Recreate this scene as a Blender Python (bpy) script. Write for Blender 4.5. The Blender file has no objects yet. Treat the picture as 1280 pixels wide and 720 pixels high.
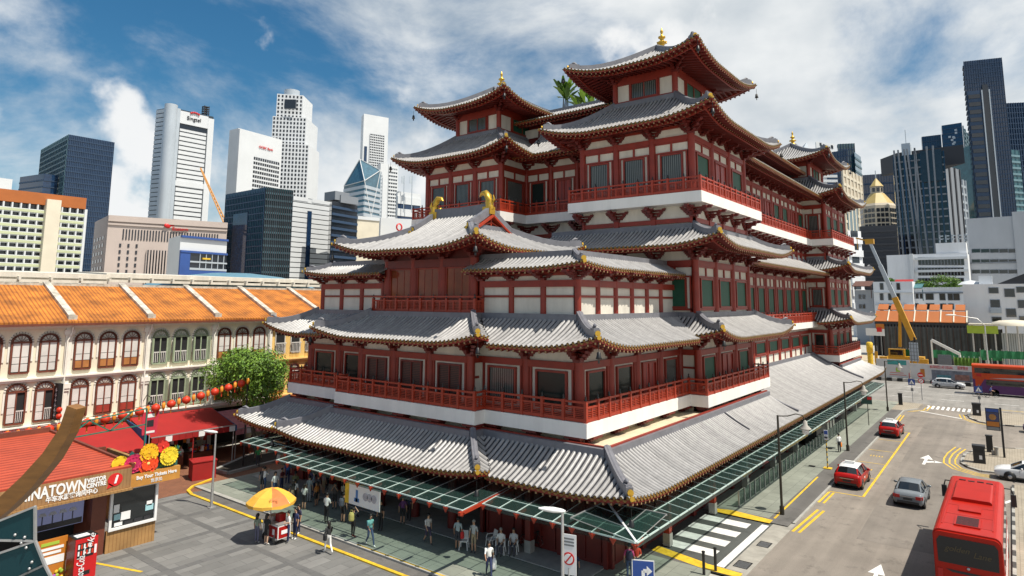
import bpy, math, random
from mathutils import Vector, Matrix
R = random.Random(11)
sc = bpy.context.scene
COL = sc.collection
V = Vector
PI = math.pi
# ------------------------------------------------------------------ camera geometry (metres; the camera stands 13.5 m up at x=y=0)
H = 13.5
FPX = 799.69
CX, CY = 640.0, 272.0
def _basis():
    def ray(u, v): return V(((u-CX)/FPX, (v-CY)/FPX, 1.0))
    a = ray(1262, 379).normalized(); b = ray(-405, 370).normalized()
    c = a.cross(b).normalized()
    b = c.cross(a).normalized()
    return a, b, c          # world x, y, z axes seen from the camera
AX, AY, AZ = _basis()
def dirw(u, v):
    r = V(((u-CX)/FPX, (v-CY)/FPX, 1.0))
    return V((AX.dot(r), AY.dot(r), AZ.dot(r)))
C0 = V((0, 0, H))
def onz(u, v, z):
    d = dirw(u, v); return C0 + d*((z-H)/d.z)
def onX(u, v, X):
    d = dirw(u, v); return C0 + d*(X/d.x)
def onY(u, v, Y):
    d = dirw(u, v); return C0 + d*(Y/d.y)
def atD(u, v, D): return C0 + dirw(u, v)*D
# ------------------------------------------------------------------ materials
def nt(name):
    m = bpy.data.materials.new(name); m.use_nodes = True
    t = m.node_tree; b = t.nodes['Principled BSDF']
    return m, t, b
def N(t, typ, **kw):
    n = t.nodes.new(typ)
    for k, v in kw.items(): setattr(n, k, v)
    return n
def mat(name, col, rough=.6, metal=0, var=.18, scale=1.5, bump=0, spec=.5, detail=6, island=0, coat=0, streak=0):
    """painted / mineral surface: base colour broken by two octaves of noise, optional per-piece variation"""
    m, t, b = nt(name)
    L = t.links.new
    b.inputs['Roughness'].default_value = rough
    b.inputs['Metallic'].default_value = metal
    b.inputs['Specular IOR Level'].default_value = spec
    if coat: b.inputs['Coat Weight'].default_value = coat; b.inputs['Coat Roughness'].default_value = .06
    tc = N(t, 'ShaderNodeTexCoord')
    no = N(t, 'ShaderNodeTexNoise'); no.inputs['Scale'].default_value = scale; no.inputs['Detail'].default_value = detail
    no.inputs['Roughness'].default_value = .65
    src = tc.outputs['Object']
    if streak:
        mp = N(t, 'ShaderNodeMapping'); mp.inputs['Scale'].default_value = (1, 1, 1/streak); L(src, mp.inputs[0]); src = mp.outputs[0]
    L(src, no.inputs['Vector'])
    mr = N(t, 'ShaderNodeMapRange'); mr.inputs[1].default_value = .3; mr.inputs[2].default_value = .7
    mr.inputs[3].default_value = 1-var; mr.inputs[4].default_value = 1+var*.7
    L(no.outputs['Fac'], mr.inputs[0])
    val = mr.outputs[0]
    if island:
        g = N(t, 'ShaderNodeNewGeometry'); m2 = N(t, 'ShaderNodeMapRange')
        m2.inputs[3].default_value = 1-island; m2.inputs[4].default_value = 1+island
        L(g.outputs['Random Per Island'], m2.inputs[0])
        mu = N(t, 'ShaderNodeMath', operation='MULTIPLY'); L(val, mu.inputs[0]); L(m2.outputs[0], mu.inputs[1]); val = mu.outputs[0]
    hs = N(t, 'ShaderNodeHueSaturation'); hs.inputs['Color'].default_value = (*col, 1)
    L(val, hs.inputs['Value']); L(hs.outputs[0], b.inputs['Base Color'])
    if bump:
        bn = N(t, 'ShaderNodeBump'); bn.inputs['Strength'].default_value = bump; bn.inputs['Distance'].default_value = .03
        n2 = N(t, 'ShaderNodeTexNoise'); n2.inputs['Scale'].default_value = scale*12; n2.inputs['Detail'].default_value = 4
        L(tc.outputs['Object'], n2.inputs['Vector']); L(n2.outputs['Fac'], bn.inputs['Height']); L(bn.outputs[0], b.inputs['Normal'])
    return m
def emit(name, col, s):
    m, t, b = nt(name); b.inputs['Base Color'].default_value = (*col, 1)
    b.inputs['Emission Color'].default_value = (*col, 1); b.inputs['Emission Strength'].default_value = s
    return m
def clear_glass(name, tint, refl=.12, opac=.25):
    """thin sheet of tinted glass: part see-through, part reflecting"""
    m, t, b = nt(name); L = t.links.new
    out = t.nodes['Material Output']
    b.inputs['Base Color'].default_value = (*tint, 1); b.inputs['Roughness'].default_value = .04
    tr = N(t, 'ShaderNodeBsdfTransparent'); tr.inputs[0].default_value = (.8, .88, .86, 1)
    lw = N(t, 'ShaderNodeLayerWeight'); lw.inputs['Blend'].default_value = .35
    mr = N(t, 'ShaderNodeMapRange'); mr.inputs[3].default_value = opac; mr.inputs[4].default_value = min(1, opac+.5)
    L(lw.outputs['Fresnel'], mr.inputs[0])
    mx = N(t, 'ShaderNodeMixShader'); L(mr.outputs[0], mx.inputs[0]); L(tr.outputs[0], mx.inputs[1]); L(b.outputs[0], mx.inputs[2])
    L(mx.outputs[0], out.inputs[0])
    return m
def stripes(name, c1, c2, scale, axis='X', rough=.6, duty=.5, bump=.0, var=.12, metal=0):
    """two-colour stripes along an object axis (corrugated sheet, blinds, planks)"""
    m, t, b = nt(name); L = t.links.new
    b.inputs['Roughness'].default_value = rough; b.inputs['Metallic'].default_value = metal
    tc = N(t, 'ShaderNodeTexCoord'); sp = N(t, 'ShaderNodeSeparateXYZ'); L(tc.outputs['Object'], sp.inputs[0])
    if axis == 'H':
        ad = N(t, 'ShaderNodeMath', operation='ADD'); L(sp.outputs['X'], ad.inputs[0]); L(sp.outputs['Y'], ad.inputs[1]); a = ad.outputs[0]
    else: a = sp.outputs[axis]
    mu = N(t, 'ShaderNodeMath', operation='MULTIPLY'); mu.inputs[1].default_value = scale; L(a, mu.inputs[0])
    fr = N(t, 'ShaderNodeMath', operation='FRACT'); L(mu.outputs[0], fr.inputs[0])
    gt = N(t, 'ShaderNodeMath', operation='GREATER_THAN'); gt.inputs[1].default_value = duty; L(fr.outputs[0], gt.inputs[0])
    no = N(t, 'ShaderNodeTexNoise'); no.inputs['Scale'].default_value = .9; no.inputs['Detail'].default_value = 6; L(tc.outputs['Object'], no.inputs['Vector'])
    mr = N(t, 'ShaderNodeMapRange'); mr.inputs[1].default_value = .3; mr.inputs[2].default_value = .7
    mr.inputs[3].default_value = 1-var; mr.inputs[4].default_value = 1+var; L(no.outputs['Fac'], mr.inputs[0])
    mx = N(t, 'ShaderNodeMix', data_type='RGBA'); mx.inputs[6].default_value = (*c1, 1); mx.inputs[7].default_value = (*c2, 1)
    L(gt.outputs[0], mx.inputs[0])
    hs = N(t, 'ShaderNodeHueSaturation'); L(mx.outputs[2], hs.inputs['Color']); L(mr.outputs[0], hs.inputs['Value'])
    L(hs.outputs[0], b.inputs['Base Color'])
    if bump:
        bn = N(t, 'ShaderNodeBump'); bn.inputs['Strength'].default_value = bump; bn.inputs['Distance'].default_value = .05
        sn = N(t, 'ShaderNodeMath', operation='PINGPONG'); sn.inputs[1].default_value = .5; L(mu.outputs[0], sn.inputs[0])
        L(sn.outputs[0], bn.inputs['Height']); L(bn.outputs[0], b.inputs['Normal'])
    return m
def dark_glass(name, col, rough=.06, var=.35, scale=.4):
    """window glass seen from outside: dark, mirror-like, uneven from pane to pane"""
    m = mat(name, col, rough, 0, var, scale, island=.35, spec=.8)
    return m

M = dict(
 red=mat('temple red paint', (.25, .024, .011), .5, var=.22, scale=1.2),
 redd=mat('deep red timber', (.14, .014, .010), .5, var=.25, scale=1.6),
 redrail=mat('vermilion railing paint', (.35, .037, .013), .48, var=.18, scale=2),
 white=mat('white plaster', (.80, .78, .74), .7, var=.1, scale=.7, streak=6),
 cream=mat('cream plaster', (.60, .51, .36), .75, var=.2, scale=.8),
 creamw=mat('pale plaster', (.66, .62, .54), .75, var=.18, scale=.8, streak=4),
 tile=mat('grey glazed roof tile', (.34, .33, .325), .34, var=.2, scale=2.5, island=.13, bump=.1),
 tileb=mat('trough tile with painted shade', (.04, .04, .045), .6, var=.3, scale=3),  # same tile as the rows, with the shade between them put into the colour
 ridge=mat('dark grey ridge tile', (.17, .17, .19), .5, var=.2, scale=2),
 ridgel=mat('pale ridge mortar', (.6, .58, .54), .7, var=.18, scale=2),
 gold=mat('gold leaf', (.62, .38, .05), .35, .6, var=.1, scale=3),
 cap=mat('gilt tile end', (.27, .16, .04), .4, .2, var=.3, scale=6),
 ivory=mat('ivory rafter end', (.34, .22, .10), .5, var=.15, scale=6),
 green=mat('green louvre panel', (.006, .075, .042), .6, var=.18, scale=2.5),
 pane=mat('temple window glass', (.012, .022, .02), .18, var=.3, scale=.6, spec=.3),
 curtain=stripes('glass with vertical blinds', (.018, .025, .024), (.15, .16, .15), 6.0, 'H', .18, .5),
 lattice=stripes('dark timber louvres', (.02, .012, .01), (.09, .028, .02), 9, 'Z', .5, .5),
 doorp=stripes('red panelled door', (.3, .03, .02), (.14, .015, .012), 2.2, 'H', .45, .75),
 amber=mat('amber tinted glass', (.22, .055, .022), .1, var=.35, scale=.6, spec=.25),
 black=mat('black paint', (.012, .012, .013), .45, var=.2),
 steel=mat('galvanised steel', (.5, .5, .5), .42, .6, var=.12, scale=4),
 lampw=mat('white lamp housing', (.8, .8, .78), .35, var=.05),
 bronze=mat('dark bronze lamp post', (.045, .04, .03), .45, .4, var=.2, scale=4),
 concrete=mat('weathered concrete', (.4, .38, .34), .85, var=.25, scale=.9, bump=.15),
 kerb=mat('granite kerb', (.36, .35, .32), .8, var=.2, scale=2),
 yel=mat('yellow road paint', (.72, .46, .03), .6, var=.3, scale=2.5),
 wht=mat('white road paint', (.74, .73, .70), .6, var=.22, scale=2),
 gglass=clear_glass('green tinted canopy glass', (.03, .06, .055), opac=.09),
 tyre=mat('tyre rubber', (.015, .015, .015), .8, var=.2),
 rim=mat('alloy rim', (.45, .45, .46), .3, .8, var=.1),
 cglass=mat('car window glass', (.01, .013, .015), .05, var=.1, spec=.9),
 tail=mat('red tail lamp', (.45, .012, .01), .15, var=.1),
 lightg=mat('headlamp lens', (.7, .72, .75), .1, var=.05),
)
# ------------------------------------------------------------------ mesh builder
class MB:
    def __init__(s): s.v = []; s.f = []; s.m = []; s.sm = []
    def add(s, vs, fs, mi=0, smooth=False):
        o = len(s.v); s.v.extend([tuple(p) for p in vs])
        for f in fs: s.f.append([i+o for i in f]); s.m.append(mi); s.sm.append(smooth)
        return s
    def box(s, x0, x1, y0, y1, z0, z1, mi=0):
        return s.add([(x0,y0,z0),(x1,y0,z0),(x1,y1,z0),(x0,y1,z0),(x0,y0,z1),(x1,y0,z1),(x1,y1,z1),(x0,y1,z1)],
              [(3,2,1,0),(4,5,6,7),(0,1,5,4),(1,2,6,5),(2,3,7,6),(3,0,4,7)], mi)
    def obox(s, c, a, b, d, mi=0):
        c, a, b, d = V(c), V(a), V(b), V(d)
        p = [c-a-b-d, c+a-b-d, c+a+b-d, c-a+b-d, c-a-b+d, c+a-b+d, c+a+b+d, c-a+b+d]
        return s.add(p, [(3,2,1,0),(4,5,6,7),(0,1,5,4),(1,2,6,5),(2,3,7,6),(3,0,4,7)], mi)
    def bar(s, p, q, w, h, mi=0, up=(0,0,1)):
        p, q = V(p), V(q); d = q-p
        if d.length < 1e-6: return s
        side = d.cross(V(up))
        if side.length < 1e-6: side = V((1,0,0))
        side.normalize(); u = side.cross(d).normalized()
        return s.obox((p+q)/2, d/2, side*w/2, u*h/2, mi)
    def cyl(s, x, y, z0, z1, r, n=12, mi=0, r2=None, smooth=True):
        r2 = r if r2 is None else r2
        a = [(x+r*math.cos(2*PI*i/n), y+r*math.sin(2*PI*i/n), z0) for i in range(n)]
        b = [(x+r2*math.cos(2*PI*i/n), y+r2*math.sin(2*PI*i/n), z1) for i in range(n)]
        s.add(a+b, [(i, (i+1)%n, n+(i+1)%n, n+i) for i in range(n)], mi, smooth)
        return s.add(a+b, [tuple(range(n-1,-1,-1)), tuple(range(n, 2*n))], mi)
    def tube(s, path, r, n=8, mi=0, smooth=True, up=None):
        P = [V(p) for p in path]; rings = []
        rr = r if isinstance(r, (list, tuple)) else [r]*len(P)
        for i, p in enumerate(P):
            t = (P[min(i+1, len(P)-1)]-P[max(i-1, 0)]).normalized()
            u = V(up) if up else (V((0,0,1)) if abs(t.z) < .9 else V((1,0,0)))
            a = t.cross(u).normalized(); b = a.cross(t).normalized()
            rings.append([p+a*rr[i]*math.cos(2*PI*k/n)+b*rr[i]*math.sin(2*PI*k/n) for k in range(n)])
        vs = [q for r_ in rings for q in r_]
        fs = [(i*n+k, i*n+(k+1)%n, (i+1)*n+(k+1)%n, (i+1)*n+k) for i in range(len(P)-1) for k in range(n)]
        s.add(vs, fs, mi, smooth)
        return s.add(rings[0]+rings[-1], [tuple(range(n-1,-1,-1)), tuple(range(n, 2*n))], mi)
    def lathe(s, prof, c=(0,0,0), n=12, mi=0, smooth=True):
        vs = [(c[0]+r*math.cos(2*PI*k/n), c[1]+r*math.sin(2*PI*k/n), c[2]+z) for r, z in prof for k in range(n)]
        return s.add(vs, [(i*n+k, i*n+(k+1)%n, (i+1)*n+(k+1)%n, (i+1)*n+k) for i in range(len(prof)-1) for k in range(n)], mi, smooth)
    def ball(s, c, rx, ry=None, rz=None, n=10, m=6, mi=0):
        ry = rx if ry is None else ry; rz = rx if rz is None else rz
        vs = []
        for j in range(m+1):
            a = -PI/2+PI*j/m
            for k in range(n): vs.append((c[0]+rx*math.cos(a)*math.cos(2*PI*k/n), c[1]+ry*math.cos(a)*math.sin(2*PI*k/n), c[2]+rz*math.sin(a)))
        return s.add(vs, [(j*n+k, j*n+(k+1)%n, (j+1)*n+(k+1)%n, (j+1)*n+k) for j in range(m) for k in range(n)], mi, True)
    def prism(s, poly, z0, z1, mi=0):
        n = len(poly)
        vs = [(p[0], p[1], z0) for p in poly]+[(p[0], p[1], z1) for p in poly]
        return s.add(vs, [tuple(range(n-1,-1,-1)), tuple(range(n, 2*n))]+[(i, (i+1)%n, n+(i+1)%n, n+i) for i in range(n)], mi)
    def slab(s, poly3, d, mi=0):
        """polygon of 3-D points thickened by the vector d"""
        n = len(poly3); d = V(d); a = [V(p) for p in poly3]; b = [p+d for p in a]
        return s.add(a+b, [tuple(range(n-1,-1,-1)), tuple(range(n, 2*n))]+[(i, (i+1)%n, n+(i+1)%n, n+i) for i in range(n)], mi)
    def quad(s, a, b, c, d, mi=0): return s.add([a, b, c, d], [(0,1,2,3)], mi)
    def build(s, name, mats, parent=None, label=None, cat=None, group=None, kind=None, origin=None):
        if not s.v: return None
        if not isinstance(mats, (list, tuple)): mats = [mats]
        if parent is not None: off = wloc(parent)
        elif origin is not None: off = V(origin)
        else:
            xs = [p[0] for p in s.v]; ys = [p[1] for p in s.v]; zs = [p[2] for p in s.v]
            off = V(((min(xs)+max(xs))/2, (min(ys)+max(ys))/2, min(zs)))
        me = bpy.data.meshes.new(name)
        me.from_pydata([(p[0]-off.x, p[1]-off.y, p[2]-off.z) for p in s.v], [], s.f)
        for m_ in mats: me.materials.append(M[m_] if isinstance(m_, str) else m_)
        me.polygons.foreach_set('material_index', s.m); me.polygons.foreach_set('use_smooth', s.sm)
        me.update()
        o = bpy.data.objects.new(name, me); COL.objects.link(o)
        if parent is None: o.location = off
        else: o.parent = parent
        tag(o, label, cat, group, kind)
        return o
def tag(o, label=None, cat=None, group=None, kind=None):
    if label: o['label'] = label
    if cat: o['category'] = cat
    if group: o['group'] = group
    if kind: o['kind'] = kind
    return o
def wloc(o):
    l = V((0,0,0))
    while o is not None: l += o.location; o = o.parent
    return l
def thing(name, label, cat, loc=(0,0,0), rz=0, group=None):
    o = bpy.data.objects.new(name, None); COL.objects.link(o); o.location = loc; o.rotation_euler = (0,0,rz)
    o.empty_display_size = .3
    return tag(o, label, cat, group)
def dup(root, loc, rz=None, label=None, group=None):
    r = root.copy(); COL.objects.link(r); r.location = loc
    if rz is not None: r.rotation_euler = (0,0,rz)
    if label: r['label'] = label
    if group: r['group'] = group
    for ch in list(root.children):
        c = ch.copy(); COL.objects.link(c); c.parent = r
        for g in ch.children:
            d = g.copy(); COL.objects.link(d); d.parent = c
    return r
def inst(o, name, parent, loc, rz=0, sx=1):
    """a part that shares another part's mesh"""
    c = bpy.data.objects.new(name, o.data); COL.objects.link(c); c.parent = parent
    c.location = V(loc)-wloc(parent); c.rotation_euler = (0,0,rz); c.scale = (sx,1,1)
    return c
_FONT = {}
def font(kind):
    if kind not in _FONT:
        import os
        f = None
        if kind == 'cjk':
            p = os.path.join(bpy.utils.resource_path('LOCAL'), 'datafiles', 'fonts', 'Noto Sans CJK Regular.woff2')
            try: f = bpy.data.fonts.load(p)
            except Exception: f = None
        _FONT[kind] = f
    return _FONT[kind]
def text(body, size, origin, right, up, material, parent, name='lettering', depth=.02, align='CENTER', cjk=False, shear=0, bold=0, spacing=1.0, width=None):
    """raised lettering as a real mesh on a plane given by its right and up vectors"""
    cu = bpy.data.curves.new(name, 'FONT'); cu.body = body; cu.size = size; cu.extrude = depth/2; cu.align_x = align; cu.align_y = 'CENTER'
    cu.shear = shear; cu.offset = bold; cu.space_character = spacing; cu.resolution_u = 3
    t = bpy.data.objects.new(name, cu); COL.objects.link(t)
    dg = bpy.context.evaluated_depsgraph_get(); dg.update()
    me = bpy.data.meshes.new_from_object(t.evaluated_get(dg))
    bpy.data.objects.remove(t)
    r = V(right).normalized(); u = V(up).normalized(); n = r.cross(u)
    sx = 1.0
    if width and len(me.vertices):
        xs = [v.co.x for v in me.vertices]; sx = width/max(.001, max(xs)-min(xs))
    off = V(origin)-(wloc(parent) if parent else V((0,0,0)))
    for v in me.vertices:
        c = v.co.copy(); v.co = off + r*c.x*sx + u*c.y + n*(c.z+depth/2)
    me.materials.clear(); me.materials.append(M[material] if isinstance(material, str) else material)
    o = bpy.data.objects.new(name, me); COL.objects.link(o); o.parent = parent
    return o
# ================================================================== TEMPLE
TC = (66.0, 32.0, 0.0)
temple = thing('temple', 'huge red and white multi-storey Chinese temple with grey tiled roofs and gold finials', 'temple', TC)
ZUP = V((0,0,1))
def mir(p): return (p[0], 64-p[1])          # the plan is symmetrical about y = 32

class Roof:
    """one hipped or lean-to tile roof: trough sheet, rows of half-round tiles, gilt ends, red eaves, rafters, ridges"""
    def __init__(s, pitch=.34, rad=.105, rows=True):
        s.t, s.cap, s.ea, s.ra, s.ri, s.en, s.so = MB(), MB(), MB(), MB(), MB(), MB(), MB()
        s.pitch, s.rad = pitch, rad
    def face(s, E0, E1, ze, W, zt, u0, u1, l0=0., l1=0., n=None, ll=4.5, over=2.4, top=True, rafters=True, soff=.16, kink=False):
        E0, E1 = V((*E0, 0)), V((*E1, 0)); e = (E1-E0); L = e.length; e.normalize()
        if n is None: n = V((-e.y, e.x, 0))
        n = V(n); up = ZUP
        def h(u, w):
            q = w/W; z = ze+(zt-ze)*(.66*q+.34*q*q); a = 0
            if l0: a += l0*max(0, 1-u/ll)**2
            if l1: a += l1*max(0, 1-(L-u)/ll)**2
            return z+a*max(0, 1-q)**1.3
        def P(u, w, dz=0): p = E0+e*u+n*w; return V((p.x, p.y, h(min(max(u,0),L), w)+dz))
        def rng(u):
            lo, hi = 0., W
            if u < 0: lo = W*u/u0 if u0 < 0 else W
            elif u0 > 0 and u < u0: hi = u if kink else W*u/u0
            if u > L: lo = W*(u-L)/(-u1) if u1 < 0 else W
            elif u1 > 0 and u > L-u1: hi = min(hi, (L-u) if kink else W*(L-u)/u1)
            return lo, hi
        ua, ub = min(0, u0), L+max(0, -u1)
        nr = max(1, round((ub-ua)/s.pitch)); pt = (ub-ua)/nr
        ns = 5
        for i in range(nr):
            a0, a1 = ua+i*pt, ua+(i+1)*pt; um = (a0+a1)/2
            r0, r1 = rng(a0+1e-4), rng(a1-1e-4)
            vs = []
            for k in range(ns+1):
                f = k/ns
                vs.append(P(a0, r0[0]+(r0[1]-r0[0])*f)); vs.append(P(a1, r1[0]+(r1[1]-r1[0])*f))
            s.t.add(vs, [(2*k, 2*k+1, 2*k+3, 2*k+2) for k in range(ns)], 1)
            lo, hi = rng(um)
            if hi-lo < .12: continue
            rings = []; m = 4
            nseg = max(2, min(6, int((hi-lo)/.5)))
            for k in range(nseg+1):
                p = P(um, lo+(hi-lo)*k/nseg-(.04 if k == 0 and lo == 0 else 0))
                for j in range(m+1):
                    an = PI*j/m
                    rings.append(p+e*(s.rad*math.cos(an))+up*(s.rad*math.sin(an)*1.05))
            s.t.add(rings, [(k*(m+1)+j, k*(m+1)+j+1, (k+1)*(m+1)+j+1, (k+1)*(m+1)+j) for k in range(nseg) for j in range(m)], 0, True)
            if lo == 0:
                c = P(um, -.05, .01); q = [c+e*(s.rad*.68*math.cos(2*PI*j/8))+up*(s.rad*.68*math.sin(2*PI*j/8)) for j in range(8)]
                s.cap.slab(q, n*.06, 0)
                c2 = P(a0, -.02, -.07)
                s.cap.slab([c2-e*.12, c2+e*.12, c2+e*.04-up*.09, c2-e*.04-up*.09], n*.04, 0)
        # eave board, soffit, rafters
        K = max(6, int(L/.9))
        def strip(mb, w0, d0, w1, d1, mi=0):
            vs = []
            for k in range(K+1):
                u = L*k/K; lo = w0; hi = w1
                if u0 > 0: hi = min(hi, max(w0, W*u/u0))
                if u1 > 0: hi = min(hi, max(w0, W*(L-u)/u1))
                b = h(u, 0)
                p = E0+e*u+n*w0; q = E0+e*u+n*hi
                vs.append((p.x, p.y, b+d0)); vs.append((q.x, q.y, b+(d0+(d1-d0)*((hi-w0)/max(1e-6, (w1-w0))))))
            mb.add(vs, [(2*k, 2*k+1, 2*k+3, 2*k+2) for k in range(K)], mi)
        def vstrip(mb, w, d0, d1, th):
            vs = []
            for k in range(K+1):
                u = L*k/K; b = h(u, 0)
                for (ww, dd) in ((w, d0), (w, d1), (w+th, d1), (w+th, d0)):
                    p = E0+e*u+n*ww; vs.append((p.x, p.y, b+dd))
            mb.add(vs, [(4*k+j, 4*k+(j+1)%4, 4*k+4+(j+1)%4, 4*k+4+j) for k in range(K) for j in range(4)], 0)
        vstrip(s.ea, .02, -.06, -.22, .12)
        strip(s.so, .12, -.2, over, -.2+soff*over)
        vstrip(s.ea, .75, -.34, -.14, .12)
        if rafters:
            nr2 = max(1, int(L/.42))
            for i in range(nr2):
                u = (i+.5)*L/nr2
                hi = over
                if u0 > 0: hi = min(hi, W*u/u0)
                if u1 > 0: hi = min(hi, W*(L-u)/u1)
                b = h(u, 0)
                for (w0, dz, ln) in ((.06, -.29, .8), (.62, -.38, hi)):
                    if ln-w0 < .15: continue
                    p = E0+e*u+n*w0; q = E0+e*u+n*min(ln, hi)
                    if min(ln, hi)-w0 < .1: continue
                    p = V((p.x, p.y, b+dz+soff*w0)); q = V((q.x, q.y, b+dz+soff*min(ln, hi)))
                    s.ra.bar(p, q, .13, .14, 0)
                    s.ra.obox(p-n*.012, e*.045, up*.05, n*.014, 1)
        if top:
            a, b = P(max(u0, 0) if u0 > 0 else u0, W-.14), P(L-u1, W-.14)
            s.ri.bar(a+up*.1, b+up*.1, .3, .42, 0)
        s.P = P; s.L = L; s.W = W
        return P
    def ridge(s, pts, w=.34, h=.42, ornament=True, step=True):
        pts = [V(p) for p in pts]
        for a, b in zip(pts[:-1], pts[1:]):
            s.ri.bar(a+ZUP*(h*.3), b+ZUP*(h*.3), w, h, 0)
        s.ri.tube([p+ZUP*(h*.55) for p in pts], w*.42, 8, 0)
        if ornament:
            d = (pts[-1]-pts[-2]); d.z = 0; d.normalize(); e = pts[-1]
            s.ri.bar(e-d*.9+ZUP*(h*.62), e-d*.1+ZUP*(h*.70), w*.85, h*.55, 0)
            side = V((-d.y, d.x, 0))
            for cc, rr in ((e+d*.06+ZUP*(h*.30), .15), (e+d*.28+ZUP*(-.08), .11)):
                q = [cc+side*(rr*math.cos(2*PI*j/10))+ZUP*(rr*math.sin(2*PI*j/10)) for j in range(10)]
                s.en.slab(q, d*.09, 0)
            s.en.tube([e-d*.7+ZUP*(h*.9), e-d*.45+ZUP*(h*1.25), e-d*.25+ZUP*(h*1.2)], [.09, .11, .03], 6, 1)
    def bell(s, p):
        p = V(p); s.en.tube([p, p-ZUP*.45], .015, 5, 2)
        s.en.lathe([(.03,-.45),(.10,-.5),(.13,-.72),(.17,-.82),(.0,-.82)], p, 8, 2); s.en.obox(p-ZUP*.95, V((.07,0,0)), V((0,.015,0)), V((0,0,.09)), 2)
    def build(s, parent=temple):
        o = s.t.build('roof', ['tile', 'tileb'], parent)
        s.cap.build('tile_ends', 'cap', o); s.ea.build('eave_board', 'red', o); s.ra.build('rafters', ['redd', 'ivory'], o)
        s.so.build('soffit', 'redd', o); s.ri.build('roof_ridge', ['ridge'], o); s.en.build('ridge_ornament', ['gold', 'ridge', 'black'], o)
        return o
def hip(P0, P1, z0, z1, lift, n=9, stop=.06):
    """points of a hip ridge from the top corner P0 down to the eave corner P1"""
    out = []
    for i in range(n):
        q = 1-(1-stop)*i/(n-1) if n > 1 else 1
        x = P1[0]+(P0[0]-P1[0])*q; y = P1[1]+(P0[1]-P1[1])*q
        z = z1+(z0-z1)*(.66*q+.34*q*q)
        dist = math.hypot(P0[0]-P1[0], P0[1]-P1[1])/math.sqrt(2)*q
        z += 1.0*lift*max(0, 1-dist/4.5)**2*max(0, 1-q)**1.3*1.0 if lift else 0
        out.append((x, y, z+.08))
    return out
# ---- repeated parts are collected, the hundred nearest become parts, the rest one mass
collect = {}
def rep(kind, mb, mats, subs=()):
    x = sum(p[0] for p in mb.v)/len(mb.v); y = sum(p[1] for p in mb.v)/len(mb.v)
    collect.setdefault(kind, []).append((math.hypot(x, y), mb, mats, subs))
def flush(limit=100):
    for kind, L in collect.items():
        L.sort(key=lambda a: a[0])
        for d, mb, mats, subs in L[:limit]:
            o = mb.build(kind, mats, temple)
            for (nm, smb, smat) in subs: smb.build(nm, smat, o)
        if len(L) > limit:
            big = MB(); ml = []
            def put(mb, mats):
                mats = mats if isinstance(mats, (list, tuple)) else [mats]; mp = []
                for m_ in mats:
                    if m_ not in ml: ml.append(m_)
                    mp.append(ml.index(m_))
                o = len(big.v); big.v += mb.v; big.f += [[i+o for i in f] for f in mb.f]; big.m += [mp[i] for i in mb.m]; big.sm += mb.sm
            for d, mb, mats, subs in L[limit:]:
                put(mb, mats)
                for (nm, smb, smat) in subs: put(smb, smat)
            big.build(kind, ml, temple, kind='stuff')
# ---- walls
walls, beams = MB(), MB()
def bracket(c, e, n, z0, z1, corner=False):
    """cantilevered bracket cluster under the eave"""
    mb = MB(); hh = (z1-z0)/4.0; c = V((c[0], c[1], 0))
    def at(f, g, z): p = c+e*f+n*g; return V((p.x, p.y, z))
    mb.obox(at(0, .05, z0+hh*.4), e*.24, n*.24, ZUP*(hh*.4), 0)
    for k in range(3):
        z = z0+hh*(.95+k*.95); a = .5+.22*k; o = .45+.42*k
        mb.obox(at(0, .05, z), e*a, n*.1, ZUP*(hh*.28), 0)
        mb.obox(at(0, o/2, z), e*.1, n*(o/2+.1), ZUP*(hh*.28), 0)
        mb.obox(at(0, o, z+hh*.45), e*.15, n*.15, ZUP*(hh*.2), 0)
        for sgn in (-1, 1): mb.obox(at(sgn*a*.92, .05, z+hh*.45), e*.13, n*.14, ZUP*(hh*.2), 0)
        if k == 2:
            mb.obox(at(0, o*.8, z+hh*.1), e*.42, n*.09, ZUP*(hh*.26), 0)
        if corner:
            d = (n+e*corner).normalized(); p = at(0, 0, z)+d*(o*.75); s2 = V((-d.y, d.x, 0))
            mb.obox(p, d*(o*.75), s2*.1, ZUP*(hh*.3), 0)
    return mb
def frame_rect(mb, O, e, n, u0, u1, z0, z1, t=.12, d=.12, base=0.0, mi=0):
    def pt(u, g, z): p = O+e*u+n*g; return V((p.x, p.y, z))
    g = base+d/2
    mb.obox(pt((u0+u1)/2, g, z1-t/2), e*((u1-u0)/2), n*(d/2), ZUP*(t/2), mi)
    mb.obox(pt((u0+u1)/2, g, z0+t/2), e*((u1-u0)/2), n*(d/2), ZUP*(t/2), mi)
    for u in (u0+t/2, u1-t/2): mb.obox(pt(u, g, (z0+z1)/2), e*(t/2), n*(d/2), ZUP*((z1-z0)/2-t), mi)
def rect(mb, O, e, n, u0, u1, z0, z1, g0, g1, mi=0):
    p = O+e*((u0+u1)/2)+n*((g0+g1)/2)
    mb.obox((p.x, p.y, (z0+z1)/2), e*((u1-u0)/2), n*((g1-g0)/2), ZUP*((z1-z0)/2), mi)
def window(O, e, n, u0, u1, z0, z1, pane, mull=0, t=.12):
    f, p = MB(), MB()
    frame_rect(f, O, e, n, u0, u1, z0, z1, t, .16, .003)
    for k in range(mull):
        u = u0+(u1-u0)*(k+1)/(mull+1); rect(f, O, e, n, u-.04, u+.04, z0+t, z1-t, .01, .12)
    rect(p, O, e, n, u0+t, u1-t, z0+t, z1-t, .004, .06)
    rep('window', f, 'redd' if pane in ('lattice',) else 'red', [('pane', p, pane)])
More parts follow.
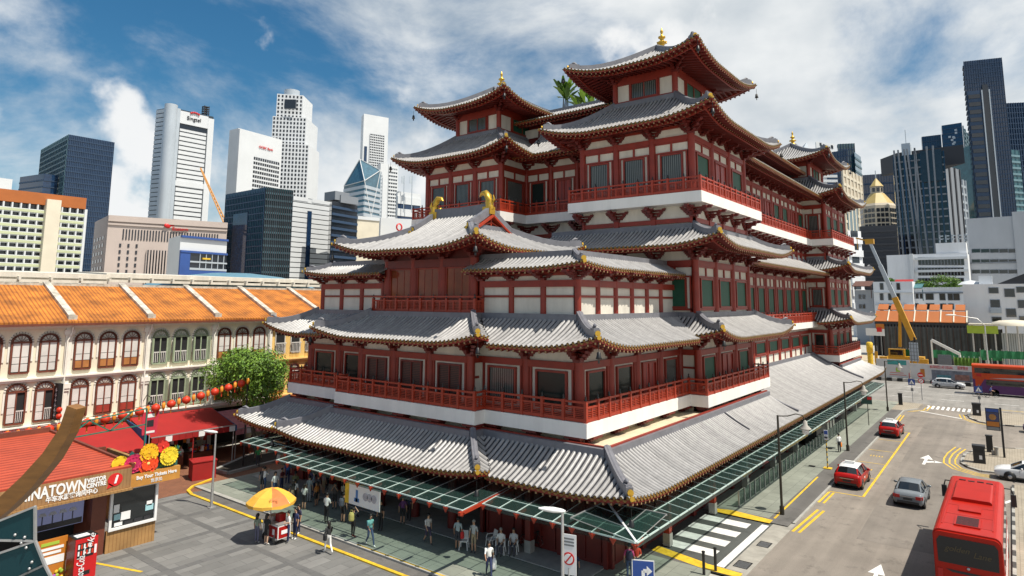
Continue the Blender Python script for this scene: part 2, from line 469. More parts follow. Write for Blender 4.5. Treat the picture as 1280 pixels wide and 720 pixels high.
def wall(P0, P1, z0, zc, z1, style, nb, panes, ends=(1, 1), brk=True, colr=.27, corner=(0, 0), midbr=False, thick=.3):
    """one storey face from P0 to P1 (outward side on the right-hand), zc = underside of the brackets, z1 = soffit"""
    O = V((*P0, 0)); e = V((*P1, 0))-O; L = e.length; e.normalize(); n = V((e.y, -e.x, 0)); bw = L/nb
    rect(walls, O, e, n, 0, L, z0-.02, z1, -thick, 0)
    for i in range(nb+1):
        if (i == 0 and not ends[0]) or (i == nb and not ends[1]): continue
        p = O+e*(i*bw); c = MB(); c.cyl(p.x, p.y, z0, zc, colr, 14, 0)
        rep('column', c, 'red')
    for i in range(nb+1):
        if not brk or (i == 0 and not ends[0]) or (i == nb and not ends[1]): continue
        p = O+e*(i*bw); cn = 0
        if i == 0 and corner[0]: cn = -1
        if i == nb and corner[1]: cn = 1
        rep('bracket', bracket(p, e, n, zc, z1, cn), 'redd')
    if midbr:
        for i in range(nb):
            p = O+e*((i+.5)*bw); rep('bracket', bracket(p, e, n, zc+(z1-zc)*.25, z1), 'redd')
    rect(beams, O, e, n, 0, L, zc-.42, zc-.02, .002, .17)
    rect(beams, O, e, n, 0, L, z1-.34, z1-.12, .002, .14)
    for i in range(nb):
        a, b = i*bw+.3, (i+1)*bw-.3; w = b-a; pn = panes[i % len(panes)]
        zt = zc-.42
        if style == 'T':         # transom panels over a tall window, white side strips
            rect(beams, O, e, n, a, b, zt-.86, zt-.74, .002, .12)
            if w > 2.0: rect(beams, O, e, n, (a+b)/2-.07, (a+b)/2+.07, zt-.74, zt-.001, .002, .11)
            rect(beams, O, e, n, a, b, zt-.12, zt-.001, .003, .10)
            for u in (a+.0, b-.13): rect(beams, O, e, n, u, u+.13, z0+.05, zt-.86, .002, .12)
            m = .36 if w > 1.6 else .3
            window(O, e, n, a+m, b-m, z0+.35, zt-.9, pn, 1 if pn in ('doorp', 'lattice') else 0)
            rect(beams, O, e, n, a, b, z0+.18, z0+.34, .002, .12)
        elif style == 'P':       # window with white side strips, no transom
            for u in (a+.0, b-.13): rect(beams, O, e, n, u, u+.13, z0+.05, zt, .002, .12)
            m = .42 if w > 1.6 else .3
            window(O, e, n, a+m, b-m, z0+.4 if pn not in ('doorp','lattice') else z0+.1, zt-.12, pn, 1 if pn in ('doorp', 'lattice') else 0)
            rect(beams, O, e, n, a, b, z0+.0, z0+.2, .002, .12)
        elif style == 'W':       # plain white panels divided by one rail
            zz = z0+(zt-z0)*.66
            rect(beams, O, e, n, a-.1, b+.1, zz-.07, zz+.07, .002, .1)
        elif style == 'G':       # low white dado, green panel above, transom squares
            rect(beams, O, e, n, a-.1, b+.1, z0+1.0, z0+1.16, .002, .12)
            rect(beams, O, e, n, (a+b)/2-.09, (a+b)/2+.09, z0, z0+1.0, .002, .1)
            window(O, e, n, a+.3, b-.3, z0+1.18, zt-.95, pn)
            rect(beams, O, e, n, a-.1, b+.1, zt-.93, zt-.81, .002, .11)
            rect(beams, O, e, n, (a+b)/2-.1, (a+b)/2+.1, zt-.81, zt, .002, .1)
            for u in (a, b-.22): rect(beams, O, e, n, u, u+.22, z0+1.16, zt, .002, .1)
        elif style == 'D':       # low storey: white dado and green panel only
            rect(beams, O, e, n, a-.1, b+.1, z0+.95, z0+1.1, .002, .12)
            rect(beams, O, e, n, (a+b)/2-.06, (a+b)/2+.06, z0, z0+.95, .002, .1)
            window(O, e, n, a+.35, b-.35, z0+1.12, zt-.12, pn)
def rail_mesh(pts, z, h=1.15, sp=1.3):
    mb = MB()
    for (x0, y0), (x1, y1) in zip(pts[:-1], pts[1:]):
        a, b = V((x0, y0, z)), V((x1, y1, z)); L = (b-a).length
        if L < .05: continue
        d = (b-a).normalized(); s2 = V((-d.y, d.x, 0)); k = max(1, round(L/sp))
        for i in range(0 if (x0, y0) == tuple(pts[0]) else 1, k+1):
            p = a+d*(L*i/k)
            mb.obox(p+ZUP*(h*.5), d*.085, s2*.085, ZUP*(h*.5), 0)
            mb.lathe([(.06, h-.02), (.085, h+.06), (.035, h+.12), (.065, h+.17), (0, h+.3)], p, 6, 1)
        for hh, tk in ((.12, .09), (.78, .055), (1.06, .055)):
            mb.obox((a+b)/2+ZUP*hh, d*(L/2), s2*.05, ZUP*tk, 0)
        for i in range(k):
            q = a+d*(L*(i+.5)/k); mb.obox(q+ZUP*.45, d*.05, s2*.045, ZUP*.31, 0)
        for q in range(5):
            mb.obox((a+b)/2+ZUP*(.26+.1*q), d*(L/2), s2*.02, ZUP*.022, 0)
    return mb
def balcony(poly, path, zb, zt, sp=1.3):
    o = MB().prism(poly, zb, zt).build('balcony', 'white', temple)
    rail_mesh(path, zt+.003, sp=sp).build('railing', ['redrail', 'black'], o)
    return o
def inset(P, d):
    return P
# ------------------------------------------------------------------ ground storey
g = MB()
def gwall(P0, P1, z0, z1, nb):
    O = V((*P0, 0)); e = V((*P1, 0))-O; L = e.length; e.normalize(); n = V((e.y, -e.x, 0)); bw = L/nb
    rect(g, O, e, n, 0, L, z0, z1, -.3, 0)
    for i in range(nb+1):
        u = i*bw; rect(g, O, e, n, max(0, u-.22), min(L, u+.22), z0, z1-.01, .002, .2)
    for k in range(nb*3):
        u = (k+.5)*bw/3; rect(g, O, e, n, u-.04, u+.04, z0+.3, z1-.4, .001, .07)
    rect(g, O, e, n, 0, L, z1-.5, z1-.2, .003, .25)
gwall((30.2, 17), (102, 17), .0, 5.0, 20)
gwall((30.2, 25.4), (30.2, 17), .0, 5.7, 3)
g.box(34.0, 34.3, 25.4, 38.6, 0, 5.7)
gwall((30.2, 45.2), (30.2, 38.6), .0, 5.7, 3)
g.box(30.2, 34.3, 25.1, 25.4, 0, 5.7); g.box(30.2, 34.3, 38.6, 38.9, 0, 5.7)
g.box(30.2, 102, 44.9, 45.2, 0, 5.7); g.box(101.7, 102, 17, 47, 0, 5.7)
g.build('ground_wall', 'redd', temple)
for y in (27.2, 30.4, 33.6, 36.8):
    for x in (29.6,): rep('column', MB().cyl(x, y, .12, 5.5, .3, 14), 'redd')
MB().box(28.3, 34, 17.2, 46.8, 0, .14).build('entrance_step', 'kerb', temple)
# entrance interior: dark porch with a lit back wall is left unlit as in the photo
# roof 1 : podium skirt
r1 = Roof()
ze, z1c = 4.22, 5.72
r1.face((27.35, 22.75), (27.35, 14.2), ze, 2.85, z1c, -2.8, 2.85, 0, .42, n=(1,0,0))
r1.face((26.45, 41.4), (26.45, 22.6), ze, 2.85, z1c, 2.85, 2.85, .4, .4, n=(1,0,0))
r1.face((27.35, 48.0), (27.35, 41.25), ze, 2.85, z1c, 2.85, -2.8, .42, 0, n=(1,0,0))
r1.face((26.45, 22.6), (27.5, 22.6), ze, 2.85, z1c, 2.85, -2.8, .4, 0, n=(0,1,0), rafters=False)
r1.face((27.5, 41.4), (26.45, 41.4), ze, 2.85, z1c, -2.8, 2.85, 0, .4, n=(0,-1,0), rafters=False)
r1.face((27.35, 14.2), (57.9, 14.2), ze, 2.85, z1c, 2.85, 0, .42, 0, n=(0,1,0))
r1.face((57.9, 14.2), (88.0, 14.2), ze, 6.0, 7.02, 0, 0, 0, 0, n=(0,1,0))
r1.face((88.0, 14.2), (103.5, 14.2), ze, 2.85, z1c, 0, 2.85, 0, .42, n=(0,1,0))
r1.ridge(hip((30.2, 17.05), (27.35, 14.2), z1c, ze, .42))
r1.ridge(hip((29.3, 25.45), (26.45, 22.6), z1c, ze, .40))
r1.ridge(hip((29.3, 38.55), (26.45, 41.4), z1c, ze, .40))
r1.ridge(hip((30.2, 45.15), (27.35, 48.0), z1c, ze, .42))
for xx, w_, zt_ in ((57.9, 6.0, 7.02), (88.0, 6.0, 7.02)):
    r1.ridge([(xx, 14.2+w_*q, ze+(zt_-ze)*(.66*q+.34*q*q)+.05) for q in (1, .75, .5, .25, .06)], .3, .3, ornament=False)
r1.ridge([(46.8, 14.2+2.85*q, ze+(z1c-ze)*(.66*q+.34*q*q)+.02) for q in (.9, .6, .3)], .12, .16, ornament=False)
for p in ((27.3, 14.2, 4.2), (26.4, 22.6, 4.2), (26.4, 41.4, 4.2)): r1.bell(p)
r1.build()
# red kerb and cream walkway at the top of the skirt
for a, b in (((30.2,17.05),(57.9,17.05)), ((30.25,25.6),(30.25,17.05)), ((29.35,38.5),(29.35,25.5)), ((30.25,45.2),(30.25,38.4)), ((29.35,25.5),(30.25,25.5)), ((88,17.05),(102.5,17.05))):
    MB().bar((*a, 5.86), (*b, 5.86), .16, .3).build('parapet', 'red', temple)
MB().box(30.3, 57.8, 17.15, 45.1, 5.5, 5.78).build('terrace', 'cream', temple)
# band of cream wall between skirt roof and the balcony with brackets under it
lw = MB()
for a, b in (((31.2,25.4),(31.2,19.0)), ((30.2,38.4),(30.2,25.6)), ((31.2,45),(31.2,38.6)), ((31.2,19.1),(44.6,19.1)), ((44.9,19.1),(44.9,18.0)), ((44.9,18.0),(57.6,18.0)), ((88.6,18.0),(102,18.0))):
    O = V((*a,0)); e = (V((*b,0))-O); L = e.length; e.normalize(); n = V((e.y,-e.x,0)); rect(lw, O, e, n, 0, L, 5.78, 6.25, -.3, 0)
    k = max(1, round(L/3.5))
    for i in range(k+1):
        if L < 2: continue
        p = O+e*min(L-.3, max(.3, L*i/k)); c = MB()
        for j, (w_, o_) in enumerate(((.25,.35),(.38,.6),(.5,.85))):
            q = p+n*(o_/2-.05); c.obox((q.x, q.y, 5.86+.14*j), e*w_, n*(o_/2), ZUP*.065)
        rep('corbel', c, 'redd')
lw.build('lower_wall', 'cream', temple)
# ------------------------------------------------------------------ 2nd storey
b2poly = [(30.3,18.3),(44.35,18.3),(44.35,17.0),(58.9,17.0),(58.9,20.2),(88,20.2),(88,17),(102.3,17),(102.3,47),(44.35,47),(44.35,45.7),(30.3,45.7),(30.3,38.6),(29.4,38.6),(29.4,25.4),(30.3,25.4)]
b2path = [(58.8,20.2),(58.8,17.12),(44.47,17.12),(44.47,18.42),(30.42,18.42),(30.42,25.52),(29.52,25.52),(29.52,38.48),(30.42,38.48),(30.42,45.58),(40,45.58)]
bal2 = balcony(b2poly, b2path, 6.22, 7.0)
rail_mesh([(88.12,20),(88.12,17.12),(102.2,17.12),(102.2,22)], 7.003).build('railing', ['redrail','black'], bal2)
Z0, ZC, Z1 = 7.0, 10.05, 11.05
wall((31.5,26.8),(31.5,19.5), Z0, ZC, Z1, 'P', 2, ['curtain','pane'], ends=(0,1), corner=(0,1))
wall((30.6,37.2),(30.6,26.8), Z0, ZC, Z1, 'P', 3, ['lattice','lattice','lattice'], ends=(1,1), corner=(1,1))
wall((31.5,44.5),(31.5,37.2), Z0, ZC, Z1, 'P', 2, ['pane','pane'], ends=(1,0), corner=(1,0))
wall((30.6,26.8),(31.5,26.8), Z0, ZC, Z1, 'W', 1, ['pane'], ends=(0,0), brk=False)
wall((31.5,19.5),(45.5,19.5), Z0, ZC, Z1, 'P', 4, ['pane','pane','doorp','curtain'], ends=(0,1))
wall((45.5,19.5),(45.5,18.1), Z0, ZC, Z1, 'W', 1, ['curtain'], ends=(0,1), corner=(0,1))
wall((45.5,18.1),(57.2,18.1), Z0, ZC, Z1, 'P', 3, ['green','doorp','green'], ends=(0,1), corner=(0,1))
wall((57.2,18.1),(57.2,20.7), Z0, ZC, Z1, 'W', 1, ['pane'], ends=(0,0))
wall((57.2,20.7),(89.2,20.7), Z0, 9.95, 10.5, 'D', 7, ['green'], ends=(0,0), brk=False, colr=.22)
wall((89.2,20.7),(89.2,18.1), Z0, ZC, Z1, 'P', 1, ['pane'], ends=(0,1), corner=(0,1))
wall((89.2,18.1),(101.2,18.1), Z0, ZC, Z1, 'P', 3, ['green'], ends=(0,1), corner=(0,1))
# roof 2
r2 = Roof()
ze, zt = 10.98, 12.5; Wd = 3.0
r2.face((28.9,24.2),(28.9,16.7), ze, Wd, zt, -2.9, Wd, 0, .7, n=(1,0,0))
r2.face((28.1,39.9),(28.1,24.1), ze, Wd, zt, Wd, Wd, .6, .6, n=(1,0,0))
r2.face((28.9,47.3),(28.9,39.8), ze, Wd, zt, Wd, -2.9, .7, 0, n=(1,0,0))
r2.face((28.1,24.1),(29.1,24.1), ze, Wd, zt, Wd, -2.6, .6, 0, n=(0,1,0), rafters=False)
r2.face((28.9,16.7),(42.6,16.7), ze, Wd, zt, Wd, -2.9, .7, 0, n=(0,1,0))
r2.face((42.55,18.2),(42.55,15.1), ze, Wd, zt, -2.6, Wd, 0, .7, n=(1,0,0))
r2.face((42.55,15.1),(60.0,15.1), ze, Wd, zt, Wd, 2.0, .7, .55, n=(0,1,0))
r2.ridge(hip((31.9,19.7),(28.9,16.7), zt, ze, .7)); r2.ridge(hip((31.1,27.1),(28.1,24.1), zt, ze, .6))
r2.ridge(hip((31.1,36.9),(28.1,39.9), zt, ze, .6)); r2.ridge(hip((31.9,44.3),(28.9,47.3), zt, ze, .7))
r2.ridge(hip((45.55,18.1),(42.55,15.1), zt, ze, .7)); r2.ridge(hip((58.0,18.1),(60.0,15.1), zt, ze, .55))
for p in ((28.9,16.7,11.4), (28.1,24.1,11.3), (42.5,15.1,11.4), (28.1,39.9,11.3)): r2.bell(p)
r2.build()
rT = Roof(); 
rT.face((86.4,19),(86.4,15.1), 11.0, Wd, 12.6, -1.7, Wd, 0, .6, n=(1,0,0)); rT.face((86.4,15.1),(104,15.1), 11.0, Wd, 12.6, Wd, Wd, .6, .6, n=(0,1,0))
rT.ridge(hip((89.4,18.1),(86.4,15.1), 12.6, 11.0, .6)); rT.ridge(hip((101,18.1),(104,15.1), 12.6, 11.0, .6)); rT.build()
# pale gutter slab where the annex roof meets the third storey
MB().prism([(31.0,27.2),(31.0,36.8),(31.95,36.8),(31.95,44.2),(45,44.2),(45,19.8),(31.95,19.8),(31.95,27.2)], 12.3, 12.66).build('gutter_slab', 'creamw', temple)
# ------------------------------------------------------------------ 3rd storey
Z0, ZC, Z1 = 12.66, 14.75, 15.35
wall((32.1,27.2),(32.1,19.9), Z0, ZC, Z1, 'W', 3, ['pane'], ends=(1,1), colr=.2)
wall((32.1,44.1),(32.1,36.8), Z0, ZC, Z1, 'W', 3, ['pane'], ends=(1,1), colr=.2)
wall((32.1,19.9),(45.5,19.9), Z0, ZC, Z1, 'W', 6, ['pane'], ends=(0,0), colr=.2)
rw = Roof(.32, .1)
ze, zt = 15.45, 16.3
rw2 = Roof(.32, .1)
rw.face((31.0,28.0),(31.0,18.8), ze, 1.7, zt, 0, 1.7, 0, .3, n=(1,0,0), over=1.0); rw2.face((31.0,45.2),(31.0,36.0), ze, 1.7, zt, 1.7, 0, .3, 0, n=(1,0,0), over=1.0)
rw.face((31.0,18.8),(45.4,18.8), ze, 1.7, zt, 1.7, 0, .3, 0, n=(0,1,0), over=1.0)
rw.ridge(hip((32.7,20.5),(31,18.8), zt, ze, .3, 5), .26, .3); rw2.ridge(hip((32.7,43.5),(31,45.2), zt, ze, .3, 5), .26, .3)
rw.build(); rw2.build()
MB().prism([(32.72,20.52),(45.4,20.52),(45.4,43.5),(32.72,43.5)], 15.5, 16.25).build('flat_roof', 'ridgel', temple)
# central hall with its hip-and-gable roof
hc = MB()
for y in (27.8, 30.6, 33.4, 36.2): rep('column', MB().cyl(32.0, y, Z0, 16.3, .3, 14), 'red')
for x in (34.8, 38.0): rep('column', MB().cyl(x, 27.8, 15.5, 16.3, .3, 14), 'red')
hc.box(32.2, 42, 27.9, 36.1, 16.0, 17.2); hc.box(31.75, 31.98, 27.8, 36.2, 15.75, 16.3); hc.box(31.8, 31.95, 27.8, 36.2, 16.9, 17.1)
hc.box(32.6,42,27.9,28.1,12.66,16); hc.box(32.6,42,35.9,36.1,12.66,16); hc.box(42,42.2,27.9,36.1,12.66,17)
hc.build('hall_wall', 'redd', temple)
for a, b in ((28.1,30.3),(30.9,33.1),(33.7,35.9)):
    f, p = MB(), MB(); O = V((32.0, b, 0)); e = V((0,-1,0)); n = V((-1,0,0))
    frame_rect(f, O, e, n, 0, b-a, Z0+.05, 15.74, .1, .12, .0); rect(f, O, e, n, 0, b-a, 13.55, 13.63, .0, .1)
    for q in (.33, .66): rect(f, O, e, n, (b-a)*q-.02, (b-a)*q+.02, 12.8, 15.6, .02, .07)
    rect(p, O, e, n, .1, b-a-.1, Z0+.15, 15.64, .0, .05); rep('window', f, 'red', [('pane', p, 'amber')])
for y in (27.8, 30.6, 33.4, 36.2): rep('bracket', bracket((32.0, y), V((0,-1,0)), V((-1,0,0)), 16.3, 17.1), 'redd')
rail_mesh([(32.0,27.1),(31.25,27.1),(31.25,36.9),(32.0,36.9)], 12.67, .95, 1.2).build('railing', ['redrail','black'], temple)
# hip and gable roof of the hall
rh = Roof()
ze, zr = 16.85, 19.75; x0, x1, y0, y1 = 29.0, 41.4, 25.1, 38.9; xr = 35.2; wl = 4.1
def hz(q): return ze+(zr-ze)*(.62*q+.38*q*q)
# long slopes run to the ridge between the gables, short skirts below each gable
gy0, gy1 = y0+wl, y1-wl; WW = xr-x0
rh.face((x0,y1),(x0,y0), ze, WW, zr, wl, wl, .75, .75, n=(1,0,0), over=2.6, top=False, kink=True)
rh.face((x1,y0),(x1,y1), ze, WW, zr, wl, wl, .75, .75, n=(-1,0,0), over=2.6, top=False, kink=True)
zw = ze+(zr-ze)*(.66*(wl/WW)+.34*(wl/WW)**2)
rh.face((x0,y0),(x1,y0), ze, wl, zw, wl, wl, .75, .75, n=(0,1,0), over=2.6)
rh.face((x1,y1),(x0,y1), ze, wl, zw, wl, wl, .75, .75, n=(0,-1,0), over=2.6, top=False)
def prof(w): q = w/WW; return ze+(zr-ze)*(.66*q+.34*q*q)
for sy, gy, ye in ((-1, gy0, y0), (1, gy1, y1)):
    for sx, xe in ((1, x0), (-1, x1)):
        rh.ridge([(xe+sx*w, ye-sy*w, prof(w)+.75*max(0,1-w/4.5)**2*max(0,1-w/wl)**1.3+.05) for w in (wl, 3.1, 2.2, 1.3, .6, .15)])
        rh.ridge([(xe+sx*w, gy, prof(w)+.06) for w in (WW, 5.4, 4.8, 4.3, 4.0)], .36, .5)
rh.ridge([(xr, gy0-.2, zr+.1), (xr, 32, zr+.0), (xr, gy1+.2, zr+.1)], .4, .75, ornament=False)
for p in ((x0-.05,y0,17.2), (x0-.05,y1,17.2)): rh.bell(p)
rhall = rh.build()
gab = MB(); gi = MB()
for sy, gy in ((-1, gy0), (1, gy1)):
    pts = [(xr-w_, gy, prof(WW-w_)-.06) for w_ in (-2.2, -1.4, -.7, 0, .7, 1.4, 2.2)]
    pts = [(xr+d_, gy, prof(WW-abs(d_))-.1) for d_ in (2.2, 1.4, .7, 0, -.7, -1.4, -2.2)]
    gi.slab([(p[0], gy+.12*-sy, p[2]) for p in pts], (0, .1, 0))
    for a, b in zip(pts[:-1], pts[1:]): gab.bar((a[0], gy+sy*.16, a[2]-.12), (b[0], gy+sy*.16, b[2]-.12), .14, .5, up=(0,1,0))
    gab.box(xr-.07, xr+.07, gy-.05+sy*.1, gy+.05+sy*.1, zw, zr-.3)
    gab.bar((xr-1.7, gy+sy*.1, zw+.15), (xr+1.7, gy+sy*.1, zw+.15), .1, .14, up=(0,0,1))
    gab.bar((xr-.9, gy+sy*.1, zw+.2), (xr, gy+sy*.1, zr-.7), .1, .16, up=(0,1,0)); gab.bar((xr+.9, gy+sy*.1, zw+.2), (xr, gy+sy*.1, zr-.7), .1, .16, up=(0,1,0))
gab.build('gable_board', 'redrail', temple); gi.build('gable_wall', 'lattice', temple)
def chiwen(y, s):
    """golden curled ridge-end ornament"""
    mb = MB(); z = zr+.35
    mb.tube([(xr, y+s*.1, z-.1), (xr, y+s*.02, z+.5), (xr, y-s*.04, z+.85), (xr, y-s*.30, z+1.15), (xr, y-s*.66, z+1.12), (xr, y-s*.85, z+.93)], [.30, .30, .28, .23, .16, .04], 10, 0)
    mb.box(xr-.3, xr+.3, y-.35, y+.35, z-.45, z+.1, 0)
    mb.tube([(xr, y-s*.3, z+.15), (xr, y-s*.62, z+.3), (xr, y-s*.6, z+.02)], [.2, .16, .04], 8, 0)
    mb.tube([(xr, y+s*.22, z+.2), (xr, y+s*.5, z+.62), (xr, y+s*.42, z+.95)], [.1, .09, .02], 6, 0)
    mb.build('ridge_dragon', 'gold', temple)
chiwen(gy0+.1, -1); chiwen(gy1-.1, 1)
# main block, 3rd storey
Z0, ZC, Z1 = 12.66, 16.55, 17.55
wall((45.5,27.6),(45.5,18.1), Z0, ZC, Z1, 'T', 3, ['pane','pane','green'], ends=(0,1), corner=(0,1))
wall((45.5,18.1),(57.2,18.1), Z0, ZC, Z1, 'T', 3, ['green'], ends=(0,1), corner=(0,1), midbr=True)
wall((57.2,18.1),(57.2,20.7), Z0, ZC, Z1, 'W', 1, ['pane'], ends=(0,0))
wall((57.2,20.7),(89.2,20.7), 11.1, 16.4, 17.2, 'G', 9, ['green'], ends=(0,0), midbr=True, colr=.22)
wall((89.2,20.7),(89.2,18.1), Z0, ZC, Z1, 'T', 1, ['curtain'], ends=(0,1), corner=(0,1))
wall((89.2,18.1),(101.2,18.1), Z0, ZC, Z1, 'T', 3, ['green'], ends=(0,1), corner=(0,1), midbr=True)
wall((49.4,36.4),(49.4,27.6), Z0, ZC, Z1, 'T', 2, ['pane'], ends=(0,0))
wall((45.5,45.9),(45.5,36.4), Z0, ZC, Z1, 'T', 3, ['pane'], ends=(1,1), corner=(1,1))
wall((45.5,36.4),(49.4,36.4), Z0, ZC, Z1, 'T', 1, ['pane'], ends=(1,0)); wall((49.4,27.6),(45.5,27.6), Z0, ZC, Z1, 'T', 1, ['pane'], ends=(0,1))
bal3 = balcony([(57.5,19.4),(88.5,19.4),(88.5,21),(57.5,21)], [(57.6,19.5),(88.4,19.5)], 10.4, 11.1)
# roof 3
r3, r3b, r3c, r3d, r3e = [Roof() for _ in range(5)]; ze, zt, W3 = 17.45, 19.05, 3.1
r3.face((42.4,30.6),(42.4,15.0), ze, W3, zt, 0, W3, .5, .75, n=(1,0,0)); r3.face((42.4,15.0),(60.3,15.0), ze, W3, zt, W3, 2.0, .75, .6, n=(0,1,0))
r3b.face((42.4,49.0),(42.4,33.4), ze, W3, zt, W3, 0, .75, .5, n=(1,0,0))
r3c.face((46.3,37),(46.3,27), ze, W3, zt, 0, 0, n=(1,0,0))
r3d.face((57.5,17.7),(88.5,17.7), 17.1, W3, 18.8, 0, 0, n=(0,1,0))
r3e.face((86.3,21.1),(86.3,15.0), ze, W3, zt, -2, W3, 0, .7, n=(1,0,0)); r3e.face((86.3,15.0),(104.1,15.0), ze, W3, zt, W3, W3, .75, .75, n=(0,1,0))
r3.ridge(hip((45.5,18.1),(42.4,15), zt, ze, .75)); r3.ridge(hip((58.3,18.1),(60.3,15), zt, ze, .6)); r3b.ridge(hip((45.5,45.9),(42.4,49), zt, ze, .75))
r3e.ridge(hip((89.4,18.1),(86.3,15), zt, ze, .7)); r3e.ridge(hip((101,18.1),(104.1,15), zt, ze, .75))
for r_ in (r3, r3b, r3c, r3d, r3e): r_.build()
# band between roof 3 and the top balcony
Z0, ZC = 19.0, 19.75
def band(P0, P1, nb, ends=(1,1), corner=(0,0)):
    O = V((*P0,0)); e = V((*P1,0))-O; L = e.length; e.normalize(); n = V((e.y,-e.x,0))
    rect(walls, O, e, n, 0, L, 18.0, 20.7, -.3, 0); rect(beams, O, e, n, 0, L, 19.35, 19.7, .002, .16)
    for i in range(nb+1):
        p = O+e*(L*i/nb)
        rect(beams, O, e, n, max(0,L*i/nb-.2), min(L,L*i/nb+.2), 18.6, 19.9, .004, .22)
        rep('bracket', bracket(p, e, n, 19.75, 20.66), 'redd')
for a in (((45.5,27.6),(45.5,18.1),3), ((45.5,18.1),(57.2,18.1),4), ((57.2,20.7),(89.2,20.7),14), ((89.2,20.7),(89.2,18.1),1), ((89.2,18.1),(101.2,18.1),4), ((49.4,36.4),(49.4,27.6),3), ((45.5,45.9),(45.5,36.4),3), ((45.5,36.4),(49.4,36.4),1), ((57.2,18.1),(57.2,20.7),1)): band(*a)
# 4th storey balcony
p4 = [(44.35,17.0),(58.6,17.0),(58.6,19.6),(88.2,19.6),(88.2,17),(102.4,17),(102.4,47),(44.35,47),(44.35,35.6),(48.3,35.6),(48.3,28.4),(44.35,28.4)]
b4 = balcony(p4, [(88.2,19.72),(58.5,19.72),(58.5,17.12),(44.47,17.12),(44.47,28.3),(48.42,28.3),(48.42,35.7),(44.47,35.7),(44.47,46.9),(52,46.9)], 20.67, 21.48)
rail_mesh([(88.32,19.6),(88.32,17.12),(102.3,17.12),(102.3,24)], 21.483).build('railing', ['redrail','black'], b4)
Z0, ZC, Z1 = 21.48, 26.05, 27.0
wall((45.5,27.6),(45.5,18.1), Z0, ZC, Z1, 'T', 3, ['curtain'], ends=(1,1), corner=(1,1))
wall((45.5,18.1),(57.2,18.1), Z0, ZC, Z1, 'T', 3, ['green','doorp','green'], ends=(0,1), corner=(0,1), midbr=True)
wall((57.2,18.1),(57.2,20.7), Z0, ZC, Z1, 'T', 1, ['pane'], ends=(0,0))
wall((57.2,20.7),(89.2,20.7), Z0, ZC, Z1, 'T', 9, ['green','doorp','green'], ends=(0,0), midbr=True, colr=.22)
wall((89.2,20.7),(89.2,18.1), Z0, ZC, Z1, 'T', 1, ['curtain'], ends=(0,1), corner=(0,1))
wall((89.2,18.1),(101.2,18.1), Z0, ZC, Z1, 'T', 3, ['green'], ends=(0,1), corner=(0,1), midbr=True)
wall((49.4,36.4),(49.4,27.6), Z0, ZC, Z1, 'T', 3, ['pane','doorp','pane'], ends=(0,0))
wall((45.5,45.9),(45.5,36.4), Z0, ZC, Z1, 'T', 3, ['curtain'], ends=(1,1), corner=(1,1))
wall((45.5,36.4),(49.4,36.4), Z0, ZC, Z1, 'T', 1, ['curtain'], ends=(0,1)); wall((49.4,27.6),(45.5,27.6), Z0, ZC, Z1, 'T', 1, ['pane'], ends=(0,0))
for a in ((101.2,18.1,102.2,45.9), (57,45.5,101.2,45.9), (45.5,45.6,57,45.9)): walls.box(a[0], a[2], a[1], a[3], 7, 27)
# roof 4, tower by tower
ze, zt, W4 = 26.85, 29.95, 4.7
def tower_roof(x0, x1, y0, y1, sides):
    r4 = Roof()
    q = dict(l0=.95, l1=.95, ll=5, over=2.6)
    if 'f' in sides: r4.face((x0,y1),(x0,y0), ze, W4, zt, W4, W4, n=(1,0,0), **q)
    if 'r' in sides: r4.face((x0,y0),(x1,y0), ze, W4, zt, W4, W4, n=(0,1,0), **q)
    if 'l' in sides: r4.face((x1,y1),(x0,y1), ze, W4, zt, W4, W4, n=(0,-1,0), **q)
    if 'b' in sides: r4.face((x1,y0),(x1,y1), ze, W4, zt, W4, W4, n=(-1,0,0), **q)
    for cx, cy, sx, sy in ((x0,y0,1,1), (x0,y1,1,-1), (x1,y0,-1,1), (x1,y1,-1,-1)):
        r4.ridge(hip((cx+sx*W4, cy+sy*W4), (cx, cy), zt, ze, .95))
    for p in ((x0,y0), (x0,y1), (x1,y0)): r4.bell((p[0], p[1], ze+.5))
    r4.build()
tower_roof(42.8, 59.9, 15.4, 30.3, 'frlb'); tower_roof(42.8, 59.9, 33.7, 48.6, 'frl'); tower_roof(86.5, 103.9, 15.4, 30.3, 'frb')
r4 = Roof(); r4.face((46.7,36),(46.7,28), ze, W4, zt, 0, 0, n=(1,0,0)); r4.build()
r4 = Roof(); r4.face((57,18.0),(89,18.0), ze, W4, zt, 0, 0, n=(0,1,0)); r4.build()
# upper hall between the pavilions
up = MB(); up.box(52.0, 95, 26, 38, 28.5, 31.6); up.box(55, 92, 23.0, 41, 28.5, 31.0); up.build('upper_wall', 'redd', temple)
uc = MB()
for y in (26.8, 29.3, 31.8, 34.3, 36.8): uc.box(51.9, 52.0, y, y+1.7, 30.0, 30.9)
for x in range(58, 90, 3): uc.box(x, x+2, 22.9, 23.0, 29.9, 30.6)
uc.build('upper_panel', 'creamw', temple)
r5 = Roof(); r5.face((50,39.6),(50,24.4), 31.3, 4.5, 33.2, 0, 0, n=(1,0,0), over=2.0); r5.build(); r5 = Roof(); r5.face((56,20.4),(91,20.4), 30.7, 4.8, 33.2, 0, 0, n=(0,1,0), over=2.4); r5.build()
MB().box(54.4, 91, 25.1, 39, 32.3, 33.1).build('roof_terrace', 'concrete', temple)
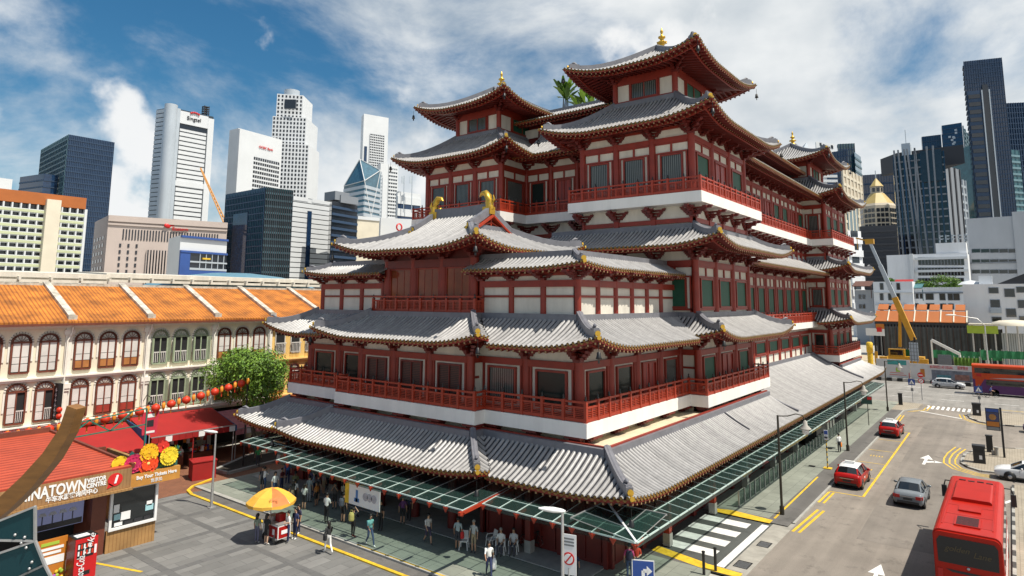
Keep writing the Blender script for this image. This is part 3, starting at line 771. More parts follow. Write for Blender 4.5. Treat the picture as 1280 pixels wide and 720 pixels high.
# pavilions with gold finials
def pavilion(x0, x1, y0, y1, zb=29.75):
    zc_, z1_ = 32.0, 32.5
    for (a, b) in (((x0,y1),(x0,y0)), ((x0,y0),(x1,y0)), ((x1,y1),(x0,y1)), ((x1,y0),(x1,y1))):
        O = V((*a,0)); e = V((*b,0))-O; L = e.length; e.normalize(); n = V((e.y,-e.x,0))
        rect(walls, O, e, n, 0, L, zb-.3, z1_, -.2, 0)
        rect(beams, O, e, n, 0, L, 31.75, z1_+.2, .003, .14); rect(beams, O, e, n, 0, L, zb+.38, zb+.56, .004, .14)
        w0, w1 = L*.27, L*.73
        window(O, e, n, w0, w1, zb+.56, 31.8, 'curtain' if e.y else 'green', 1)
        for u in (w0-.14, w1): rect(beams, O, e, n, u, u+.14, zb+.5, 31.75, .002, .1)
        p = O; rep('column', MB().cyl(p.x, p.y, zb, 32.4, .24, 14), 'red')
        rep('bracket', bracket(p, e, n, 31.95, 32.75, -1), 'redd')
    rp = Roof(.34, .105); ex = 3.25; X0, X1, Y0, Y1 = x0-ex, x1+ex, y0-ex, y1+ex; w = (Y1-Y0)/2; q = dict(l0=1.0, l1=1.0, ll=5, over=3.2, soff=.18)
    rp.face((X0,Y1),(X0,Y0), 32.25, w, 35.4, w, w, n=(1,0,0), **q); rp.face((X0,Y0),(X1,Y0), 32.25, w, 35.4, w, w, n=(0,1,0), **q)
    rp.face((X1,Y1),(X0,Y1), 32.25, w, 35.4, w, w, n=(0,-1,0), **q); rp.face((X1,Y0),(X1,Y1), 32.25, w, 35.4, w, w, n=(-1,0,0), **q)
    for cx, cy, sx, sy in ((X0,Y0,1,1), (X0,Y1,1,-1), (X1,Y0,-1,1), (X1,Y1,-1,-1)):
        rp.ridge(hip((cx+sx*w, cy+sy*w), (cx, cy), 35.4, 32.25, 1.0))
    for p in ((X0,Y0), (X0,Y1), (X1,Y0)): rp.bell((p[0], p[1], 32.8))
    rp.build()
    cx, cy = (x0+x1)/2, (y0+y1)/2; f = MB()
    f.box(cx-.55, cx+.55, cy-.55, cy+.55, 35.2, 35.75, 1)
    f.lathe([(.42,0),(.42,.16),(.22,.26),(.22,.46),(.40,.56),(.40,.68),(.17,.8),(.17,.98),(.32,1.08),(.32,1.18),(.11,1.28),(.09,1.5),(.15,1.65),(.09,1.8),(.03,2.0),(0,2.05)], (cx,cy,35.75), 12, 0)
    for k in range(8): f.ball((cx+.42*math.cos(k*PI/4), cy+.42*math.sin(k*PI/4), 36.38), .07, mi=0, n=6, m=4)
    f.build('finial', ['gold', 'ridge'], temple)
pavilion(47.6, 55.1, 20.15, 25.55); pavilion(47.6, 55.1, 38.45, 43.85); pavilion(91.4, 99.0, 20.15, 25.55)
walls.build('wall', 'creamw', temple); beams.build('beam', 'red', temple)
flush()
# ================================================================== GROUND, ROADS, CANOPIES, STREET FURNITURE
def pavers(name, c1, c2, mort, bw, bh, rough=.75, rot=0, band=0):
    m, t, b = nt(name); L = t.links.new
    tc = N(t, 'ShaderNodeTexCoord'); mp = N(t, 'ShaderNodeMapping'); mp.inputs['Rotation'].default_value = (0,0,rot); L(tc.outputs['Object'], mp.inputs[0])
    br = N(t, 'ShaderNodeTexBrick'); br.inputs['Scale'].default_value = 1; br.inputs['Brick Width'].default_value = bw; br.inputs['Row Height'].default_value = bh
    br.inputs['Mortar Size'].default_value = .012; br.inputs['Color1'].default_value = (*c1,1); br.inputs['Color2'].default_value = (*c2,1); br.inputs['Mortar'].default_value = (*mort,1)
    L(mp.outputs[0], br.inputs['Vector'])
    no = N(t, 'ShaderNodeTexNoise'); no.inputs['Scale'].default_value = .35; no.inputs['Detail'].default_value = 9; no.inputs['Roughness'].default_value = .7; L(tc.outputs['Object'], no.inputs['Vector'])
    mr = N(t, 'ShaderNodeMapRange'); mr.inputs[1].default_value = .3; mr.inputs[2].default_value = .7; mr.inputs[3].default_value = .78; mr.inputs[4].default_value = 1.14; L(no.outputs['Fac'], mr.inputs[0])
    hs = N(t, 'ShaderNodeHueSaturation'); L(br.outputs['Color'], hs.inputs['Color']); L(mr.outputs[0], hs.inputs['Value']); L(hs.outputs[0], b.inputs['Base Color'])
    b.inputs['Roughness'].default_value = rough
    return m
def asphalt(name, col):
    m, t, b = nt(name); L = t.links.new
    tc = N(t, 'ShaderNodeTexCoord')
    def noise(s, d, r=.65):
        n = N(t, 'ShaderNodeTexNoise'); n.inputs['Scale'].default_value = s; n.inputs['Detail'].default_value = d; n.inputs['Roughness'].default_value = r; L(tc.outputs['Object'], n.inputs['Vector']); return n.outputs['Fac']
    def rng(x, a, b_, c, d):
        r = N(t, 'ShaderNodeMapRange'); r.inputs[1].default_value = a; r.inputs[2].default_value = b_; r.inputs[3].default_value = c; r.inputs[4].default_value = d; L(x, r.inputs[0]); return r.outputs[0]
    def mul(a, c):
        n = N(t, 'ShaderNodeMath', operation='MULTIPLY'); L(a, n.inputs[0]); L(c, n.inputs[1]); return n.outputs[0]
    v = mul(rng(noise(.16, 8), .3, .7, .72, 1.2), rng(noise(28, 3), .25, .75, .78, 1.22))
    v = mul(v, rng(noise(.75, 6, .75),   .55, .72, 1, .5))
    mp2 = N(t, 'ShaderNodeMapping'); mp2.inputs['Scale'].default_value = (.03, 1.3, 1); L(tc.outputs['Object'], mp2.inputs[0])
    n9 = N(t, 'ShaderNodeTexNoise'); n9.inputs['Scale'].default_value = 1; n9.inputs['Detail'].default_value = 5; L(mp2.outputs[0], n9.inputs['Vector']); v = mul(v, rng(n9.outputs['Fac'], .3, .7, .86, 1.12))       # oil stains and patches
    hs = N(t, 'ShaderNodeHueSaturation'); hs.inputs['Color'].default_value = (*col,1); L(v, hs.inputs['Value']); L(hs.outputs[0], b.inputs['Base Color'])
    b.inputs['Roughness'].default_value = .85
    bn = N(t, 'ShaderNodeBump'); bn.inputs['Strength'].default_value = .25; bn.inputs['Distance'].default_value = .01; L(noise(60, 2), bn.inputs['Height']); L(bn.outputs[0], b.inputs['Normal'])
    return m
M.update(
 bin_=mat('worn black kerb paint', (.06,.058,.055), .8, var=.4, scale=3),
 mint=mat('pale mint steel', (.5,.62,.58), .4, var=.1),
 road=asphalt('worn asphalt', (.23, .20, .17)), road2=asphalt('pale worn asphalt', (.25, .235, .215)), patch=asphalt('newer asphalt patch', (.205, .18, .155)),
 apron=asphalt('dark driveway asphalt', (.075, .08, .075)),
 plaza=pavers('granite plaza slabs', (.21, .205, .195), (.155, .152, .145), (.09, .09, .085), 1.5, .75),
 band=pavers('dark granite band', (.135, .132, .128), (.12, .118, .115), (.08, .08, .08), .75, .75),
 pave=pavers('pale greenish paving', (.26, .275, .23), (.225, .24, .2), (.13, .135, .12), .9, .9),
 strip=asphalt('dark kerbside paving', (.125, .118, .11)),
 tan=pavers('tan paving', (.36, .31, .24), (.32, .275, .21), (.2, .17, .13), .4, .2),
 brick=pavers('brick red paving', (.27, .11, .055), (.21, .085, .045), (.12, .06, .04), .24, .12),
 soil=mat('dark soil', (.03, .024, .017), .95, var=.4, scale=4, bump=.4),
 sand=mat('sandy ground', (.46, .38, .26), .9, var=.25, scale=.4, bump=.2),
 pinkpave=mat('worn concrete lip', (.33, .31, .27), .85, var=.25, scale=1.2),
)
def sheet(name, polys, m, z, kind='structure', th=.004, label=None):
    mb = MB()
    for p in polys: mb.prism(p, z-th, z)
    return mb.build(name, m, kind=kind)
def rc(x0, x1, y0, y1): return [(x0,y0),(x1,y0),(x1,y1),(x0,y1)]
MB().box(-400, 2600, -1600, 2600, -.4, -.05).build('ground', 'concrete', kind='structure')
sheet('road', [rc(22, 103.5, -70, 11.45)], 'road', 0, th=.04); sheet('main_road', [rc(103.5, 130.2, -200, 260)], 'road2', 0, th=.04)
sheet('road_patch', [[(43,4.2),(60,4.6),(92,4.9),(92,8.6),(70,8.4),(43,8.0)]], 'patch', .004, th=.003)
sheet('plaza', [rc(-40, 23.2, 12, 58)], 'plaza', .0, th=.04)
bands = [rc(-5, 23.2, y, y+.45) for y in (22.6, 26.4, 30.2, 34.0, 37.8, 41.6, 45.4)]+[rc(x, x+.4, 13, 50) for x in (11.2, 16.2, 20.6)]
bs = MB()
for i, p in enumerate(bands): bs.prism(p, -.002, .004 if i < 7 else .006)
bs.build('paving_band', 'band', kind='structure')
sheet('pavement', [[(24.55,12.0),(33.2,12.9),(33.2,17.2),(24.55,17.2)], rc(24.55, 30.3, 17.2, 47.5), [(43.2,12.9),(103,12.9),(103,17.2),(43.2,17.2)]], 'pave', .1, th=.14)
sheet('kerb_strip', [[(43.2,11.52),(95.5,11.62),(95.5,12.9),(43.2,12.9)]], 'strip', .1, th=.14)
sheet('corner_pavement', [[(95.5,11.7),(98.5,10.4),(103.3,10.2),(103.3,60),(103.0,60),(103,12.9),(95.5,12.9)]], 'tan', .1, th=.14)
sheet('driveway', [rc(33.2, 43.2, 11.9, 17.2)], 'apron', .03, th=.07)
sheet('driveway_lip', [rc(33.2, 43.2, 11.35, 12.45)], 'pinkpave', .034, th=.07)
sheet('lane', [rc(23.2, 24.25, 12, 47.4)], 'strip', .004, th=.05)
sheet('kerb', [rc(24.25, 24.55, 12, 47.5), [(43.2,11.37),(95.5,11.47),(95.5,11.62),(43.2,11.52)], [(95.5,11.47),(98.4,10.2),(98.5,10.4),(95.5,11.7)]], 'kerb', .105, th=.15)
sheet('brick_walk', [[(24.0,46.4),(30,46.4),(40,47.0),(40,58),(5,58),(5,46.8),(23.0,46.8)]], 'brick', .012, th=.05)
sheet('planter_bed', [[(27.6,49.0),(32.2,49.5),(35,53.5),(31.5,53),(27.4,50.6)]], 'soil', .16, th=.2)
k = MB()
pk = [(27.6,49.0),(32.2,49.5),(35,53.5),(31.5,53),(27.4,50.6),(27.6,49.0)]
for a, b in zip(pk[:-1], pk[1:]): k.bar((*a,.1), (*b,.1), .25, .22)
k.build('planter_kerb', 'kerb', kind='structure')
sheet('side_pavement', [rc(22, 62.5, -20, .72)], 'tan', .1, th=.14)
near_i = [(69.3,4.25),(67.9,4.2),(66.6,3.7),(65.7,2.8),(65.9,1.9),(66.3,.9),(66.6,-1),(67,-8),(78,-9),(78,-.2),(76.5,2.2),(74.4,3.5),(71.9,4.15)]
far_i = [(97,5.0),(94.3,4.6),(92.2,3.6),(91.4,2.2),(91.6,.6),(92.4,-2),(92.6,-9),(101.5,-9),(101.6,3.4),(99.5,4.7)]
def island(pts, name='traffic_island'):
    MB().prism(pts, -.04, .12).build(name, 'tan', kind='structure')
    k = MB(); n = len(pts)
    for i in range(n):
        a, b = V((*pts[i], .065)), V((*pts[(i+1)%n], .065)); L = (b-a).length; q = max(1, round(L/.9))
        for j in range(q): k.bar(a+(b-a)*(j/q), a+(b-a)*((j+1)/q), .22, .14, j % 2 if L > 1.2 else 0)
    k.build('island_kerb', ['kerb', 'bin_'], kind='structure')
island(near_i); island(far_i)
kb = MB()
for j in range(40): kb.bar((22+j, .80, .07), (23+j, .80, .07), .16, .16, j % 2)
kb.build('striped_kerb', ['kerb', 'bin_'], kind='structure')
# painted markings
Zp = .0085
mk = MB()
def line(pts, w, z=Zp, mb=None, mi=0):
    mb = mb or mk
    for a, b in zip(pts[:-1], pts[1:]): mb.bar((*a, z-.002), (*b, z-.002), w, .004, mi)
mk = MB(); line([(52.2,9.12),(80.3,9.3)], .16); line([(52.2,11.3),(52.2,9.12)], .12); line([(57.9,11.3),(57.9,9.15)], .09); line([(63.4,11.3),(63.4,9.2)], .09); line([(69.0,11.35),(69.0,9.25)], .09); line([(74.6,11.35),(74.6,9.25)], .09); line([(80.2,11.4),(80.2,9.3)], .09)
for xx in (60.6, 66.2):
    for i in range(5): line([(xx, 9.9+i*.22), (xx+.45, 9.9+i*.22)], .07); 
mk.build('taxi_bay_line', 'yel', kind='structure')
mk = MB(); line([(41.9,11.2),(47.2,10.95)], .16); line([(41.9,10.85),(47.2,10.6)], .16); line([(48.9,11.3),(52.0,11.25)], .14); line([(48.9,10.98),(52.0,10.95)], .14); line([(80.8,11.2),(92,11.4)], .13); line([(80.8,10.9),(92,11.1)], .13)
for off in (.35, .75, 1.15):
    pp = [(74.6+off*.6,3.9+off),(71.9,4.3+off),(69.3,4.4+off),(67.7-off*.3,4.3+off),(66.3-off*.7,3.9+off*.7),(65.3-off,2.9+off*.2),(65.2-off,2.2)]
    line(pp, .12)
for off in (.35, .75): line([(97,5.1+off),(94.2,4.8+off),(92.0-off*.5,3.8+off*.7),(91.2-off,2.4)], .12); line([(95.4+off*.3,11.2-off*.3),(98.0,10.0-off),(102,9.9-off)], .12)
line([(104.2,2),(104.2,-60)], .12); line([(104.8,2),(104.8,-60)], .12)
mk.build('double_yellow_line', 'yel', kind='structure')
mk = MB()
for x0 in (40.6, 38.75, 36.95, 35.2): mk.prism(rc(x0, x0+.95, 13.5, 16.4), .032, .038)
mk.prism(rc(34.1, 41.9, 12.55, 12.96), .034, .042)
mk.build('zebra_crossing', 'wht', kind='structure')
mk = MB()
mk.prism([(33.2,13.4),(33.95,13.4),(34.6,16.4),(33.8,16.4)], .10, .108); mk.prism([(33.2,11.5),(33.8,11.5),(33.9,13.4),(33.2,13.4)], .10, .108)
mk.prism([(42.2,12.6),(42.9,12.6),(43.25,15.2),(42.9,16.3),(42.3,16.3)], .10, .108)
line([(43.3,12.62),(55.4,12.75)], .13, .107)
line([(24.4,14),(24.4,29.5)], .1, .111)
mk.build('yellow_hump_paint', 'yel', kind='structure')
mk = MB()
for x0, x1 in ((33.2,33.9),(42.4,43.2)): mk.box(x0, x1, 11.6, 16.9, -.02, .1)
mk.build('driveway_ramp', 'strip', kind='structure')
yl = MB(); line([(23.32,12.5),(23.3,46.0)], .2, .07, yl); 
for a, b in zip([(23.3,46.0),(23.55,47.0),(24.3,47.8)], [(23.55,47.0),(24.3,47.8),(26.2,48.6)]): yl.bar((*a,.05), (*b,.05), .2, .1)
yl.bar((23.32,12.5,.03), (23.3,46.0,.03), .2, .07)
yl.build('yellow_kerb', 'yel', kind='structure')
mk = MB(); line([(14.6,38.2),(15.6,35.2)], .16, .012); mk.build('yellow_plaza_line', 'yel', kind='structure')
mk = MB(); line([(97.1,10.1),(93.7,5.4)], .3)
for i in range(9): mk.prism([(99.6+.0,4.9+i*.55),(102.6,4.9+i*.55),(102.9,5.2+i*.55),(99.9,5.2+i*.55)], .004, Zp)
def arrow(x, y, s, fwd=True):
    mk.prism([(x,y-.09*s),(x+1.9*s,y-.09*s),(x+1.9*s,y+.09*s),(x,y+.09*s)], .004, Zp)
    mk.prism([(x+1.9*s,y-.38*s),(x+3.4*s,y),(x+1.9*s,y+.38*s)], .004, Zp)
    mk.prism([(x+.7*s,y-.1*s),(x+1.2*s,y-.1*s),(x+1.5*s,y-.55*s),(x+1.1*s,y-.55*s)], .004, Zp); mk.prism([(x+.95*s,y-.5*s),(x+1.3*s,y-1.0*s),(x+1.7*s,y-.5*s)], .004, Zp)
arrow(65.6, 6.75, 1.25); arrow(36.3, 6.3, 1.0)
for yy in range(-60, 120, 6):
    for xx in (110.3, 117, 123.6): line([(xx, yy), (xx, yy+2.6)], .16)
mk.prism([(57.5,.85),(58.1,.85),(54.0,2.6),(53.6,2.4)], .004, Zp)
mk.build('white_road_marking', 'wht', kind='structure')
gr = MB()
for (x0, x1, y0, y1) in ((34.6,35.6,11.55,12.28), (38.2,39.1,11.55,12.2)):
    gr.box(x0, x1, y0, y1, .03, .041)
    for i in range(7): gr.box(x0+.07+i*(x1-x0-.14)/7, x0+.11+i*(x1-x0-.14)/7, y0+.05, y1-.05, .041, .05, 1)
gr.build('drain_grate', ['black', 'steel'], kind='structure')
mh = MB()
for x, y in ((58.6,13.9),(66.5,14.2)): mh.box(x-.3, x+.3, y-.25, y+.25, .1, .108)
mh.build('manhole_cover', 'black', kind='structure')
# ---- glass canopies
def canopy(name, label, runs, posts, kind):
    root = thing(name, label, 'canopy', (runs[0][0][0], runs[0][0][1], 0))
    gl, fr, rb = MB(), MB(), MB()
    for (a, b, inn, inl, rib, zo) in runs:         # outer edge a-b, inward vector, second rail offset, rib spacing
        A, B = V((*a, zo)), V((*b, zo)); I = V((*inn, .35)); e = (B-A).normalized(); L = (B-A).length
        gl.slab([A, B, B+I, A+I], (0, 0, .02))
        fr.bar(A, B, .05, .06); J = I*inl; fr.bar(A+J, B+J, .04, .05); fr.bar(A+I, B+I, .06, .08, 1)
        gl.slab([A+V((0,0,-.22)), B+V((0,0,-.22)), B, A], V((I.x,I.y,0)).normalized()*.02)
        k = round(L/rib)
        for i in range(k+1):
            p = A+e*(L*i/k)+V((0,0,.035)); fr.bar(p-I*.03, p+J*1.02, .03, .035); fr.bar(p+J*1.02, p+I, .02, .03, 1)  # inner rib lengths in duller steel: shade of the roof put into their colour
            if kind == 'red':
                if i % 2 == 0: rb.bar(p-I*.03-V((0,0,.14)), p+J*.7-V((0,0,.14)), .1, .12)
                rb.slab([p-I*.02-V((0,0,.08))+e*.16, p-I*.02-V((0,0,.08))-e*.16, p-I*.02-V((0,0,.32))], V((I.x,I.y,0)).normalized()*.06)
    gl.build('glazing', 'gglass', root); fr.build('frame', ['mint', 'steel'], root); rb.build('red_bracket', 'redrail', root)
    for (x, y, h, mt) in posts:
        p = MB(); p.box(x-.2, x+.2, y-.2, y+.2, .1, .75, 1); p.box(x-.17, x+.17, y-.17, y+.17, .75, h, 0); p.build('post', [mt, 'kerb'], root)
    return root
cf = canopy('glass_canopy', 'green glass canopy with red brackets over the temple entrance pavement', [((24.6,37.8),(24.6,21.9),(4.3,0),.24,1.1,3.3), ((26.0,44.6),(26.0,38.0),(3.0,0),.3,1.1,3.3), ((26.0,21.8),(26.0,13.35),(3.2,0),.32,1.1,3.3)],
  [(29.4,21.4,3.5,'redd'), (29.4,38.4,3.5,'redd')], 'red')
MB().bar((24.3,21.9,3.2), (28.6,21.9,3.5), .16, .16).build('end_beam', 'redrail', cf)
cr_ = canopy('glass_canopy', 'long green glass canopy with white ribs running along the street side', [((26.0,13.3),(94.3,13.3),(0,3.3),.33,1.1,3.3)],
  [(35.04,16.0,3.5,'redrail'), (41.92,16.0,3.5,'redrail')]+[(x,16.2,3.5,'steel') for x in (49,56,63,70,77,84,91)], 'white')
MB().bar((26.0,13.3,3.33), (29.2,16.5,3.66), .09, .09).build('hip_rib', 'lampw', cr_)
# red edge beam hung below the skirt roof
for a, b in (((29.6,15.9),(101,15.9)), ((29.0,15.9),(29.0,22.5)), ((28.4,22.8),(28.4,41.2))):
    MB().bar((*a,3.95), (*b,3.95), .16, .26).build('hanging_beam', 'redrail', temple)
# glass balustrade between pavement and temple plinth
bl = thing('glass_balustrade', 'low glass balustrade on steel posts under the street side canopy', 'balustrade', (56, 15.1, .1))
gb, gp = MB(), MB()
gb.box(44.2, 78, 15.09, 15.11, .2, 1.05)
for i in range(31): x = 44.2+i*33.8/30; gp.box(x-.03, x+.03, 15.05, 15.15, .1, 1.1)
gb.build('glazing', 'gglass', bl); gp.build('post', 'steel', bl)
# ---- lamps
def zat(X, Y, v):
    lo, hi = -5., 60.
    for _ in range(50):
        m_ = (lo+hi)/2; d = V((X, Y, m_))-C0; q = AX*d.x+AY*d.y+AZ*d.z
        if CY+FPX*q.y/q.z > v: lo = m_
        else: hi = m_
    return (lo+hi)/2
def bronze_lamp(x, y, h, label):
    r = thing('street_lamp', label, 'street lamp', (x, y, .1), group='dark street lamps along the taxi kerb')
    MB().cyl(0,0,0,.5,.13,10).cyl(0,0,.5,h,.075,10,r2=.06).build('post', 'bronze', r, origin=None) if False else None
    p = MB(); p.cyl(x,y,.1,.6,.14,10); p.cyl(x,y,.6,h,.08,10,r2=.065); p.build('post', 'bronze', r)
    a = MB(); d = V((.45,-.9,0)).normalized(); b = V((x,y,h-.05))
    a.tube([b, b+d*.6+ZUP*.02, b+d*1.1+ZUP*.17, b+d*1.5+ZUP*.1, b+d*1.65-ZUP*.2], .035, 8); a.build('arm', 'bronze', r)
    c = b+d*1.65-ZUP*.2; s = MB(); s.lathe([(.04,0),(.12,-.08),(.14,-.3),(.34,-.5),(.36,-.56),(.0,-.56)], c, 14); s.lathe([(.2,-.56),(.2,-.85),(.0,-.9)], c, 12, 1); s.build('lantern_head', ['concrete', 'lampw'], r)
for x, y, l in ((44.4,12.45,'dark street lamp with curved arm beside the zebra crossing'), (66.6,12.65,'dark street lamp behind the person with the orange bag'), (93.6,13.0,'dark street lamp at the far end of the taxi kerb')):
    bronze_lamp(x, y, zat(44.4,12.45,519), l)
def steel_lamp(x, y, h, hd, label):
    r = thing('street_lamp', label, 'street lamp', (x, y, 0)); p = MB(); p.box(x-.2,x+.2,y-.2,y+.2,0,.06); p.cyl(x,y,.05,1.2,.09,10); p.cyl(x,y,1.2,h,.075,10,r2=.055); p.build('post', 'steel', r)
    c = V((x,y,h)); d = V(hd).normalized(); s = V((-d.y,d.x,0)); q = MB()
    ring = []
    for f, w_, t in ((-.12,.03,.03),(.0,.11,.07),(.35,.17,.1),(.7,.13,.08),(.92,.03,.03)):
        ring.append([c+d*f+s*(w_*math.cos(2*PI*k/10))+ZUP*(.04+.06*f+t*math.sin(2*PI*k/10)) for k in range(10)])
    vs = [p_ for r_ in ring for p_ in r_]; q.add(vs, [(i*10+k, i*10+(k+1)%10, (i+1)*10+(k+1)%10, (i+1)*10+k) for i in range(4) for k in range(10)], 0, True)
    q.add(ring[0]+ring[-1], [tuple(range(9,-1,-1)), tuple(range(10,20))]); q.build('lamp_head', 'lampw', r); return r
steel_lamp(22.75, 42.2, zat(22.75,42.2,541), (-.45,.9,0), 'silver street lamp on the plaza kerb beside the red counter')
pc = atD(703, 640, 24.6)
steel_lamp(pc.x, pc.y, pc.z, (-.5,.9,0), 'silver street lamp in front of the temple corner canopy')
# ---- signs
M.update(signw=mat('white sign face', (.8,.8,.8), .4, var=.04), signb=mat('blue sign face', (.02,.07,.30), .35, var=.06), signr=mat('red sign face', (.6,.02,.02), .35, var=.06), signk=mat('dark sign face', (.03,.03,.035), .4, var=.1), orange=mat('orange panel', (.50,.17,.02), .4, var=.1), signg=mat('grey sign back', (.22,.23,.24), .5, .4, var=.1), lime=mat('lime panel', (.36,.5,.05), .5, var=.1))
def facing(x, y):          # unit vectors of a plate turned towards the plaza side
    d = V((-x, -y, 0)).normalized(); return V((-d.y, d.x, 0)), d      # right-hand direction seen from the front, normal
def plate(mb, c, r, n, w, h, mi=0, t=.03): mb.obox(c, r*(w/2), n*(t/2), ZUP*(h/2), mi)
def sign_post(x, y, h, label, z0=.1, rad=.04, colour='signg'):
    r = thing('sign_post', label, 'sign', (x, y, z0)); MB().cyl(x,y,z0,h,rad,8).build('post', colour, r); return r
def person_glyph(mb, c, r, n, s, mi):
    """walking figure of the crossing sign in a white triangle"""
    mb.slab([c-r*s-ZUP*s*.8+n*.02, c+r*s-ZUP*s*.8+n*.02, c+ZUP*s+n*.02], n*.008, mi)
    mb.obox(c-ZUP*s*.25+n*.033, r*s*.09, n*.005, ZUP*s*.3, mi+1); mb.bar(c-ZUP*s*.45+n*.033, c-ZUP*s*.75+r*s*.25+n*.033, .04*s*3, .01, mi+1, up=n); mb.bar(c-ZUP*s*.45+n*.033, c-ZUP*s*.75-r*s*.25+n*.033, .04*s*3, .01, mi+1, up=n)
for x, y, lb in ((104.2,11.4,'blue crossing sign on a thin post by the far zebra crossing corner'), (101.0,3.9,'blue crossing sign on a thin post on the far traffic island')):
    r = sign_post(x, y, 3.2, lb, rad=.03); rr, n = facing(x, y); b = MB(); c = V((x,y,2.75))+n*.06; plate(b, c, rr, n, .8, .8); person_glyph(b, c, rr, n, .32, 1); b.build('sign_plate', ['signb','signw','signk'], r)
    b = MB(); plate(b, V((x,y,1.75))+n*.06, rr, n, .3, .4); b.build('plate', 'signg', r)
r = sign_post(107.2, 10.6, 3.9, 'red no entry sign above a no turn sign on a tall thin post'); rr, n = facing(107, 10.6); b = MB()
def disc(mb, c, r, n, rad, mi, t=.012, k=20): mb.slab([c+r*(rad*math.cos(2*PI*i/k))+ZUP*(rad*math.sin(2*PI*i/k)) for i in range(k)], n*t, mi)
c = V((107.2,10.6,3.5))+n*.07; disc(b, c, rr, n, .36, 0); b.obox(c+n*.016, rr*.25, n*.006, ZUP*.065, 1)
c = V((107.2,10.6,2.7))+n*.07; disc(b, c, rr, n, .36, 0); disc(b, c+n*.012, rr, n, .27, 1); b.bar(c+n*.03-rr*.2-ZUP*.2, c+n*.03+rr*.2+ZUP*.2, .06, .012, 0, up=n); b.build('sign_plate', ['signr','signw'], r)
r = sign_post(81.6, 13.25, 3.3, 'green street sign board on a dark post behind the far taxi', colour='bronze'); rr, n = facing(81.6,13.25); b = MB(); plate(b, V((81.6,13.25,2.8))+n*.08-rr*.1, rr, n, 1.1, .85); plate(b, V((81.6,13.25,3.0))+n*.1+rr*.2, rr, n, .42, .3, 1); b.build('sign_plate', [mat('dark green sign', (.02,.08,.06), .4), 'signr'], r)
r = sign_post(58.6, 12.7, 3.15, 'taxi stand sign with a blue plate on a black and yellow post', colour='bronze'); rr, n = facing(58.6,12.7); b = MB(); plate(b, V((58.6,12.7,2.75))+n*.07, rr, n, .32, .78, 0); plate(b, V((58.6,12.7,2.94))+n*.09, rr, n, .26, .28, 1); plate(b, V((58.6,12.7,2.55))+n*.09, rr, n, .24, .15, 2); b.build('sign_plate', ['signw','signb','signk'], r)
b = MB()
for i in range(6): b.cyl(58.6,12.7,.3+i*.4,.5+i*.4,.05,8)
b.box(58.3,58.9,12.4,13,.1,.16); b.build('stripe', 'yel', r)
# tall information totem on the near island: a leaning dark post carrying a display board
tx, ty = 72.4, 1.35; r = thing('information_sign', 'tall dark information board with orange and blue panels on the near island', 'sign', (tx, ty, .12)); MB().box(tx-.14,tx+.09,ty-.08,ty+.08,.12,4.35).build('post', 'black', r)
rr, n = facing(tx, ty); c0 = V((tx,ty,3.3))-rr*.6+n*.05; b = MB(); plate(b, c0, rr, n, 1.0, 1.9, 0, .1); plate(b, c0+ZUP*.2+n*.06, rr, n, .88, .72, 1, .02); disc(b, c0+ZUP*.2+n*.075, rr, n, .26, 3); plate(b, c0-ZUP*.4+n*.06, rr, n, .88, .4, 2, .02); plate(b, c0-ZUP*.78+n*.06, rr, n, .88, .24, 4, .02); plate(b, c0+ZUP*.76+n*.06, rr, n, .88, .26, 5, .02)
b.build('display_board', ['signk', mat('dark blue display', (.05,.06,.14), .3), 'orange', mat('brown display picture', (.42,.2,.05), .4, scale=6, var=.5), 'signg', 'signb'], r)
M['bin'] = mat('black plastic bin', (.02,.02,.022), .4, var=.2)
def bin_(x, y, lb):
    r = thing('litter_bin', lb, 'bin', (x, y, .12)); rr, n = facing(x, y); b = MB(); c = V((x,y,.12)); b.obox(c+ZUP*.62, rr*.42, n*.38, ZUP*.62); b.obox(c+ZUP*1.34, rr*.46, n*.42, ZUP*.1); b.build('body', 'bin', r)
    b = MB(); b.obox(c+ZUP*1.02+n*.385, rr*.3, n*.012, ZUP*.14); b.obox(c+ZUP*.5+n*.385+rr*.1, rr*.1, n*.01, ZUP*.16, 1); b.build('opening', ['black', 'signw'], r)
bin_(68.8, 3.0, 'black litter bin with pale stickers at the rounded end of the near island'); bin_(97.0, 4.1, 'black litter bin beside the crossing sign on the far island')
def cabinet(x, y, h, lb, w_=.24):
    r = thing('control_box', lb, 'cabinet', (x, y, .12)); rr, n = facing(x, y); b = MB(); c = V((x,y,.12)); b.obox(c+ZUP*(h/2), rr*w_, n*.2, ZUP*(h/2)); b.obox(c+ZUP*(h+.04), rr*(w_+.04), n*.24, ZUP*.04); b.build('housing', 'bin', r); b = MB(); b.obox(c+ZUP*h*.55+n*.21, rr*(w_*.8), n*.008, ZUP*h*.38); b.build('door', 'black', r)
cabinet(74.2, 2.4, 1.4, 'tall dark control box beside a small stump on the near island'); cabinet(100.4, 12.4, 1.4, 'tall dark control box on the far street corner beside the last lamp')
b = MB(); b.cyl(72.9,1.9,.12,.75,.16,10); b.cyl(72.9,1.9,.75,.85,.2,10); b.cyl(73.0,2.15,.12,.5,.12,8); b.build('stand_pipe', 'concrete', label='short concrete stand pipe between the control box and information board', cat='stand pipe')
for i, (x, y) in enumerate(((33.3,12.68),(32.5,12.97))):
    b = MB(); b.cyl(x,y,.1,1.15,.07,10); b.cyl(x,y,1.15,1.2,.085,10); b.build('bollard', 'black', label=('black bollard at the end of the yellow hump paint','black bollard nearer the temple corner than its twin')[i], cat='bollard', group='black bollards by the driveway')
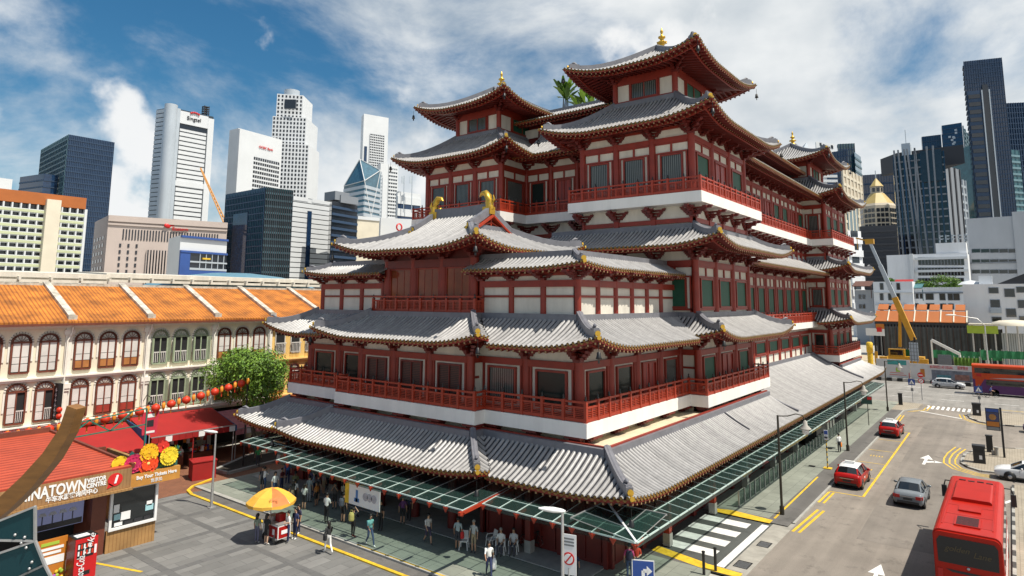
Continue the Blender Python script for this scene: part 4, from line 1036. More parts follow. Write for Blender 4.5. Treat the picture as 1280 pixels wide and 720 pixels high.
# vending boxes under the street canopy
b = thing('ticket_machine', 'dark machine with pale side panels under the long canopy near the street sign', 'machine', (69.5, 15.6, .1)); q = MB(); q.box(66.5,70.5,15.2,16.3,.1,2.1); q.build('body', 'black', b); q = MB()
for i in range(3): q.box(70.6+i*1.3,71.1+i*1.3,15.1,15.4,.1,2.3)
q.build('side_panel', 'concrete', b)
# no-stopping board and arrow sign by the temple corner
p1 = atD(711, 693, 25.2); r = thing('notice_board', 'white notice board with a red prohibition ring beside the silver lamp', 'sign', (p1.x, p1.y, .1)); MB().cyl(p1.x,p1.y,.1,p1.z-.5,.035,8).build('post','steel',r); d = V((-p1.x,-p1.y,0)).normalized(); rr = V((-d.y,d.x,0)); rr = (rr+d*.35).normalized(); n = rr.cross(ZUP)
b = MB(); c = V(p1); plate(b, c, rr, n, .62, 1.5); disc(b, c+n*.02-ZUP*.15, rr, n, .24, 1); disc(b, c+n*.034-ZUP*.15, rr, n, .18, 0); b.bar(c+n*.05-ZUP*.32-rr*.14, c+n*.05+ZUP*.02+rr*.14, .05, .01, 1, up=n)
for k_ in range(3): plate(b, c+n*.02+ZUP*(.35+.12*k_), rr, n, .45, .06, 2, .01)
b.build('sign_plate', ['signw','signr','signg'], r)
p1 = atD(804, 714, 27.5); r = thing('arrow_sign', 'blue square sign with a white arrow beside the man in red', 'sign', (p1.x, p1.y, .1)); MB().cyl(p1.x,p1.y,.1,p1.z,.035,8).build('post','steel',r); rr, n = facing(p1.x,p1.y); b = MB(); c = V(p1)+n*.06; plate(b, c, rr, n, .95, .95); plate(b, c, rr, n, .88, .88, 1, .036)
b.bar(c+n*.025-ZUP*.3, c+n*.025+ZUP*.05, .14, .01, 0, up=n); b.bar(c+n*.025+ZUP*.05, c+n*.025+ZUP*.05+rr*.2, .14, .01, 0, up=n); b.slab([c+n*.02+rr*.15+ZUP*.25, c+n*.02+rr*.15-ZUP*.15, c+n*.02+rr*.38+ZUP*.05], n*.01, 0); b.build('sign_plate', ['signw','signb'], r)
# ================================================================== SHOPHOUSES, AWNINGS, VISITOR CENTRE, TREE, LANTERNS
M.update(
 orange_tile=stripes('orange clay roof tile', (.44,.148,.015), (.27,.08,.009), 3.6, 'X', .75, .6, .5, var=.4),
 creamhouse=mat('cream painted stucco', (.80,.73,.57), .8, var=.14, scale=.5, streak=4),
 yellowhouse=mat('ochre painted stucco', (.78,.52,.18), .8, var=.14, scale=.5, streak=4),
 trim=mat('white stucco trim', (.80,.77,.69), .75, var=.1, scale=1.2),
 firewall=mat('mossy mortar ridge', (.52,.48,.41), .9, var=.5, scale=1.6, bump=.3),
 brownwood=mat('brown painted timber', (.16,.045,.025), .5, var=.2),
 sage=mat('sage green timber', (.30,.36,.24), .6, var=.15),
 shutterw=stripes('white louvred shutter', (.72,.70,.66), (.5,.48,.45), 16, 'Z', .6, .5),
 shutterb=mat('ochre shutter panel', (.42,.17,.05), .55, var=.2), shutterr=mat('red shutter panel', (.33,.04,.025), .55, var=.2),
 fan=mat('fanlight', (.55,.55,.5), .3, var=.4, scale=8), dark=mat('dark interior', (.012,.012,.013), .7, var=.3),
 awn=mat('red canvas', (.32,.009,.008), .75, var=.16, scale=.5), awn2=mat('pink canvas', (.62,.24,.28), .8, var=.25, scale=2.2), awnb=mat('blue canvas', (.03,.13,.30), .7, var=.15), brownaw=mat('brown scalloped canvas', (.12,.05,.035), .8, var=.3),
 redroof=stripes('red corrugated roof', (.42,.07,.03), (.30,.04,.018), 3.0, 'Y', .55, .55, .5, var=.14),
 plank=stripes('upright timber cladding', (.34,.19,.07), (.24,.12,.04), 5.5, 'X', .6, .82, .15, var=.3),
 fascia=stripes('timber sign fascia', (.30,.165,.07), (.22,.11,.042), 6, 'X', .6, .85, .1, var=.25),
 ticket=mat('orange brown ticket board', (.50,.23,.045), .55, var=.18), beamw=mat('varnished brown beam', (.24,.11,.028), .45, var=.3, scale=1.2, streak=.2),
 lant=mat('red silk lantern', (.58,.035,.01), .5, var=.2), lanto=mat('orange silk lantern', (.80,.30,.03), .5, var=.2),
 coke=mat('red vending machine front', (.52,.012,.014), .3, var=.1), leaf=mat('broad green leaf', (.15,.26,.028), .5, var=.3, scale=1.0, island=.5, spec=.35), leafd=mat('dark green leaf', (.085,.17,.025), .5, var=.35, scale=1.0, island=.5, spec=.35),
 bark=mat('brown bark', (.09,.065,.045), .9, var=.35, scale=6, bump=.5), teal=mat('green painted steel', (.02,.16,.11), .5, var=.15), tglass=clear_glass('blue green glass screen', (.02,.09,.11), opac=.55))
YF = 57.0
def arch(mb, x, y, z0, z1, w, mi=0, y1=None, n=10):
    """upright panel with a round head, x centre, thickness from y to y1"""
    pts = [(x-w/2, z0)]+[(x+w/2, z0)]+[(x+w/2*math.cos(PI*i/n), z1-w/2+w/2*math.sin(PI*i/n)) for i in range(n+1)]
    mb.slab([(p[0], y, p[1]) for p in pts], (0, (y1 or y)-y, 0), mi)
def arch_rim(mb, x, y0, y1, z0, z1, w, t, mi=0, n=12):
    path = [(x-w/2, z0)]+[(x+w/2*math.cos(PI-PI*i/n), z1-w/2+w/2*math.sin(PI-PI*i/n)) for i in range(n+1)]+[(x+w/2, z0)]
    for a, b in zip(path[:-1], path[1:]):
        c = ((a[0]+b[0])/2, (y0+y1)/2, (a[1]+b[1])/2); d = V((b[0]-a[0], 0, b[1]-a[1])); l = d.length
        if l < 1e-4: continue
        d.normalize(); mb.obox(c, d*(l/2+t*.28), V((0, (y1-y0)/2, 0)), V((-d.z, 0, d.x))*t/2, mi)
def arched_window(root, x, z0, z1, w, style):
    y = YF
    f = MB(); arch_rim(f, x, y-.16, y-.01, z0, z1, w, .11); zs = z1-w/2
    f.box(x-w/2, x+w/2, y-.15, y-.02, zs-.06, zs+.06); f.box(x-w/2, x+w/2, y-.2, y-.012, z0-.1, z0)
    f.box(x-.045, x+.045, y-.14, y-.03, z0, zs)
    for i in range(1, 6):
        a = PI*i/6; f.bar((x, y-.08, zs), (x+math.cos(a)*w*.46, y-.08, zs+math.sin(a)*w*.46), .03, .05, up=(0,1,0))
    o = f.build('window', {'white':'brownwood','brown':'brownwood','brown2':'brownwood','sage':'sage','open':'brownwood'}[style], root)
    p = MB(); arch(p, x, y-.04, z0, z1, w-.06, 0, y-.015); p.build('pane', 'dark', o)
    p = MB(); arch(p, x, y-.055, zs+.08, z1-.08, w*.82, 0, y-.045); p.build('fanlight', 'fan', o)
    if style == 'sage':
        q = MB()
        for s in (-1, 1): q.obox((x+s*(w/2+.12), y-.24, (z0+zs)/2), V((.07*s, -.12, 0)), V((.02,.012,0)), ZUP*((zs-z0)/2-.05))
        q.build('shutter', 'sage', o); q = MB()
        for i in range(7): q.box(x-w*.44+i*w*.88/6.4, x-w*.44+i*w*.88/6.4+.045, y-.12, y-.08, z0+.05, z0+.85)
        q.box(x-w*.46, x+w*.46, y-.13, y-.07, z0+.85, z0+.93); q.build('window_rail', 'shutterw', o)
    else:
        for s in (-1, 1):
            if style == 'open' and s > 0: continue
            q = MB(); m = 'shutterw'; xs = x+s*w*.23
            for a, b, mi in ((.52, .98, 0), (.30, .50, 0), (.03, .28, 1 if style not in ('open','white') else 0)):
                q.box(xs-w*.19, xs+w*.19, y-.10, y-.056, z0+(zs-z0)*a, z0+(zs-z0)*b, mi)
            q.build('shutter', ['shutterw', 'shutterb' if style == 'brown' else 'shutterr'], o)
        if style == 'open':
            q = MB()
            for i in range(5): q.box(x+.06+i*.11, x+.1+i*.11, y-.12, y-.08, z0+.05, z0+.8)
            q.box(x+.05, x+w*.46, y-.13, y-.07, z0+.8, z0+.88); q.build('window_rail', 'shutterw', o)
units = [(7.3,12.9,'cream shophouse at the left edge with white arched shutters','creamhouse'), (12.9,18.6,'cream shophouse with half open arched windows and a dark hanging sign','creamhouse'), (18.6,24.3,'cream shophouse with brown and ochre shutters below two arches rows','creamhouse'), (24.3,30.0,'cream shophouse with sage green open shutters behind the red banner','creamhouse'), (30.0,35.5,'cream shophouse with brown shutters partly behind the round green tree','creamhouse'), (35.5,41.2,'ochre yellow shophouse with white balconettes beside the temple roof','yellowhouse'), (41.2,46.9,'ochre shophouse mostly hidden behind the temple eaves','yellowhouse')]
for ui, (x0, x1, lb, mt) in enumerate(units):
    root = thing('shophouse', lb, 'shophouse', ((x0+x1)/2, YF+4, 0), group='row of arcaded shophouses with orange roofs')
    wl_ = MB(); wl_.box(x0, x1, YF, YF+.35, 3.9, 11.6); wl_.box(x0, x1, YF+3.0, YF+3.3, 0, 3.9); wl_.box(x0, x1, YF+12, YF+12.3, 0, 12)
    wl_.box(x0, x0+.3, YF+.36, YF+12, 3.9, 11.5); wl_.box(x1-.3, x1, YF+.36, YF+12, 0, 11.5); wl_.box(x0, x1, YF+.36, YF+3, 3.7, 3.9)
    wl_.build('wall', mt, root)
    cn = MB()
    for z, d_, h_ in ((7.45,.22,.2),(7.62,.34,.12),(4.0,.25,.25),(4.22,.42,.12),(11.25,.25,.2),(11.42,.5,.12)): cn.box(x0+.001, x1-.001, YF-d_, YF-.001, z, z+h_)
    cn.build('cornice', 'trim' if mt == 'creamhouse' else mt, root)
    pl = MB(); pl.box(x1-.22, x1+.22, YF-.16, YF-.002, 4.35, 11.24); pl.box(x1-.34, x1+.34, YF-.3, YF-.003, 6.75, 7.1); pl.box(x1-.3, x1+.3, YF-.24, YF-.003, 6.55, 6.74); pl.box(x1-.34, x1+.34, YF-.26, YF-.003, 10.75, 11.1)
    pl.box(x1-.25, x1+.25, YF-.1, YF+.25, 0, 3.89); pl.build('pilaster', 'trim', root)
    dp = MB(); dp.tube([(x1+.12,YF-.5,11.4),(x1+.1,YF-.35,10.9),(x1-.12,YF-.28,10.3),(x1-.12,YF-.28,4.4)], .06, 8); dp.build('downpipe', 'trim', root)
    rf = MB(); rf.slab([(x0,YF-.85,11.62),(x1,YF-.85,11.62),(x1,YF+6,14.45),(x0,YF+6,14.45)], (0,0,.14)); rf.slab([(x0,YF+6,14.45),(x1,YF+6,14.45),(x1,YF+13,11.5),(x0,YF+13,11.5)], (0,0,.14)); o = rf.build('roof', 'orange_tile', root)
    MB().box(x0, x1, YF-.87, YF-.8, 11.46, 11.615).build('gutter', 'brownwood', o)
    rd = MB(); rd.bar((x1,YF-.2,12.05),(x1,YF+6.1,14.66), .5, .42); rd.box(x1-.3, x1+.3, YF-.55, YF-.1, 11.75, 12.2); rd.build('party_wall', 'firewall', root)
    MB().bar((x0+.26,YF+6,14.62),(x1-.26,YF+6,14.62), .3, .2).build('roof_ridge', 'firewall', root)
    if mt == 'creamhouse':
        cx = (x0+x1)/2-.0; off = (-1.72, 0, 1.72)
        st = [('white','open'), ('white','open'), ('brown','brown2'), ('sage','sage'), ('brown','brown2')][ui]
        for k, q in enumerate(off):
            for (za, zb, s_) in ((8.15,10.85,st[0]), (4.6,7.35,st[1])):
                arched_window(root, cx+q-.1, za, zb, 1.12, s_)
                h = MB(); arch_rim(h, cx+q-.1, YF-.07, YF-.003, za+.8, zb+.16, 1.42, .12); h.build('window_hood', 'trim', root)
    else:
        for k, q in enumerate((-1.7, 0, 1.7)):
            x = (x0+x1)/2+q; f = MB(); frame_rect(f, V((x-.55,YF,0)), V((1,0,0)), V((0,-1,0)), 0, 1.1, 8.3, 10.5, .08, .1, .003); w_ = f.build('window', 'shutterw', root)
            MB().box(x-.46, x+.46, YF-.06, YF-.004, 8.4, 10.4).build('pane', 'dark', w_); q2 = MB()
            for i in range(7): q2.box(x-.5+i*.155, x-.45+i*.155, YF-.3, YF-.26, 8.2, 9.2)
            q2.box(x-.55, x+.55, YF-.33, YF-.24, 9.2, 9.28); q2.build('window_rail', 'shutterw', w_); arched_window(root, x, 4.7, 7.2, 1.1, 'brown')
    for zz in (1,):
        sh = MB(); sh.box(x0+.3, x1-.3, YF+2.85, YF+2.98, .05, 3.5); sh.build('shopfront', 'dark', root)
# dark vertical shop sign and wall lamp
s = thing('hanging_sign', 'narrow black vertical shop sign with pale characters on the cream pilaster', 'sign', (18.1, YF-.6, 4.6)); MB().box(17.95,18.25,YF-.95,YF-.2,4.6,7.2).build('board','black',s); b = MB()
for i in range(6): z = 4.9+i*.36; b.box(17.93,17.949,YF-.75,YF-.4,z,z+.05); b.box(17.93,17.949,YF-.6,YF-.55,z-.1,z+.2)
b.build('lettering','signw',s); b = MB(); b.ball((18.1,YF-1.05,4.9),.2,mi=0); b.ball((18.1,YF-1.05,5.35),.2,mi=0); b.build('lantern','lant',s)
b = MB(); b.tube([(24.3,YF-.1,5.1),(24.3,YF-.7,5.7),(24.3,YF-1.4,5.6),(24.3,YF-1.5,5.3)], .03, 6); b.lathe([(.05,.1),(.2,0),(.24,-.2),(0,-.22)], (24.3,YF-1.5,5.2), 10); b.build('wall_lamp','black',label='small black wall lamp on a curved bracket above the red banner',cat='lamp')
# awnings
def awning(x0, x1, yb, zb, yf, zf, m, label, fringe=True, cat='awning'):
    r = thing('awning', label, cat, ((x0+x1)/2, yf, 0)); b = MB(); b.slab([(x0,yb,zb),(x1,yb,zb),(x1,yf,zf),(x0,yf,zf)], (0,0,.05)); b.build('canvas', m, r)
    v = MB(); n = max(4, int((x1-x0)/.5))
    for i in range(n):
        a, c = x0+(x1-x0)*i/n, x0+(x1-x0)*(i+1)/n; v.box(a+.01, c-.01, yf-.03, yf-.005, zf-.38, zf+.03, 1 if i % 5 == 2 else 0)
    v.build('valance', [m, 'signw'] if fringe else [m, m], r); f = MB(); f.box(x0,x1,yf-.01,yf+.06,zf+.05,zf+.12)
    for x in (x0+.1, x1-.1): f.cyl(x, yf+.05, 0, zf, .04, 8)
    f.build('frame', 'steel', r); return r
a1 = awning(23.2, 29.9, YF-.5, 3.95, 52.4, 2.9, 'awn', 'bright red canvas awning with a white fringe right of the red banner')
b = MB(); b.slab([(29.95,YF-.6,3.9),(29.95,52.3,2.95),(29.95,52.3,2.5),(29.95,YF-.6,2.6)], (.05,0,0)); b.build('side_flap','awnb',a1)
a2 = awning(4, 22.9, YF-.5, 3.7, 51.2, 2.15, 'awn', 'wide red canvas awning behind the visitor centre roof', False)
b = MB(); b.slab([(22.95,YF-.6,3.9),(22.95,52.8,3.4),(22.95,52.8,2.0)], (.05,0,0)); b.build('side_flap','awnb',a2)
v = MB()
for i in range(26): x = 14.5+i*.33; v.lathe([(.0,0),(.17,.02),(.17,.75),(.0,.76)], (x,51.1,1.3+.12*math.sin(i*.7)), 8)
v.build('scalloped_valance','brownaw',a2)
a3 = awning(30.4, 36.5, YF-.4, 3.5, 53.2, 2.35, 'awn2', 'faded pink canvas awning below the round tree')
a4 = awning(36.9, 46, YF-.4, 3.4, 52.6, 2.3, 'awn2', 'faded awning with a striped fringe behind the temple eave')
for k_, (x, w_) in enumerate(((25.5,2.2),(28,2),(33.5,2.4),(38.5,3))):
    st = thing('market_stall', ('low stall of colourful goods under the red awning by the lamp','low stall of goods at the right end of the red awning','low stall of pale goods under the pink awning','long stall of goods beside the temple canopy')[k_], 'stall', (x,54.6,0), group='souvenir stalls under the awnings')
    MB().box(x-w_/2,x+w_/2,54.2,55.2,0,.85).build('table','brownwood',st); g_ = MB()
    for i in range(26): g_.obox((x+R.uniform(-w_/2+.1,w_/2-.1), R.uniform(54.3,55.1), .95+R.uniform(0,.25)), V((.1,0,0)), V((0,.1,0)), ZUP*R.uniform(.05,.2), i % 4)
    g_.build('goods',['lant','orange','signw','signb'],st); g_ = MB()
    for i in range(7): g_.obox((x-w_/2+.15+i*w_/7, 55.3, 1.9+R.uniform(-.1,.1)), V((.12,0,0)), V((0,.04,0)), ZUP*.32, i % 4)
    g_.bar((x-w_/2,55.3,2.25),(x+w_/2,55.3,2.25),.05,.05,3)
    for q in (-1,1): g_.bar((x+q*w_/2,55.3,.8),(x+q*w_/2,55.3,2.27),.05,.05,3)
    g_.build('hanging_goods',['lanto','signw','lant','signk'],st)
# red counter box, banner
r = thing('counter', 'bright red counter box beside the silver lamp on the plaza kerb', 'counter', (25.8,49.4,0)); b = MB(); b.prism([(24.9,49.2),(26.5,48.8),(26.9,50.1),(25.3,50.6)], .01, 1.3); b.build('body','awn',r); b = MB(); b.prism([(24.85,49.15),(26.55,48.75),(26.95,50.15),(25.25,50.65)], 1.3, 1.36); b.cyl(25.3,50.2,1.36,2.9,.035,8); b.build('counter_top','awn',r)
r = thing('banner', 'small red banner with pale print hanging from a post before the shophouses', 'banner', (22,50,0)); b = MB(); b.slab([(21.35,50,5.35),(22.55,50,5.35),(22.45,50,3.75),(21.45,50,3.75)], (0,.03,0)); b.build('cloth',mat('magenta red banner cloth',(.55,.03,.06),.7),r); b = MB(); b.box(21.7,22.25,49.985,49.998,4.95,5.2); b.box(21.75,22.2,49.985,49.998,4.3,4.75,1); b.box(21.65,22.3,49.985,49.998,3.85,4.0); b.build('print',['signw','signk'],r); b = MB(); b.cyl(22,50.06,0,5.45,.045,8); b.build('post','steel',r)
# lantern string: every lantern hangs from one sagging wire
pts = []
P0, P1 = V((8.0,50.0,5.45)), V((29.4,50.0,7.15))
def wire(t): p = P0+(P1-P0)*t; p.z -= 4*.75*t*(1-t)*1.0; return p
b = MB(); b.tube([wire(i/30) for i in range(31)], .02, 5); b.cyl(P1.x,P1.y,0,P1.z,.06,8); b.cyl(P0.x,P0.y,0,P0.z,.06,8); b.build('lantern_wire','black',label='sagging black wire on two poles that carries the red lanterns',cat='wire')
def lantern(c, big):
    n = 'lantern'; r = thing(n, '', 'lantern', c, group='red and orange lanterns on the sagging wire'); b = MB()
    if big: b.lathe([(.08,-.05),(.22,-.1),(.33,-.22),(.37,-.38),(.33,-.54),(.22,-.66),(.08,-.71)], c, 12); m = 'lant'
    else: b.lathe([(.05,-.05),(.13,-.12),(.15,-.3),(.15,-.5),(.11,-.6),(.05,-.62)], c, 10); m = 'lanto'
    b.build('shade', m, r); q = MB(); q.lathe([(.0,0),(.09,0),(.09,-.07),(0,-.07)], c, 8); zb = -.71 if big else -.62; q.lathe([(.09,zb+.02),(.09,zb-.05),(0,zb-.05)], c, 8); q.cyl(c[0],c[1],c[2]+zb-.4,c[2]+zb-.05,.05,6); q.build('cap_and_tassel','lanto' if big else 'lant',r); return r
LB, LS = lantern(wire(0), True), lantern(wire(.02), False)
nl = 40
for i in range(nl):
    t_ = i/(nl-1); big = i % 2 == 0; src = LB if big else LS; c = wire(t_); c.z -= .02
    o = src if i < 2 else dup(src, c)
    o.location = c; o.scale = (.84,.84,.84)
    o['label'] = 'round red silk lantern hanging from the sagging wire before the shophouses' if big else 'slim orange lantern hanging between round red ones on the wire'
# the round tree before the shophouses
def tree(name, label, base, h, crown_c, crown_r, nleaf, leaf, m, seed, trunk_r=.22, group=None, cat='tree', lumps=9):
    rr = random.Random(seed); r = thing(name, label, cat, base, group=group); b = V(base); c = V(crown_c); tk = MB()
    top = V((c.x, c.y, c.z-crown_r[2]*.1)); mid = b.lerp(top, .5)+V((rr.uniform(-.3,.3), rr.uniform(-.3,.3), 0))
    tk.tube([b, b.lerp(mid,.5)+V((.05,0,0)), mid, mid.lerp(top,.6), top], [trunk_r*1.2, trunk_r, trunk_r*.8, trunk_r*.5, trunk_r*.15], 9)
    cl = []
    for k in range(lumps):
        a = 2*PI*k/lumps+rr.uniform(-.4,.4); e = rr.uniform(-.65,.85); q = rr.uniform(.45,.72)
        p = c+V((math.cos(a)*math.cos(e)*crown_r[0]*q, math.sin(a)*math.cos(e)*crown_r[1]*q, math.sin(e)*crown_r[2]*q)); cl.append((p, rr.uniform(.32,.5)))
        s_ = mid.lerp(top, rr.uniform(.1,.8)); tk.tube([s_, s_.lerp(p,.5)+ZUP*.15, p], [trunk_r*.4, trunk_r*.25, trunk_r*.06], 6)
    cl.append((c+ZUP*crown_r[2]*.35, .5)); tk.build('trunk', 'bark', r); lf = MB()
    for i in range(nleaf):
        p0, q = cl[i % len(cl)]; d = V((rr.gauss(0,1), rr.gauss(0,1), rr.gauss(0,1))).normalized(); rad = q*(.55+.5*rr.random()**.7)
        if rr.random() < .12: rad *= 1.25
        p = p0+V((d.x*crown_r[0]*rad, d.y*crown_r[1]*rad, d.z*crown_r[2]*rad*.85)); s_ = leaf*rr.uniform(.6,1.3)
        n = (d+V((rr.uniform(-.8,.8), rr.uniform(-.8,.8), rr.uniform(-.2,1.1)))).normalized(); u = n.cross(V((rr.uniform(-1,1), rr.uniform(-1,1), .3))).normalized(); w_ = n.cross(u)
        k = (u*.5+w_*.0)
        lf.add([p-u*s_, p-w_*s_*.42+n*s_*.12, p+u*s_, p+w_*s_*.42+n*s_*.12], [(0,1,2,3)], 1 if rr.random() < .3 else 0)
    lf.build('crown', m, r); return r
tree('tree', 'round bright green tree with a leaning trunk between the shophouses and the temple', (31.0,50.6,.15), 9, (31.0,52.4,6.75), (3.45,3.5,3.45), 24000, .125, ['leaf','leafd'], 3, .2, lumps=20)
# ---- visitor centre
vc = thing('visitor_centre', 'timber clad visitor centre kiosk with a red corrugated roof and white lettering', 'kiosk', (11,43,0))
b = MB(); b.box(15.35,17.85,39.1,39.3,0,1.12); b.box(17.66,17.85,39.31,46,0,4.1); b.build('cladding','plank',vc)
b = MB(); b.box(2,17.6,45.9,46.1,0,4.2); b.box(14.6,15.3,39.2,46,0,3.4); b.build('wall','brownwood',vc)
wnd = MB(); frame_rect(wnd, V((15.4,39.12,0)), V((1,0,0)), V((0,-1,0)), 0, 2.45, 1.12, 3.25, .13, .14, .0); o = wnd.build('ticket_window','signw',vc); MB().box(15.5,17.7,39.1,39.16,1.25,3.1).build('pane','cglass',o); q = MB()
for (x, z, w_, h_, mi) in ((15.62,2.0,.28,.42,0),(15.66,1.62,.34,.3,1),(15.98,1.55,.5,.42,0),(17.25,1.75,.42,.32,1),(17.3,2.0,.3,.25,0),(15.7,1.3,.4,.18,0),(16.2,1.3,.4,.16,2),(16.7,1.3,.4,.18,2),(17.2,1.3,.35,.18,2)): q.box(x,x+w_,39.07,39.085,z,z+h_,mi)
q.build('notices',['signw',mat('pale blue paper',(.35,.6,.65),.6),'signk'],o)
b = MB(); b.box(17.86,17.9,39.5,42.5,1.2,3.0); b.build('side_window','cglass',vc)
MB().box(8.5,16.05,38.28,38.5,3.42,4.42).build('sign_fascia','fascia',vc); MB().box(8.5,16.1,38.1,39.4,3.3,3.41).build('canopy_edge','plank',vc)
rf = MB(); rf.slab([(1,38.3,4.42),(16.1,38.3,4.42),(14.3,45.4,5.6),(1,45.4,5.6)], (0,0,.1)); rf.build('roof','redroof',vc); b = MB(); b.bar((16.12,38.3,4.5),(14.3,45.4,5.68),.16,.26); b.bar((1,45.4,5.75),(14.3,45.4,5.75),.2,.4); b.build('roof_edge','brownwood',vc)
yy = 38.275
text('CHINATOWN', .74, (12.28,yy,4.0), (1,0,0), ZUP, 'signw', vc, width=3.2, bold=.02); text('VISITOR', .3, (14.36,yy,4.16), (1,0,0), ZUP, 'signw', vc, width=.92, bold=.012); text('CENTRE', .3, (14.36,yy,3.9), (1,0,0), ZUP, 'signw', vc, width=.92, bold=.012)
text('牛车水游客询问中心', .3, (13.3,yy,3.6), (1,0,0), ZUP, 'signw', vc, width=2.3, cjk=True, bold=.008)
q = MB(); c = V((15.25,yy,3.97)); q.slab([c+V((.36*math.cos(2*PI*i/20),0,.33*math.sin(2*PI*i/20))) for i in range(20)], (0,-.03,0)); q.slab([c+V((-.3,0,-.12)), c+V((-.38,0,-.4)), c+V((-.05,0,-.3))], (0,-.03,0)); q.build('badge','signr',vc); text('i', .55, (15.25,yy-.035,3.98), (1,0,0), ZUP, 'signw', vc, shear=.25, bold=.03)
# interior screen showing a dusk skyline picture
b = MB(); b.box(9,14.6,41.4,41.6,.0,3.3); b.build('back_wall','dark',vc); scn = MB(); scn.box(11.2,14.4,39.75,39.85,1.75,3.2); o = scn.build('picture_panel',emit('lit dusk picture',(.10,.11,.19),.55),vc); q = MB()
for i in range(5): x = 12.1+i*.45; q.box(x-.02,x+.02,39.72,39.749,2.05,2.45,0); q.slab([(x-.2,39.73,2.45),(x+.2,39.73,2.45),(x+.1,39.73,2.62),(x-.1,39.73,2.62)],(0,.015,0),1)
q.box(11.25,14.35,39.735,39.749,1.78,2.05,2); q.build('picture_print',['signk',mat('pale tree shape',(.4,.42,.5),.5),'signk'],o)
# ticket board with flower cut-outs
tb = thing('ticket_board', 'orange board reading Buy Your Tickets Here under big paper flowers', 'sign', (17.4,38.7,3.25)); MB().box(16.1,18.78,38.55,38.8,3.28,3.98).build('board','ticket',tb); text('Buy Your Tickets Here', .26, (17.5,38.545,3.74), (1,0,0), ZUP, 'signw', tb, width=2.15, bold=.008); text('售票处', .22, (17.5,38.545,3.45), (1,0,0), ZUP, 'signw', tb, cjk=True, width=.62)
b = MB(); b.bar((16.4,38.75,3.98),(16.4,39.3,3.3),.06,.06); b.build('bracket','steel',tb)
for (x, z, r_, np_, m, m2, nm) in ((15.55,4.62,.42,6,(.8,.55,.02),(.5,.25,.01),'y'),(16.25,4.55,.5,12,(.55,.02,.10),(.75,.5,.05),'m'),(17.0,4.42,.55,12,(.72,.06,.01),(.8,.6,.2),'o'),(17.0,4.98,.52,16,(.75,.42,.01),(.6,.3,.01),'g'),(18.1,4.62,.52,22,(.8,.6,.03),(.75,.5,.02),'b'),(17.75,5.2,.34,9,(.62,.03,.02),(.6,.05,.03),'r')):
    b = MB(); c = V((x,38.62-.03*np_/12,z))
    for ring, rr_ in ((0,1.0),(1,.68)) if np_ > 10 else ((0,1.0),):
        for k in range(np_):
            a = 2*PI*(k+.5*ring)/np_; d = V((math.cos(a),0,math.sin(a))); s_ = V((-d.z,0,d.x)); L_ = r_*rr_; w_ = L_*math.sin(PI/np_)*1.75; y_ = V((0,-.05*ring-.009*(k % 4)-.002*(k % 3),0))
            b.slab([c+y_+d*L_*.12, c+y_+d*L_*.6+s_*w_, c+y_+d*L_*.95+s_*w_*.6, c+y_+d*L_-V((0,.05,0)), c+y_+d*L_*.95-s_*w_*.6, c+y_+d*L_*.6-s_*w_], (0,.02,0))
    b.slab([c+V((r_*.62*math.cos(2*PI*i/14),.015,r_*.62*math.sin(2*PI*i/14))) for i in range(14)],(0,.012,0)); b.ball((x,c.y-.05,z),r_*.17,.05,r_*.17,mi=1); b.build('flower',[mat('petal '+nm,m,.6,var=.2,scale=3),mat('flower centre '+nm,m2,.6)],tb)
b = MB(); rr_ = random.Random(5)
for i in range(90):
    x = rr_.uniform(15.1,18.7); z = 4.05+rr_.random()**1.3*1.0; a = rr_.uniform(0,PI); s_ = rr_.uniform(.1,.22); d = V((math.cos(a),0,math.sin(a))); n = V((-d.z,0,d.x)); p = V((x,38.72+rr_.uniform(-.04,.06),z)); b.slab([p-d*s_, p+n*s_*.4, p+d*s_, p-n*s_*.4], (0,.012,0), i % 2)
b.box(15.2,18.7,38.78,38.82,3.98,4.3,1); b.build('leaf_cutout',['leaf',mat('teal leaf',(.02,.12,.10),.5)],tb)
# green steel trellis behind
b = MB()
for a, c in (((14.9,45,6.0),(19.5,45,6.4)),((14.9,45,5.2),(19.5,45,5.4)),((15,45,5.2),(16.2,45,6.1)),((16.2,45,6.1),(17.4,45,5.3)),((17.4,45,5.3),(18.6,45,6.3)),((19.5,45,0),(19.5,45,6.4)),((14.9,45,0),(14.9,45,6.0))): b.bar(a, c, .07, .07)
b.build('steel_trellis','teal',label='green painted steel trellis behind the paper flowers',cat='trellis')
# vending machine
vm = thing('vending_machine', 'red drinks vending machine with white script lettering on the plaza', 'vending machine', (13.5,36.6,0)); dv_ = (V((13.9,35.45,0))-V((13.05,36.35,0))).normalized()
A_ = V((13.15,36.3,0)); e = V((.72,-.55,0)).normalized(); n = V((-.55,-.72,0)).normalized(); w_ = .98
e = V((1,.05,0)).normalized(); n = V((.05,-1,0)).normalized(); A_ = V((12.95,36.4,0))
def vp(u, g, z): p = A_+e*u+n*g; return V((p.x,p.y,z))
b = MB(); b.obox(vp(.5,-.4,1.0), e*.5, n*.4, ZUP*.95); b.build('cabinet',mat('dark red cabinet side',(.16,.008,.008),.4),vm); b = MB(); b.obox(vp(.5,-.4,1.98), e*.5, n*.4, ZUP*.028); b.build('top','black',vm)
b = MB(); b.obox(vp(.5,.03,1.0), e*.49, n*.028, ZUP*.94); b.build('front','coke',vm); b = MB()
b.obox(vp(.46,.062,1.42), e*.36, n*.008, ZUP*.33, 0)
for row in range(2):
    for k in range(6): b.obox(vp(.16+.12*k,.075,1.3+.3*row), e*.035, n*.008, ZUP*.1, 1+(k % 2))
b.obox(vp(.5,.062,.35), e*.22, n*.006, ZUP*.09, 0); b.obox(vp(.9,.062,1.35), e*.05, n*.006, ZUP*.2, 1); b.build('display',['black','signw','lant'],vm)
